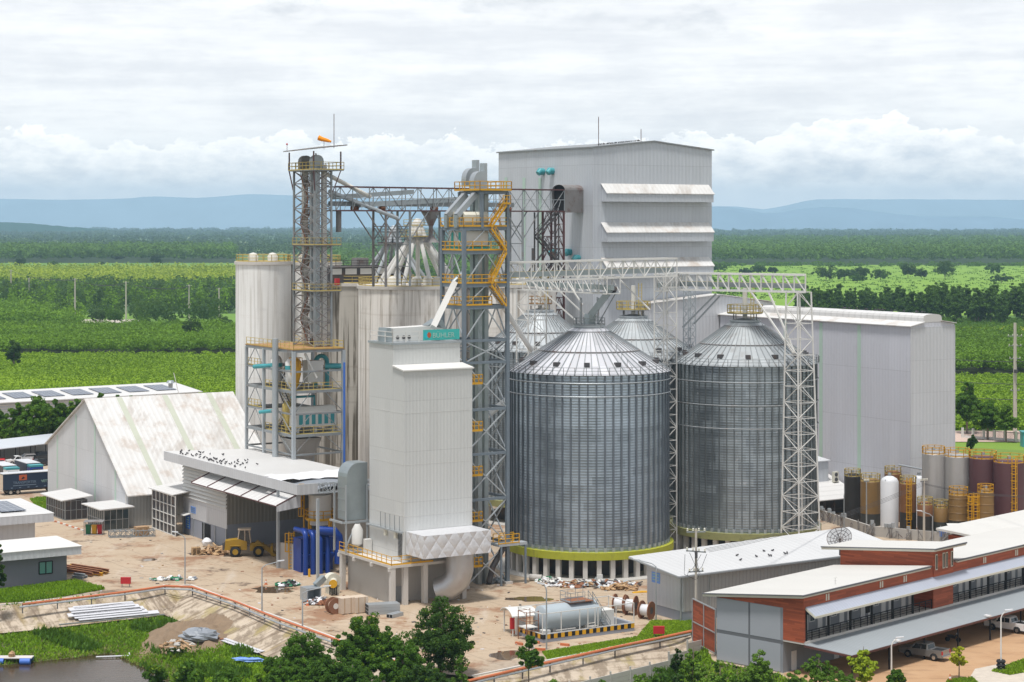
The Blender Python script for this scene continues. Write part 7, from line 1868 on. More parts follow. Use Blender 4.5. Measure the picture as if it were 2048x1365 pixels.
def car(loc, rz, paint, label, suv=False):
    t = thing('parked_car', label, 'car', loc, 'parked vehicles'); o = loc; W = .88; h = 1.0 if suv else .88
    wx = (-1.35, 1.35); low = arch_profile(-2.2, 2.2, .3, 0, wx, .38)
    def pr(pts, ins, name, mat):
        n = len(pts); a = [o+V(x,-W+(ins if z > h else 0),z) for x, z in pts]; b = [o+V(x,W-(ins if z > h else 0),z) for x, z in pts]
        m = MB(); m.add(a+b, [tuple(range(n))[::-1], tuple(range(n,2*n))]+[(i,(i+1)%n,(i+1)%n+n,i+n) for i in range(n)]); return m.build(name, mat, t)
    pr(low+[(2.25,.6),(2.15,h-.12),(1.2,h),(-2.1,h),(-2.25,.6)], 0, 'body', paint)
    top = h+.55 if not suv else h+.72
    pr([(1.25,h-.01),(.5,top),(-1.2,top),(-1.9,h-.01)], .16, 'cabin', paint)
    m = MB()
    for s_ in (-1,1): m.quad(o+V(1.0,s_*(W-.01),h+.04), o+V(-1.6,s_*(W-.01),h+.04), o+V(-1.2,s_*(W-.14),top-.08), o+V(.45,s_*(W-.14),top-.08))
    m.quad(*[o+V(x,y,z) for x, y, z in ((1.24,-.75,h+.03),(1.24,.75,h+.03),(.56,.65,top-.06),(.56,-.65,top-.06))])
    m.quad(*[o+V(x,y,z) for x, y, z in ((-1.9,-.75,h+.03),(-1.9,.75,h+.03),(-1.26,.65,top-.06),(-1.26,-.65,top-.06))])
    m.build('window', M['dark_glass'], t)
    for x in wx:
        for y in (-W+.08, W-.08): wheel(t, o+V(x,y,.32), V(0,1,0), .32, .22)
    t.rotation_euler = (0,0,rz)
ang = math.atan2(R.y, R.x)
pickup(XY(37,398), ang+math.pi, M['car_white'], 'white pickup in the carport with its tailgate towards the yard', False)
car(XY(62,405), ang, M['car_white'], 'white car parked next to the white pickup in the carport')
car(XY(86,406), ang+.2, M['car_black'], 'black car at the back of the carport', True)
car(XY(85,396), ang+.1, M['car_black'], 'dark car behind the gabled warehouse corner')
car(XY(2,396), ang+1.2, M['lamp_red'], 'red car at the left edge of the carport')
def carport():
    p = XY(-40,394); d = (XY(150,414)-p); n = V(-d.y,d.x).normalized()
    t = thing('carport', 'long low carport with dark posts behind the parked trucks', 'carport', p); ln = d.length; d.normalize()
    MB().slab([p-n*1+UP*3.1, p+d*ln-n*1+UP*3.1, p+d*ln+n*7+UP*3.9, p+n*7+UP*3.9], .15).build('roof', M['grey_sheet'], t)
    m = MB(); [m.bar(p+d*x+n*y, p+d*x+n*y+UP*3.2, .16) for x in range(2,int(ln),4) for y in (0,6)]; m.build('post', M['steel_dark'], t)
    MB().box(p+n*7.2, d*ln, n*.2, UP*2.6).build('back_wall', M['grey_corr'], t)
carport()
def trucks():
    p = XY(6,352); L_ = 11.5
    t = thing('box_trailer', 'dark navy box trailer with an orange emblem parked at the left edge', 'trailer', p)
    MB().box(p+UP*1.0, R*L_, L*2.5, UP*2.75).build('box', M['truck_navy'], t)
    MB().box(p+UP*3.75-R*.05-L*.05, R*(L_+.1), L*2.6, UP*.1).build('roof', M['white_sheet'], t)
    MB().box(p-R*.03+UP*1.05, R*.02, L*2.4, UP*2.6).build('end_door', M['crate_wrap'], t)
    MB().box(p+R*2.9-L*.04+UP*2.55, R*1.4, L*.03, UP*.95).build('emblem', M['truck_logo'], t)
    MB().prism([p+R*3.25-L*.06+UP*2.75, p+R*3.6-L*.06+UP*3.2, p+R*3.95-L*.06+UP*2.95, p+R*3.6-L*.06+UP*2.75], L*.015).build('emblem', M['black'], t)
    text_mesh('lettering', 'TRANSPORTER', .62, p+R*1.8-L*.05+UP*1.95, R, UP, .01, M['letter_grey'], t)
    text_mesh('lettering', 'VETTE', .62, p+R*6.9-L*.05+UP*1.95, R, UP, .01, M['letter_pale'], t)
    m = MB(); m.box(p+R*1.8-L*.05+UP*1.6, R*4.2, L*.012, UP*.12); [m.box(p+R*(1.4+1.5*i)-L*.05+UP*1.2, R*.35, L*.012, UP*.14) for i in range(6)]; m.build('stripe', M['letter_grey'], t)
    for x in (1.4,2.7,9.0):
        for y in (.15,2.35): wheel(t, p+R*x+L*y+UP*.5, L, .5, .3)
    MB().box(p+R*.5+L*.9+UP*.6, R*10, L*.7, UP*.3).build('chassis', M['steel_dark'], t)
    def cab(px, Y, mat, label, ln=2.2):
        q = XY(px, Y); k = thing('truck', label, 'truck', q, 'trucks parked behind the gabled warehouse')
        MB().prism([q+UP*.7, q+L*ln+UP*.7, q+L*ln+UP*3.2, q+L*.35+UP*3.3, q-L*.0+UP*2.0], R*2.4).build('cab', mat, k)
        MB().quad(q+R*.15-L*.02+UP*2.05, q+R*2.25-L*.02+UP*2.05, q+R*2.2+L*.3+UP*3.1, q+R*.2+L*.3+UP*3.1).build('windscreen', M['dark_glass'], k)
        MB().box(q-R*.05+UP*3.3+L*.3, R*2.5, L*1.8, UP*.35).build('visor', M['teal'], k)
        MB().box(q-L*.15+UP*.5, R*2.4, L*.2, UP*.5).build('bumper', M['white_paint'], k)
        MB().box(q+L*(ln+.3)+UP*1.1, R*2.5, L*7, UP*2.6).build('load_box', M['truck_navy'] if mat is M['blue_machine'] else M['steel_dark'], k)
        MB().box(q+L*(ln+.25)+UP*3.72, R*2.6, L*7.1, UP*.1).build('box_roof', M['white_sheet'], k)
        for x in (.2,2.2):
            for y in (.9, ln+2.5, ln+6): wheel(k, q+R*x+L*y+UP*.5, R, .5, .3)
    cab(14, 362, M['tank_white'], 'pale truck with a turquoise sun visor behind the navy trailer')
    cab(62, 366, M['blue_machine'], 'bright blue truck squeezed between the trailer and the warehouse')
trucks()
# ================================================================ wheel loader
def loader():
    c = G(497,1112); t = thing('wheel_loader', 'dirty yellow wheel loader standing in the open shed bay', 'wheel loader', c); o = c
    X, Yv = V(1,0), V(0,1)
    def pz(pts, y0, y1, name, mat): return MB().prism([o+V(x,y0,z) for x, z in pts], V(0,y1-y0)).build(name, mat, t)
    pz([(-3.4,1.0),(-3.3,2.3),(-1.4,2.55),(-.2,2.2),(-.2,1.0)], -.9, .9, 'engine_hood', M['loader_yellow'])
    pz([(-1.5,2.45),(-1.3,3.8),(.1,3.8),(.35,2.0),(-.2,1.4),(-1.0,1.4)], -.75, .75, 'cab', M['dark_glass'])
    f = MB(); [f.bar(o+V(x0,y,z0), o+V(x1,y,z1), .1) for y in (-.78,.78) for x0,z0,x1,z1 in ((-1.5,2.4,-1.3,3.8),(.35,2.0,.1,3.8),(-.5,2.2,-.5,3.8))]; f.box(o+V(-1.5,-.85,3.8), V(1.85,0), V(0,1.7), UP*.15); f.build('cab_frame', M['crate_wrap'], t)
    pz([(.2,.8),(.2,1.9),(1.8,1.9),(2.1,1.2),(1.8,.7)], -.5, .5, 'front_frame', M['loader_yellow'])
    for y in (-.62,.42): pz([(.9,1.9),(1.3,2.2),(3.2,1.0),(3.3,.5),(3.0,.45)], y, y+.2, 'lift_arm', M['loader_yellow'])
    m = MB(); m.prism([o+V(x,-1.3,z) for x, z in ((3.2,1.5),(3.5,1.6),(3.55,.5),(4.5,.15),(4.5,.05),(3.3,.1),(3.05,.6))], V(0,2.6)); m.build('bucket', M['loader_yellow'], t)
    for x in (-1.85, 1.45):
        for y in (-1.05, 1.05):
            w = MB().tube([o+V(x,y-.28,.78), o+V(x,y-.2,.78), o+V(x,y+.2,.78), o+V(x,y+.28,.78)], [.68,.78,.78,.68], 22).build('wheel', M['rubber'], t, smooth=True)
            MB().tube([o+V(x,y-.29,.78), o+V(x,y+.29,.78)], .42, 16).build('rim', M['loader_yellow'], w)
    pz([(-3.45,1.0),(-3.7,1.0),(-3.7,2.0),(-3.4,2.1)], -.9, .9, 'counterweight', M['steel_dark'])
    m = MB(); [m.box(o+V(x-.75,y-.25,1.6), V(1.5,0), V(0,.5), UP*.08) for x in (-1.85,1.45) for y in (-1.05,1.05)]; m.build('mudguard', M['loader_yellow'], t)
    t.rotation_euler = (0,0,math.radians(6))
loader()
# ================================================================ blue filter machine and neighbours in the bay
def blue_machine():
    c = XY(607, 273.5); t = thing('dust_filter', 'deep blue filter machine with four big hooped pipes', 'machine', c)
    MB().box(c+R*.2+L*1.2, R*4.9, L*2.4, UP*4.6).build('body', M['blue_machine'], t)
    MB().prism([c+R*.3+L*.2+UP*2.5, c+R*5+L*.2+UP*2.5, c+R*4.2+L*.2+UP*1.0, c+R*1.2+L*.2+UP*1.0], L*.95).build('hopper', M['blue_machine'], t)
    for i in range(4):
        q = c+R*(-.1+1.12*i)-L*.9
        arc = [q+L*(.9-.9*math.cos(math.pi/2*k/6))+UP*(5.0-.25*i+.9*math.sin(math.pi/2*k/6)) for k in range(7)]
        MB().tube([q+UP*.05, q+UP*(5.0-.25*i)]+arc[1:]+[q+L*3.2+UP*(5.9-.25*i)], .36, 12).build('hoop_pipe', M['blue_machine'], t, smooth=True)
    q = c+R*4.6-L*1.6
    MB().tube([q-R*2.6+L*1.0+UP*5.9, q-R*.6+UP*5.7, q-R*.1+UP*5.0, q+UP*4.2, q+UP*1.3], .62, 14).build('main_duct', M['blue_machine'], t, smooth=True)
    b = G(664,1187)
    k = thing('blower', 'cream blower with a yellow ringed inlet on black legs', 'blower', b)
    MB().tube([b+UP*1.6-L*.5, b+UP*1.6+L*.5], 1.05, 22).build('volute', M['cream_trim'], k, smooth=True)
    MB().box(b-R*.7-L*.5, R*1.6, L*1.0, UP*1.3).build('plinth', M['cream_trim'], k)
    i0 = b+UP*1.6-L*.5; MB().tube([i0, i0-L*1.4-R*.8], .5, 16).build('inlet', M['cream_trim'], k, smooth=True)
    MB().tube([i0-L*1.4-R*.8, i0-L*1.55-R*.88], .54, 16).build('inlet_ring', M['yellow'], k, smooth=True)
    lg = MB(); [lg.bar(i0-L*x-R*y-UP*.4, i0-L*x-R*y-UP*1.6, .12) for x in (.5,1.1) for y in (.2,.8)]; lg.build('leg', M['black'], k)
    o = MB().tube([c-R*.3-L*2.4, c-R*.3-L*2.4+UP*1.1], .16, 10).build('bollard', M['yellow'], origin=c-R*.3-L*2.4); tag(o, 'short yellow bollard in front of the blue pipes', 'bollard')
    # yellow ladder cages and white vessel
    q = G(583,1140); k = thing('access_ladder', 'yellow caged ladder beside the concrete bay wall', 'ladder', q)
    m = MB(); ladder(m, q, 5.3, V(0,-1), .7, False, .11); rail(m, [q+V(-.9,.3,2.4), q+V(.4,.3,2.4)], 2.6, .45, .1); m.bar(q+UP*4.2, q+R*4.5+UP*4.2, .1); m.build('frame', M['yellow'], k)
    q = XY(640,279); k = thing('mixing_vessel', 'white vessel with a yellow railed platform inside the bay', 'vessel', q)
    MB().lathe([(1.4,6.0),(1.6,7),(1.6,10.2),(.6,10.9),(0,11)], q, 18).build('body', M['white_paint'], k, smooth=True)
    m = MB(); rail(m, ring_pts(q+UP*6.9, 2.1, 10), 1.15, 1, .1); m.build('railing', M['yellow'], k)
    m = MB(); m.lathe([(2.1,6.7),(2.1,6.9)], q, 10, cap=True); [m.bar(q+V(x,y,0), q+V(x,y,6.7), .2) for x in (-1.4,1.4) for y in (-1.4,1.4)]; ladder(m, q+V(-2.2,-.3,5), 6.5, V(-1,0), .7, True, .1); m.build('stand', M['yellow'], k)
    q = XY(664,281); o = MB().box(q, R*8, L*.3, UP*10.5).build('partition', M['concrete'], origin=q); tag(o, 'blotched grey partition wall behind the blue machine', 'wall')
blue_machine()
# ================================================================ yard clutter
def obj(name, label, cat, mb, mat, at, group=None, smooth=False): return tag(mb.build(name, mat, origin=at, smooth=smooth), label, cat, group)
def crate(px, py, w, d, h, label, mat, group=None, ang=R, n2=L):
    q = G(px,py); t = thing('crate', label, 'crate', q, group)
    MB().box(q+UP*.12, ang*w, n2*d, UP*h).build('box', mat, t)
    m = MB(); [m.box(q+ang*x, ang*.15, n2*d, UP*.11) for x in (0,w/2-.07,w-.15)]; m.build('skid', M['pallet_wood'], t)
    m = MB(); [m.bar(q-n2*.01+ang*x+UP*.12, q-n2*.01+ang*x+UP*(h+.13), .06) for x in (w*.25,w*.75)]; m.build('strap', M['wood'], t)
crate(683,1231,1.75,1.6,1.9,'tan wrapped crate right of the copper spool',M['crate_wrap'],'wrapped crates')
crate(711,1229,1.75,1.6,1.9,'tan wrapped crate next to the steel section pile',M['crate_wrap'],'wrapped crates')
q = G(614,1205); t = thing('steel_box', 'open galvanised duct box lying by the blower', 'duct box', q)
m = MB(); m.box(q, R*.12, L*2, UP*1.7); m.box(q+R*1.9, R*.12, L*2, UP*1.7); m.box(q+R*.12, R*1.78, L*2, UP*.1); m.box(q+R*.12+UP*1.6, R*1.78, L*2, UP*.1); m.box(q+R*.12+L*1.9+UP*.1, R*1.78, L*.1, UP*1.5); m.build('casing', M['galv'], t)
MB().bar(q+L*1.0+R*1.7+UP*1.8, q+L*1.2+R*3.0+UP*2.7, .7).build('flap', M['galv_duct'], t)
def heap(name, label, cx, cy, rx, ry, n, mats, h, seed, sz=(.5,1.3), kind='stuff', z=.05):
    r2 = random.Random(seed); m = MB()
    for i in range(n):
        a = r2.uniform(0,6.28); k = r2.random()**.6; q = cx and G(cx,cy)+V(rx*k*math.cos(a), ry*k*math.sin(a), z)
        hh = h*(1-k)*r2.random(); l_ = r2.uniform(*sz); d = V(math.cos(r2.uniform(0,3.14)), math.sin(r2.uniform(0,3.14)), r2.uniform(-.25,.4)).normalized()
        if r2.random() < .6: m.bar(q+UP*(hh+.1)-d*l_/2, q+UP*(hh+.1)+d*l_/2, r2.uniform(.12,.5), r2.uniform(.05,.14), r2.randrange(len(mats)))
        else: m.blob(q+UP*(hh*.6+.1), r2.uniform(.2,.5), (1,1,.6), i, 6, 4, .4, r2.randrange(len(mats)))
    o = m.build(name, mats, origin=G(cx,cy)); o['kind'] = kind; o['label'] = label; o['category'] = 'scrap heap' if kind == 'stuff' else name; return o
heap('scrap_heap', 'long heap of torn sacks, boards and scrap before the front silo', 1185, 1172, 6.6, 2.0, 210, [M['white_tarp'],M['wood'],M['steel_dark'],M['white_paint'],M['rusty'],M['galv']], .9, 1, (.5,1.6))
heap('scrap_heap', 'green and white sacks heaped at the left of the scrap', 1098, 1164, 1.8, 1.0, 50, [M['green_paint'],M['white_tarp'],M['white_paint'],M['steel_dark']], .9, 2, (.4,1.0))
heap('scrap_heap', 'brown pile of broken timber at the right of the scrap', 1240, 1180, 2.2, .9, 70, [M['pallet_wood'],M['wood']], .9, 3, (.7,1.7))
heap('scrap_heap', 'broken pallet wood heaped beside the yellow loader', 425, 1108, 2.6, 1.5, 90, [M['pallet_wood'],M['wood']], 1.5, 4, (.8,1.9))
heap('scrap_heap', 'metal offcuts and foil scraps piled by the duct box', 640, 1208, 2.4, 1.3, 90, [M['galv'],M['white_tarp'],M['steel_dark'],M['rusty']], .9, 5, (.5,1.5))
heap('scrap_heap', 'green and white bags dumped by the brown puddle', 577, 1172, 1.7, 1.0, 40, [M['green_paint'],M['white_tarp'],M['steel_dark']], .7, 6, (.3,.9))
heap('scrap_heap', 'white sheets and netting dropped behind the bank corner', 345, 1161, 3.4, .8, 36, [M['white_tarp'],M['white_paint'],M['tarp'],M['green_paint']], .5, 7, (.6,1.5))
heap('scrap_heap', 'machine scraps under the blue tower legs', 985, 1166, 2.2, 1.2, 46, [M['steel_dark'],M['galv'],M['steel_grey']], .9, 8, (.4,1.2))
heap('scrap_heap', 'dark machinery clutter under the right silo edge', 1420, 1105, 4, 1.5, 60, [M['steel_dark'],M['galv'],M['steel_rust']], .8, 9, (.4,1.2))
# standing white board in the scrap heap
q = G(1194,1168); obj('board', 'upright white board standing in the scrap heap', 'board', MB().box(q, V(.75,0), V(0,.25), UP*1.2), M['white_paint'], q)
q = G(1265,1187); obj('hose', 'thick yellow tube lying at the right end of the scrap', 'hose', MB().tube([q, q+V(1.2,.3,.1), q+V(2.6,.5,.05)], .18, 8), M['yellow'], q)
q = G(1060,1162); obj('pipe', 'grey concrete pipe length lying under the front silo', 'pipe', MB().tube([q+UP*.45, q+V(1.6,-.5,.45)], .45, 14), M['concrete'], q)
# stacked steel sections
def beams(px, py, n, rows, ln, d, mat, label, s=.32):
    q = G(px,py); t = thing('steel_pile', label, 'steel pile', q); nn = V(-d.y,d.x)
    for j in range(rows):
        m = MB()
        for i in range(n): m.box(q+nn*(i*s*1.06)+UP*(j*s*1.04+.04), d*ln, nn*s, UP*s)
        m.build('beam', mat, t)
        e = MB(); [e.box(q+nn*(i*s*1.06+.05)+UP*(j*s*1.04+.09)-d*.012, d*.01, nn*(s-.1), UP*(s-.1)) for i in range(n)]; e.build('hollow_end', M['black'], t)
beams(737,1232,4,3,4.0,(R*.8-L*.2).normalized(),M['galv'],'neat stack of galvanised box sections by the dryer columns',.40)
beams(785,1238,2,1,2.2,(R*.9+L*.4).normalized(),M['galv'],'two short box sections lying in front of the dryer',.45)
def long_beams(px, py, n, ln, d, mat, label, s, jit, name='girder_pile'):
    q = G(px,py); t = thing(name, label, 'girder pile', q); nn = V(-d.y,d.x); r2 = random.Random(px)
    for i in range(n):
        o = q+nn*(i*s*1.5)+d*r2.uniform(-jit,jit)+UP*(.05+.25*(i%2)); m = MB()
        m.box(o, d*ln*r2.uniform(.8,1), nn*s, UP*.06); m.box(o+UP*s, d*ln*.9, nn*s, UP*.06); m.box(o+nn*(s/2-.03), d*ln*.9, nn*.06, UP*s); m.build('girder', mat[i%len(mat)], t)
long_beams(222,1147,8,8.5,-(R*.55+V(.0,-.0)+V(.35,-.62)*.0+L*-.0).normalized() if False else V(-.80,.60),[M['yellow'],M['rusty'],M['ochre_deck'],M['rusty']],'rusty and orange steel girders laid beside the grey house',.34,.8)
long_beams(178,1157,3,2.2,V(-.85,.5),[M['galv']],'three short grey pipes next to the orange girders',.3,.2,'pipe_pile')
def bins():
    for px, mat, lab in ((177,'green_paint','green'),(189,'yellow','yellow'),(200,'red_paint','red')):
        q = G(px,1069); t = thing('waste_bin', lab+' wheeled waste bin in the row of three', 'waste bin', q, 'wheeled bins by the kiosk')
        MB().prism([q+V(-.3,-.3,.1), q+V(.3,-.3,.1), q+V(.36,-.36,1.35), q+V(-.36,-.36,1.35)], V(0,.66)).build('body', M[mat], t)
        MB().box(q+V(-.42,-.42,1.35), V(.84,0), V(0,.85), UP*.14).build('lid', M[mat], t)
    q = G(188,1070); t = thing('bin_rack', 'dark roofed rack over the three wheeled bins', 'rack', q)
    m = MB(); [m.bar(q+V(x,y,0), q+V(x,y,2.0), .09) for x in (-1.4,1.4) for y in (-.6,.6)]; m.slab([q+V(-1.5,-.7,2.0), q+V(1.5,-.7,2.0), q+V(1.5,.8,2.15), q+V(-1.5,.8,2.15)], .06); m.box(q+V(-1.4,-.55,.02), V(2.8,0), V(0,1.1), UP*.06); m.build('frame', M['steel_rust'], t)
    q = G(181,1049); obj('fire_box', 'red fire hose box behind the bin rack', 'box', MB().box(q+UP*.8, V(.6,0), V(0,.3), UP*1.0).bar(q+V(.3,.15,0), q+V(.3,.15,.8), .1), M['red_paint'], q)
bins()
q = G(220,1077); t = thing('steel_truss', 'grey steel truss frame lying before the gabled warehouse', 'steel frame', q)
m = MB(); truss_bridge(m, m, q+UP*.1, q+V(6.6,1.4,.1), V(-.5,1.4), .9, 8, .14, .1); m.build('truss', M['steel_grey'], t)
crate(274,1074,2.0,1.4,1.3,'worn square wooden bin full of scraps next to the steel frame',M['wood'])
def pallet(loc, rz, label, group):
    t = thing('pallet', label, 'pallet', loc, group); m = MB()
    for i in range(7): m.box(loc+V(-.6,-.5+i*.155,.12), V(1.2,0), V(0,.1), UP*.03)
    for x in (-.6,-.05,.5): m.box(loc+V(x,-.5,0), V(.1,0), V(0,1.03), UP*.12)
    m.build('deck', M['pallet_wood'], t); t.rotation_euler = (0,0,rz); return t
g = 'pallets stacked by the shed wall'
p0 = pallet(G(392,1110), .3, 'wooden pallet in the short stack left of the broken wood', g)
for i in range(1, 7): dup(p0, G(392,1110)+UP*.16*i, .3+.05*(i%3))
q = G(413,1094); obj('bulk_bag', 'white bulk bag in the dark shed doorway', 'bag', MB().blob(q+UP*.65, .72, (1,1,.95), 5, 10, 7, .12), M['white_tarp'], q, smooth=True)
# cones, red posts
def cone(px, py, label, z=0.0):
    q = G(px,py,z); t = thing('traffic_cone', label, 'traffic cone', q, 'traffic cones')
    MB().lathe([(.2,.04),(.04,.75)], q+UP*0, 12).build('cone', M['orange_paint'], t); MB().lathe([(.14,.32),(.095,.5)], q+V(0,0,.005), 12).build('band', M['white_paint'], t); MB().cbox(q, V(.46,0), V(0,.46), .05).build('base', M['orange_paint'], t)
cone(615,1212,'orange cone by the metal offcuts'); cone(1900,1363,'orange cone at the foot of the yellow green tree',.05); cone(532,1170,'thin red white post cone beside the brown puddle')
# fire boxes on the pipe line
for px, py, z, lab in ((251,1176,0,'red hose cabinet on the pipe at the left bank'),(1318,1277,0,'red hose cabinet on the pipe by the fuel tank')):
    q = G(px,py,z); t = thing('hose_cabinet', lab, 'hose cabinet', q); MB().box(q+V(-.65,0,.5), V(1.3,0), V(0,.4), UP*.85).build('box', M['red_paint'], t); m = MB(); [m.bar(q+V(x,.2,0), q+V(x,.2,.5), .08) for x in (-.5,.5)]; m.build('leg', M['steel_grey'], t)
def yard_litter():
    r2 = random.Random(31); m = MB()
    for i in range(420):
        px, py = r2.uniform(150,1300), 1075+r2.random()**.7*240; q = G(px,py,.03)
        if inside(q.x, q.y, POLY) or q.y < 215: continue
        a = r2.uniform(0,6.3); d = V(math.cos(a), math.sin(a)); w = r2.uniform(.08,.5)
        m.box(q, d*w, V(-d.y,d.x)*r2.uniform(.06,.3), UP*r2.uniform(.02,.12), r2.randrange(5))
    o = m.build('litter', [M['wood'],M['rusty'],M['white_tarp'],M['concrete'],M['steel_dark']]); o['kind'] = 'stuff'; o['label'] = 'small scraps and stones scattered over the yard'; o['category'] = 'litter'
yard_litter()
# pipe lines along the banks
def pipeline(pts, label, r=.14):
    t = thing('fire_pipe', label, 'pipe', pts[0]); m = MB(); m.tube([p+UP*.62 for p in pts], r, 8); m.build('main_pipe', M['orange_paint'], t, smooth=True)
    g_ = MB(); nn = [V(.0,-.5)]*len(pts); g_.tube([p+V(-.25,-.4,.34) for p in pts], .12, 6); g_.build('conduit', M['galv'], t)
    s = MB()
    for a, b in zip(pts, pts[1:]):
        n = max(1, int((b-a).length/4))
        for i in range(n+1): q = a.lerp(b,i/n); s.bar(q-UP*.5, q+UP*.6, .12)
    s.build('stand', M['steel_rust'], t)
pipeline([G(45,1219), G(250,1194), G(330,1182), G(385,1184), G(470,1213), G(560,1250), G(700,1300), G(800,1338)], 'orange fire pipe running along the pond bank on short stands')
pipeline([G(930,1376), G(1100,1336), G(1230,1306), G(1320,1287), G(1384,1273)], 'orange fire pipe running past the fuel tank on short stands', .16)
# red and white kerb stones
def kerb_stones():
    r2 = random.Random(1); pts = [(88+i*9.5, 1040+i*3.0) for i in range(8)]
    prs = []
    for i, (px,py) in enumerate([(1022,1268),(1030,1289),(1052,1297),(1070,1302),(1120,1292),(1060,1287)]):
        q = G(px,py); d = V(1,0).lerp(V(.5,-.8), r2.random()); o = MB().box(q, d*1.3, V(-d.y,d.x)*.3, UP*.3).build('kerb_stone', M['white_paint'] if i == 2 else M['orange_paint'], origin=q)
        tag(o, 'painted kerb block lying near the arched canopy' if i != 2 else 'white kerb block lying near the arched canopy', 'kerb block', 'painted kerb blocks near the arched canopy')
    q0, q1 = G(86,1037), G(166,1063); m = MB(); n = 14
    for i in range(n): m.box(q0.lerp(q1,i/n), (q1-q0)/n*.97, V(.1,.3), UP*.2, i%2)
    o = m.build('painted_kerb', [M['orange_paint'],M['white_paint']], origin=q0); tag(o, 'orange and white painted kerb before the kiosks', 'kerb')
kerb_stones()
# material on the bank
def bz(p, up=.42): return V(p.x, p.y, ground_z(p.x, p.y)+up)
def bank_sheets():
    q = bz(G(140,1246,-1.9)); e = bz(G(310,1228,-1.9))
    t = thing('sheet_stack', 'long bundle of white sheets lying on the sloping bank', 'sheet stack', q); d = (e-q).normalized(); n = V(-d.y,d.x,.35).normalized(); r2 = random.Random(6)
    for i in range(7):
        o = q+n*(i*.27)+d*r2.uniform(0,1.5)+UP*(.12+.05*(i%3)+.10*i); MB().box(o, d*(10.8-.4*i)*r2.uniform(.9,1.0), n*.75, UP*.07).build('sheet', M['pallet_sheet'], t)
    MB().bar(q-n*.3-d*1.5+UP*.05, e+d*1.2-n*.2+UP*.05, .12, .12).build('pipe', M['galv'], t)
    a = bz(G(378,1254,-1.9)); b = bz(G(520,1306,-2.0))
    t = thing('sheet_strip', 'white and rusty sheets laid end to end at the foot of the bank', 'sheet strip', a); d = (b-a).normalized(); n = V(d.y,-d.x,0); ln = (b-a).length
    k = 0
    for i, (f0, f1) in enumerate(((0,.16),(.13,.32),(.29,.5),(.47,.74),(.7,1.0))):
        for j in range(2): MB().box(a+d*ln*f0-n*(.55*j-.4)+UP*(.06*((i+j)%3)+.02), d*ln*(f1-f0), -n*.5, UP*.05).build('sheet', M['rusty'] if (i in (0,2) and j == 0) else M['pallet_sheet'], t)
    c = bz(G(398,1278,-1.8), .75); t = thing('tarp_bundle', 'crumpled grey tarpaulin bundle on the soil mound', 'tarpaulin', c)
    m = MB(); m.blob(c+UP*.5, 2.0, (1.15,.9,.42), 12, 16, 10, .16); m.build('cloth', M['tarp'], t)
    c = bz(G(500,1325,-2.3), .3); t = thing('tarp_scrap', 'crumpled blue tarpaulin scrap in the grass', 'tarpaulin', c); m = MB(); m.blob(c+UP*.25, .95, (1.5,.5,.25), 3, 10, 6, .35); m.blob(c+V(-1.2,.8,.2), .6, (1.6,.4,.3), 5, 8, 5, .35); m.build('cloth', M['pale_blue_sign'], t)
bank_sheets()
def soil():
    sm = pm('mound_soil', (.22,.155,.10), .95, 0, .3, .9, streak=.6, scol=(.12,.09,.06), ssc=(.8,.8,.8), bump=.8, bs=1.6)
    me = MB(); N, Mx = 30, 22; c = G(366,1262,-2.2); r2 = np.random.default_rng(5); rn = r2.normal(0,.09,(Mx+1,N+1))
    for j in range(Mx+1):
        for i in range(N+1):
            x = c.x-5.2+12.5*i/N; y = c.y-11.5+17.5*j/Mx
            u = (i/N-.5)*2; w = (j/Mx-.5)*2; k = max(0, 1-abs(u)**2.2)*max(0, 1-abs(w)**2.5)
            g_ = ground_z(x,y); me.v.append(V(x,y,g_-.25+1.55*k+rn[j,i]*k*2+.35*math.sin(x*2.1+y*1.3)*k))
    me.f = [(j*(N+1)+i, j*(N+1)+i+1, (j+1)*(N+1)+i+1, (j+1)*(N+1)+i) for j in range(Mx) for i in range(N)]; me.m = [0]*len(me.f)
    o = me.build('soil_mound', sm, smooth=True); struct(o, 'bare brown soil mound sliding into the pond', 'structure')
    heap('rubble', 'broken concrete lumps on the soil mound', 352, 1266, 2.2, 3.2, 26, [M['pale_concrete'],M['concrete'],M['wood']], .35, 15, (.4,1.6), 'stuff', -1.6)
soil()
# pump raft
q = G(28,1325,-3.45); t = thing('pump_raft', 'small raft on four blue floats at the pond edge', 'raft', q)
for x in (-1.6,1.5):
    for y in (-.8,.8): MB().tube([q+V(x-.6,y,.25), q+V(x+.6,y,.25)], .38, 12).build('float', M['blue_sign'], t, smooth=True)
MB().box(q+V(-2.2,-.7,.55), V(4.4,0), V(0,1.4), UP*.1).build('deck', M['pale_concrete'], t); MB().blob(q+V(-.3,0,.9), .4, (1,1,1.1), 4).build('pump', M['wood'], t)
q = G(192,1316,-3.4); obj('floating_pipe', 'pale bent plastic pipe floating on the weeds', 'pipe', MB().tube([q+UP*.1, q+V(3.9,.6,.12), q+V(3.7,1.2,.3)], .09, 6), M['tank_white'], q)
# precast fence
def fence():
    a, b = V(1.5,206.2), V(22.0,227.2); t = thing('precast_fence', 'pale precast concrete fence below the right bank', 'fence', V(a.x,a.y,-2)); n = 9; d = (b-a)/n
    for i in range(n):
        q = a+d*i; z = min(ground_z(q.x,q.y), ground_z(q.x+d.x,q.y+d.y))
        m = MB(); 
        for k in range(4): m.box(V(q.x,q.y,z-.2+k*.52), d, V(.05,-.05), UP*.50)
        m.build('panel', M['pale_concrete'], t); MB().cbox(V(q.x,q.y,z-.3), V(.2,.0), V(0,.2), 2.5).build('post', M['concrete'], t)
fence()
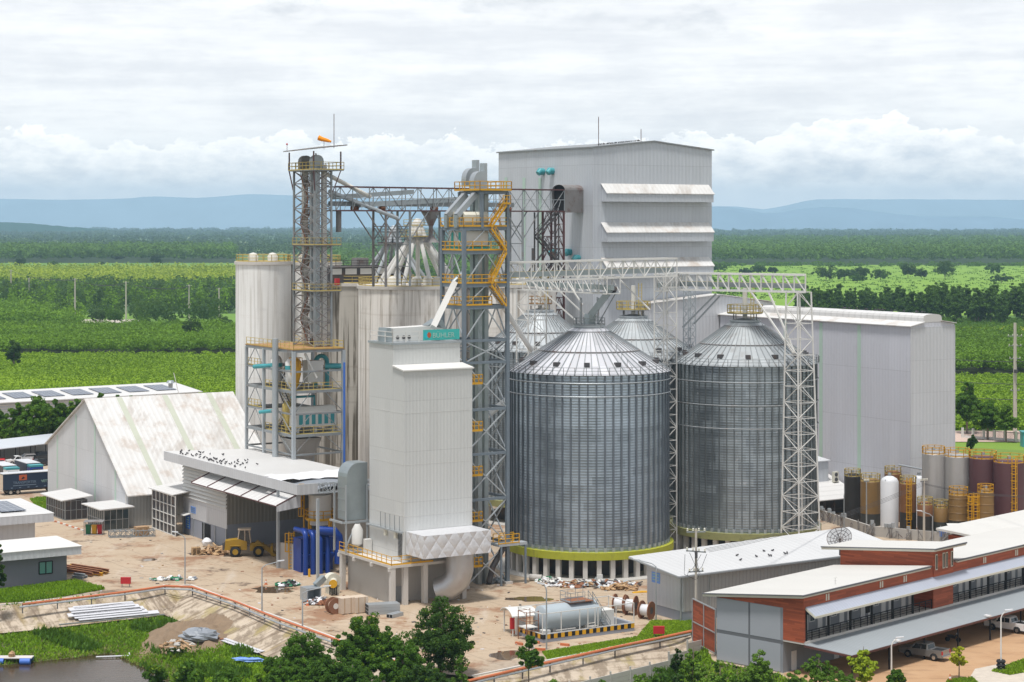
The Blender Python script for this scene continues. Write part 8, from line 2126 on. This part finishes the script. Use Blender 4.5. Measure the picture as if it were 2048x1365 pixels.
# ================================================================ poles, lamps, wires
def lamp(px, pyb, h, arm, label, z=0.0, mat='galv', name='street_lamp'):
    q = G(px,pyb,z); t = thing(name, label, 'street lamp', q, 'street lamps')
    MB().tube([q, q+UP*h, q+V(arm*.25,0,h+.35), q+V(arm,0,h+.75)], [.10,.07,.06,.05], 8).build('pole', M[mat], t, smooth=True)
    e = q+V(arm,0,h+.75); s = 1 if arm > 0 else -1
    MB().prism([e+V(-s*.1,-.13,0), e+V(s*.75,-.13,.12), e+V(s*.75,-.13,.22), e+V(-s*.1,-.13,.14)], V(0,.26)).build('lamp_head', M['tank_white'], t)
lamp(524,1227,5.6,2.0,'street lamp with a long arm beside the brown puddle')
lamp(370,1171,6.2,-1.0,'street lamp at the corner of the concrete bank')
lamp(605,1262,4.4,2.6,'street lamp with a slanted arm before the dryer base')
lamp(1312,1243,6.6,-2.0,'street lamp in front of the grey shed gable')
lamp(1093,1300,6.6,-.3,'thin leaning lamp pole beside the small scaffold')
lamp(1783,1352,3.2,.55,'short white lamp post behind the round shrub',.05,'white_paint'); lamp(2002,1341,5.6,.5,'tall white lamp post on a stack of tyres',.05,'white_paint'); lamp(1865,1105,5.2,-1.6,'lamp post leaning over the tank wall')
q = G(2002,1342,.05); t = thing('tyre_stack', 'stack of old tyres around the foot of the white lamp post', 'tyres', q)
for i in range(3):
    m = MB(); c = q+UP*(.18+i*.42); rr = .42
    m.lathe([(rr,-.16),(rr+.1,0),(rr,.16),(rr-.18,.16),(rr-.18,-.16),(rr,-.16)], c, 16); m.build('tyre', M['rubber'], t, smooth=True)
def utility_pole(q, h, label, arms=(), boxes=(), mat='pole_concrete', w=.32, name='utility_pole', group=None):
    t = thing(name, label, 'utility pole', q, group); MB().tube([q, q+UP*h], [w*.62,w*.42], 6).build('pole', M[mat], t)
    for z, l_, d in arms:
        dv = V(math.cos(d), math.sin(d)); m = MB().bar(q+UP*z-dv*l_/2, q+UP*z+dv*l_/2, .14); c = m.build('crossarm', M['steel_grey'] if mat != 'white_paint' else M['white_paint'], t)
        i_ = MB()
        for k in (-.45,-.15,.15,.45): e = q+UP*(z+.07)+dv*l_*k; i_.lathe([(.05,0),(.13,.1),(.05,.16),(.12,.26),(.03,.36)], e, 8)
        i_.build('insulator', M['cream_trim'], c)
    for z, s in boxes: MB().lathe([(s,z-.4),(s,z+.4)], q+V(0,-w), 10, cap=True).build('bracket', M['steel_dark'], t)
    return t
up = G(1392,1285); H1 = 13.0
utility_pole(up, H1, 'near grey concrete utility pole with double crossarms and hanging cables', ((H1-.35,2.2,.1),(H1-2.6,2.4,2.7),(H1-4.9,1.8,.3)), ((H1-2.9,.16),))
m = MB(); r2 = random.Random(9)
for i in range(6):
    s_ = up+V(r2.uniform(-1.6,1.5),r2.uniform(-.6,.6),H1-2.5-r2.uniform(0,.6)); e = up+V(r2.uniform(-1.3,.5),-.3,H1-4.8-r2.uniform(0,2.4)); mid = (s_+e)/2+V(r2.uniform(-.9,.9),0,-.8); m.tube([s_, s_.lerp(mid,.6)+V(0,0,-.3), mid, e], .026, 5)
obj('cable_bundle', 'loose black cables hanging from the near utility pole', 'cable', m, M['cable'], up)
up2 = XY(1848,300); utility_pole(up2, 9.6, 'slim pale concrete pole standing before the tank farm', ((9.3,1.2,.4),))
utility_pole(XY(1688,311), 5.8, 'thin grey pipe post at the left of the tank farm', (), (), 'galv', .16)
utility_pole(XY(1733,309), 8.2, 'thin tall vent post beside the ochre tank', ((8.1,.8,.2),), (), 'galv', .2)
def wires(a, b, n, label, sag=1.2, sp=.35, r=.022):
    m = MB()
    for k in range(n):
        pts = [a.lerp(b,i/14)+V(sp*k*.6,sp*k,-.35*k*.5-sag*4*(i/14)*(1-i/14)) for i in range(15)]; m.tube(pts, r, 4, False)
    obj('overhead_wire', label, 'wire', m, M['cable'], a)
wires(up+UP*(H1-2.3)+V(1,0,0), up2+UP*9.3, 4, 'overhead wires from the near utility pole to the tank farm pole', 1.0, .35, .02)
wires(up2+UP*9.0, XY(2150,262,12.5), 3, 'overhead wires leaving the tank farm pole to the right', .8, .35, .02)
# far poles on the left
g = 'power poles across the left plain'
pl = []
for px, yt, yb, lab in ((22,540,600,'first power pole from the left on the plain'),(58,556,607,'second power pole from the left on the plain'),(150,557,642,'power pole by the end of the dirt track'),(252,563,652,'power pole right of the dirt track'),(378,570,642,'power pole left of the dark silo side bush'),(438,576,634,'power pole nearest to the concrete silo')):
    q = G(px,yb); h = (yb-yt)*q.y/F; utility_pole(q, h, lab, ((h-.6,2.4,.2),(h*.45,1.6,.2)), (), 'pole_concrete', .75, 'power_pole', g); pl.append(q+UP*(h-.6))
for a, b, lab in ((pl[2],pl[3],'thin wires between the poles beside the dirt track'),(pl[3],pl[4],'thin wires between the poles over the orchard'),(pl[0],pl[2],'thin wires at the far left plain')): wires(a, b, 3, lab, 2.0, .6, .06)
q = XY(2030,452); utility_pole(q, 25.5, 'tall pale power pole at the right edge beyond the warehouse', ((22.5,3.4,.1),(20.3,3.0,.1),(17.4,2.6,.1),(10.2,2.0,.1)), ((14.6,.45),), 'pole_concrete', .8)
for z, lab in ((17.4,'upper wires stretched behind the warehouse at the right'),(12.3,'middle wire stretched behind the warehouse at the right'),(8.8,'thick lower wire stretched behind the warehouse at the right')): wires(XY(1860,470,z-1), XY(2150,440,z+.5), 1, lab, .6, .5, .07)
# road side fence on the far right
t = thing('roadside_fence', 'white fence with dark rails by the far right road', 'fence', XY(1950,437))
m = MB(); a, b = XY(1925,446), XY(2120,432); n = 9
for i in range(n+1): q = a.lerp(b,i/n); m.cbox(q, V(.5,0), V(0,.5), 2.4)
m.box(a, b-a, V(0,.3), UP*.7); m.build('post', M['white_paint'], t)
m = MB(); k = 80
for i in range(k): q = a.lerp(b,i/k)+UP*.7; m.bar(q, q+UP*1.5, .07)
m.bar(a+UP*2.1, b+UP*2.1, .1); m.build('rail', M['steel_dark'], t)
sheet('path', 'pale pinkish road verge beyond the white fence', (1900,2140), (862,884), (.45,.33,.27), (.55,.42,.35), .2, .05)
sheet('lawn', 'strip of lawn before the white roadside fence', (1900,2140), (885,905), (.12,.22,.02), (.18,.28,.03), .06, .2)
q = XY(2046,428); obj('kiosk_box', 'turquoise booth at the far right fence', 'booth', MB().box(q, V(3,0), V(0,2.4), UP*3.2).box(q+V(-.2,-.2,3.2), V(3.4,0), V(0,2.8), UP*.2), M['teal'], q)
# ================================================================ near vegetation
def blades(name, label, pts, h, w, mat, seed, lean=.45, kind='stuff', cat='grass'):
    r = np.random.default_rng(seed); p = np.array(pts, np.float64); n = len(p)
    H = h*(.5+1.0*r.random(n)); a = r.random(n)*6.283
    W = np.stack([r.normal(0,lean,n), r.normal(0,lean,n), np.ones(n)],1); W /= np.linalg.norm(W,axis=1)[:,None]; W *= (H/2)[:,None]*1.3
    U = np.stack([np.cos(a), np.sin(a), np.zeros(n)],1)*(w*(.5+r.random(n)))[:,None]
    C = p.copy(); C[:,2] += H*.4
    o = quads_obj(name, C, U, W, mat); o['kind'] = kind; o['label'] = label; o['category'] = cat; return o
def sample_poly(poly, n, seed):
    r = random.Random(seed); x0, x1 = min(p.x for p in poly), max(p.x for p in poly); y0, y1 = min(p.y for p in poly), max(p.y for p in poly); out = []
    while len(out) < n:
        x, y = r.uniform(x0,x1), r.uniform(y0,y1)
        if inside(x, y, poly): out.append((x, y))
    return out
def build_grass():
    r = random.Random(4); low, tall, dry, deb = [], [], [], []
    me = G(366,1262,-2.2)
    nz = lambda x, y: math.sin(x*.55+1.3*math.sin(y*.31))+math.sin(y*.62+x*.2)
    for i in range(230000):
        x, y = r.uniform(-64,31), r.uniform(197,262)
        if abs(x) > y*.262+1.5 or not inside(x, y, POLY): continue
        d = dist_rim(x, y, EDGE if x > 2 else RIM)
        if d < 6.6 and not (d < 1.2 and x < -52 and r.random() < .6): continue
        if x > -10 and d < 6.9: continue
        z = ground_z(x, y)
        if z < -3.52: continue
        mx, my = (x-me.x-1.0)/4.9, (y-me.y+2.2)/7.2
        if mx*mx+my*my < 1 and r.random() < .985: continue
        k = nz(x, y)
        if k > .75 and r.random() < .75: tall.append((x,y,z))
        elif z < -3.25 and r.random() < .5: dry.append((x,y,z))
        else: low.append((x,y,z))
    blades('grass', 'thick green weeds covering the pond bank', low, .48, .09, LM['grass'], 1, .6)
    blades('tall_weeds', 'taller darker weeds in clumps on the pond bank', tall, .95, .12, LM['mid'], 2, .5, cat='weeds')
    blades('water_weeds', 'pale yellow green weeds along the water line', dry, .35, .09, LM['reed'], 3, .8, cat='weeds')
    strip = [G(0,1207), G(45,1205), G(130,1194), G(210,1180), G(150,1164), G(60,1176), G(0,1184), G(-60,1190), G(-60,1222)]
    b = MB(); b.quad(*[p+UP*.06 for p in strip]); struct(b.build('lawn', pm('lawn_soil', (.09,.17,.025), .95, 0, .3, .5)), 'grassy strip between the grey house and the bank')
    blades('grass', 'bright overgrown grass in front of the grey house', [(x,y,.05) for x, y in sample_poly(strip, 20000, 3)], .45, .085, LM['grass'], 5)
    lawn = [G(1096,1322), G(1084,1306), G(1275,1275), G(1302,1243), G(1388,1243), G(1388,1268), G(1250,1296)]
    b = MB(); b.quad(*[p+UP*.06 for p in lawn]); struct(b.build('lawn', pm('lawn_soil_bright', (.15,.27,.02), .95, 0, .2, .5)), 'bright lawn between the fuel tank and the orange pipe')
    blades('grass', 'short bright lawn blades by the fuel tank', [(x,y,.06) for x, y in sample_poly(lawn, 26000, 6)], .18, .06, LM['lawn'], 7)
    c2 = [G(1985,1345), G(2010,1336), G(2060,1318), G(2060,1345), G(2020,1352)]
    blades('grass', 'grass tuft beside the white lamp post and its tyres', [(x,y,.06) for x, y in sample_poly(c2, 4000, 8)], .3, .1, LM['lawn'], 9)
    blades('grass', 'small grass patch round the yellow green tree', [(x,y,.06) for x, y in sample_poly([G(1895,1362),G(1945,1358),G(1960,1372),G(1890,1376)], 1200, 10)], .25, .1, LM['lawn'], 11)
    k2 = [G(1640,1075), G(1640,1040), G(1720,1062), G(1860,1095), G(1760,1090)]
    g0 = [G(60,1000), G(92,996), G(95,1028), G(85,1032)]
    blades('grass', 'green weeds beside the caged kiosk', [(x,y,.04) for x, y in sample_poly(g0, 1500, 12)], .4, .15, LM['grass'], 13)
    mt = [G(1905,868), G(2048,905), G(2100,935), G(1930,925), G(1880,900)]
    lawn3 = [XY(1905,430), XY(2080,420), XY(2080,330), XY(1900,360)]
    b = MB(); b.quad(*[p+UP*.07 for p in lawn3]); struct(b.build('lawn', pm('lawn_soil_far', (.13,.20,.03), .95, 0, .2, .3)), 'lawn behind the tall steel tanks')
build_grass()
def fg(name, label, px, top, Y, wpx, mat, seed, n=60, per=70, leaf=.2, lobes=4, tall=1.0, trunk=.2, group=None, clump=.40, zb=None, low=.25):
    """foreground tree with its crown top at photo row `top`"""
    x = (px-CX)*Y/F; zb = ground_z(x, Y) if zb is None else zb; b = V(x, Y, zb); h = Zat(top, Y)-zb; r_ = wpx*Y/F/2; rd = random.Random(seed)
    cr = []; ch = h*(1-low)
    cr.append((0,0,h-ch*.30,r_*.55,ch*.30))
    for i in range(lobes):
        a = 6.28*i/lobes+rd.uniform(-.4,.4); k = rd.uniform(.38,.58); cr.append((math.cos(a)*r_*k, math.sin(a)*r_*k, h-ch*rd.uniform(.45,.72), r_*rd.uniform(.48,.62), ch*rd.uniform(.22,.32)))
    cr.append((0,0,h-ch*.75,r_*.6,ch*.25))
    if n < 100: n, clump, leaf = int(n*2.2), clump*.72, leaf*.8
    return make_tree(name, label, b, h, cr, LM[mat], n, per, leaf, trunk, seed, 'tree', group, 7, clump)
fg('leafy_tree', 'broad dark tree at the left of the group in front of the dryer', 604, 1260, 209, 178, 'mid', 101, 420, 90, .105, 7, 1, .22, clump=.22)
fg('leafy_tree', 'tall full tree in the middle of the group in front of the dryer', 738, 1218, 211, 172, 'lime', 102, 470, 90, .105, 7, 1, .25, clump=.21)
fg('leafy_tree', 'highest airy tree of the group with yellowish shoots on top', 880, 1178, 212, 160, 'deep', 103, 300, 90, .11, 8, 1.1, .26, clump=.22, low=.12)
fg('leafy_tree', 'lower dark tree filling the gap between the two tall ones', 806, 1280, 207, 150, 'mid', 104, 330, 90, .105, 6, 1, .2, clump=.22)
fg('leafy_tree', 'small bright tree at the right foot of the airy tree', 922, 1305, 206, 62, 'bright', 105, 120, 80, .09, 5, 1.2, .12, clump=.28, low=.05)
fg('leafy_tree', 'dark low tree at the bottom left of the tree group', 660, 1305, 205, 150, 'mid', 106, 300, 90, .105, 6, 1, .2, clump=.23)
fg('leafy_tree', 'low leafy tree at the far left foot of the tree group', 560, 1318, 204, 100, 'lime', 121, 220, 85, .105, 6, 1, .15, clump=.24)
fg('leafy_tree', 'low dark tree between the two tall trees at the bottom edge', 705, 1318, 202, 120, 'mid', 122, 240, 85, .105, 6, 1, .15, clump=.24)
fg('leafy_tree', 'dark lower tree under the airy tree at the bottom edge', 850, 1318, 203, 130, 'deep', 123, 260, 85, .105, 6, 1, .15, clump=.24)
fg('sapling', 'thin young tree in front of the puddle and fuel tank', 1058, 1254, 210.5, 62, 'lime', 107, 26, 80, .16, 4, 1, .07, clump=.5, low=.42)
fg('broad_shrub', 'broadleaf bush with yellow shoots at the bottom left', 312, 1310, 203, 100, 'lime', 108, 60, 80, .24, 5, 1, .1, clump=.5, low=.05)
fg('broad_shrub', 'dark broadleaf bush beside the yellow shoots', 376, 1316, 203, 110, 'lime', 109, 64, 80, .24, 5, 1, .1, clump=.5, low=.05)
fg('broad_shrub', 'low broadleaf bush between the pond weeds and the tree group', 450, 1330, 202, 120, 'mid', 110, 70, 80, .22, 5, 1, .1, clump=.5, low=.05)
fg('broad_shrub', 'rounded bright weed bush in front of the tarpaulin scrap', 520, 1340, 204, 60, 'bright', 131, 26, 70, .2, 5, 1, .08, clump=.5, low=.05)
fg('leafy_tree', 'dark leaning tree cut off by the left edge of the photo', -4, 1062, 247, 36, 'dark', 111, 34, 80, .2, 4, 1, .14, zb=0.0, clump=.45)
g = 'young trees before the dormitory'
fg('young_tree', 'feathery light green tree against the grey end wall', 1519, 1292, 206, 80, 'bright', 112, 60, 80, .13, 5, 1, .1, g, .36, low=.08)
fg('young_tree', 'thin feathery tree beside the utility pole foot', 1387, 1283, 209, 66, 'bright', 113, 30, 70, .13, 5, 1, .08, g, .36, low=.2)
fg('young_tree', 'feathery tree standing before the canopy corner', 1727, 1283, 205, 66, 'young', 114, 44, 75, .13, 5, 1, .09, g, .36, low=.15, zb=0.0)
fg('young_tree', 'low spreading light green tree beneath the canopy corner', 1638, 1307, 205.5, 86, 'bright', 115, 44, 75, .13, 5, 1, .09, g, .36, low=.1, zb=0.0)
fg('young_tree', 'dark thin tree at the left of the grey end wall', 1440, 1318, 206, 50, 'mid', 116, 26, 70, .14, 4, 1, .07, g, .4, low=.1)
fg('young_tree', 'bright bush low between the two feathery trees', 1590, 1332, 203, 70, 'bright', 117, 36, 75, .14, 5, 1, .07, g, .4, low=.02, zb=-.6)
fg('young_tree', 'green bush at the foot of the canopy corner tree', 1690, 1338, 202, 80, 'bright', 118, 40, 75, .14, 5, 1, .07, g, .4, low=.02, zb=-.4)
fg('round_shrub', 'clipped round green shrub at the bottom right', 1793, 1335, 207, 46, 'lime', 119, 40, 90, .13, 5, 1, .06, None, .42, zb=.05, low=.0)
fg('young_tree', 'slim yellow green tree on the orange dirt', 1918, 1287, 210.5, 48, 'yellow', 120, 34, 80, .10, 5, 1, .06, g, .36, zb=.05, low=.32)
for i, (px, top, w, m_) in enumerate(((1278,1342,44,'bright'),(1320,1330,50,'mid'),(1355,1345,46,'dark'),(1420,1340,60,'bright'),(1470,1350,50,'mid'),(1110,1352,50,'bright'),(1200,1356,40,'mid'))):
    fg('wild_bush', ['bright bush in front of the precast fence','twiggy bush leaning on the precast fence','dark bush below the utility pole','bright bush left of the grey end wall','green bush at the foot of the grey end wall','bright bush at the bottom edge before the right bank','low bush before the middle of the precast fence'][i], px, top-6, 205, w*1.35, m_, 140+i, 40, 70, .14, 4, 1, .06, 'bushes along the bottom edge', .45, low=.0)
q = V(21.2,222.6,ground_z(21.2,222.6)); 
fg('climber_shrub', 'dark bare shrub against the fence beside the pole', 1352, 1285, 219, 30, 'dark', 150, 20, 60, .14, 4, 1, .06, None, .45, low=.05)
# trees round the parking on the left
g = 'leafy trees behind the parked trucks'
for i, (px, top, w, lab) in enumerate(((74,783,62,'tallest leafy tree with yellow shoots behind the trucks'),(33,800,44,'leafy tree with yellow tips at the left behind the trucks'),(118,793,46,'leafy tree right of the tallest behind the trucks'),(152,790,44,'leafy tree touching the gabled warehouse roof'),(-4,808,36,'leafy tree cut by the left edge behind the trucks'))):
    fg('leafy_tree', lab, px, top, 420+i, w*1.35, 'lime', 160+i, 90, 60, .34, 5, 1, .2, g, .4, zb=0.0, low=.18)
for i, (px, top, w) in enumerate(((198,778,30),(236,782,22),(262,784,24),(313,778,36),(360,780,26))):
    fg('leafy_tree', ['tree crown peeping over the left part of the gabled roof','small round tree crown over the gabled roof ridge','rounded tree crown over the middle of the ridge','yellowish tree crown over the ridge','last tree crown over the right part of the ridge'][i], px, top, 418, w*1.2, 'lime', 170+i, 36, 60, .34, 4, 1, .16, g, .45, zb=0.0, low=.3)
# trees by the far right road
g = 'trees beside the far right road'
fg('leafy_tree', 'dark tree at the warehouse corner by the far road', 1934, 760, 455, 66, 'mid', 180, 90, 70, .32, 5, 1, .2, g, .4, zb=0.0, low=.2)
fg('leafy_tree', 'lit leafy tree between the warehouse and the tall pole', 1975, 798, 442, 70, 'lime', 181, 90, 70, .32, 5, 1, .18, g, .4, zb=0.0, low=.25)
fg('leafy_tree', 'yellow green tree right under the tall power pole', 2012, 808, 438, 58, 'bright', 182, 70, 70, .32, 5, 1, .16, g, .4, zb=0.0, low=.3)
fg('leafy_tree', 'small dark conical bush before the white road fence', 1944, 868, 424, 22, 'dark', 183, 20, 60, .3, 4, 1.2, .12, g, .45, zb=0.0, low=.05)
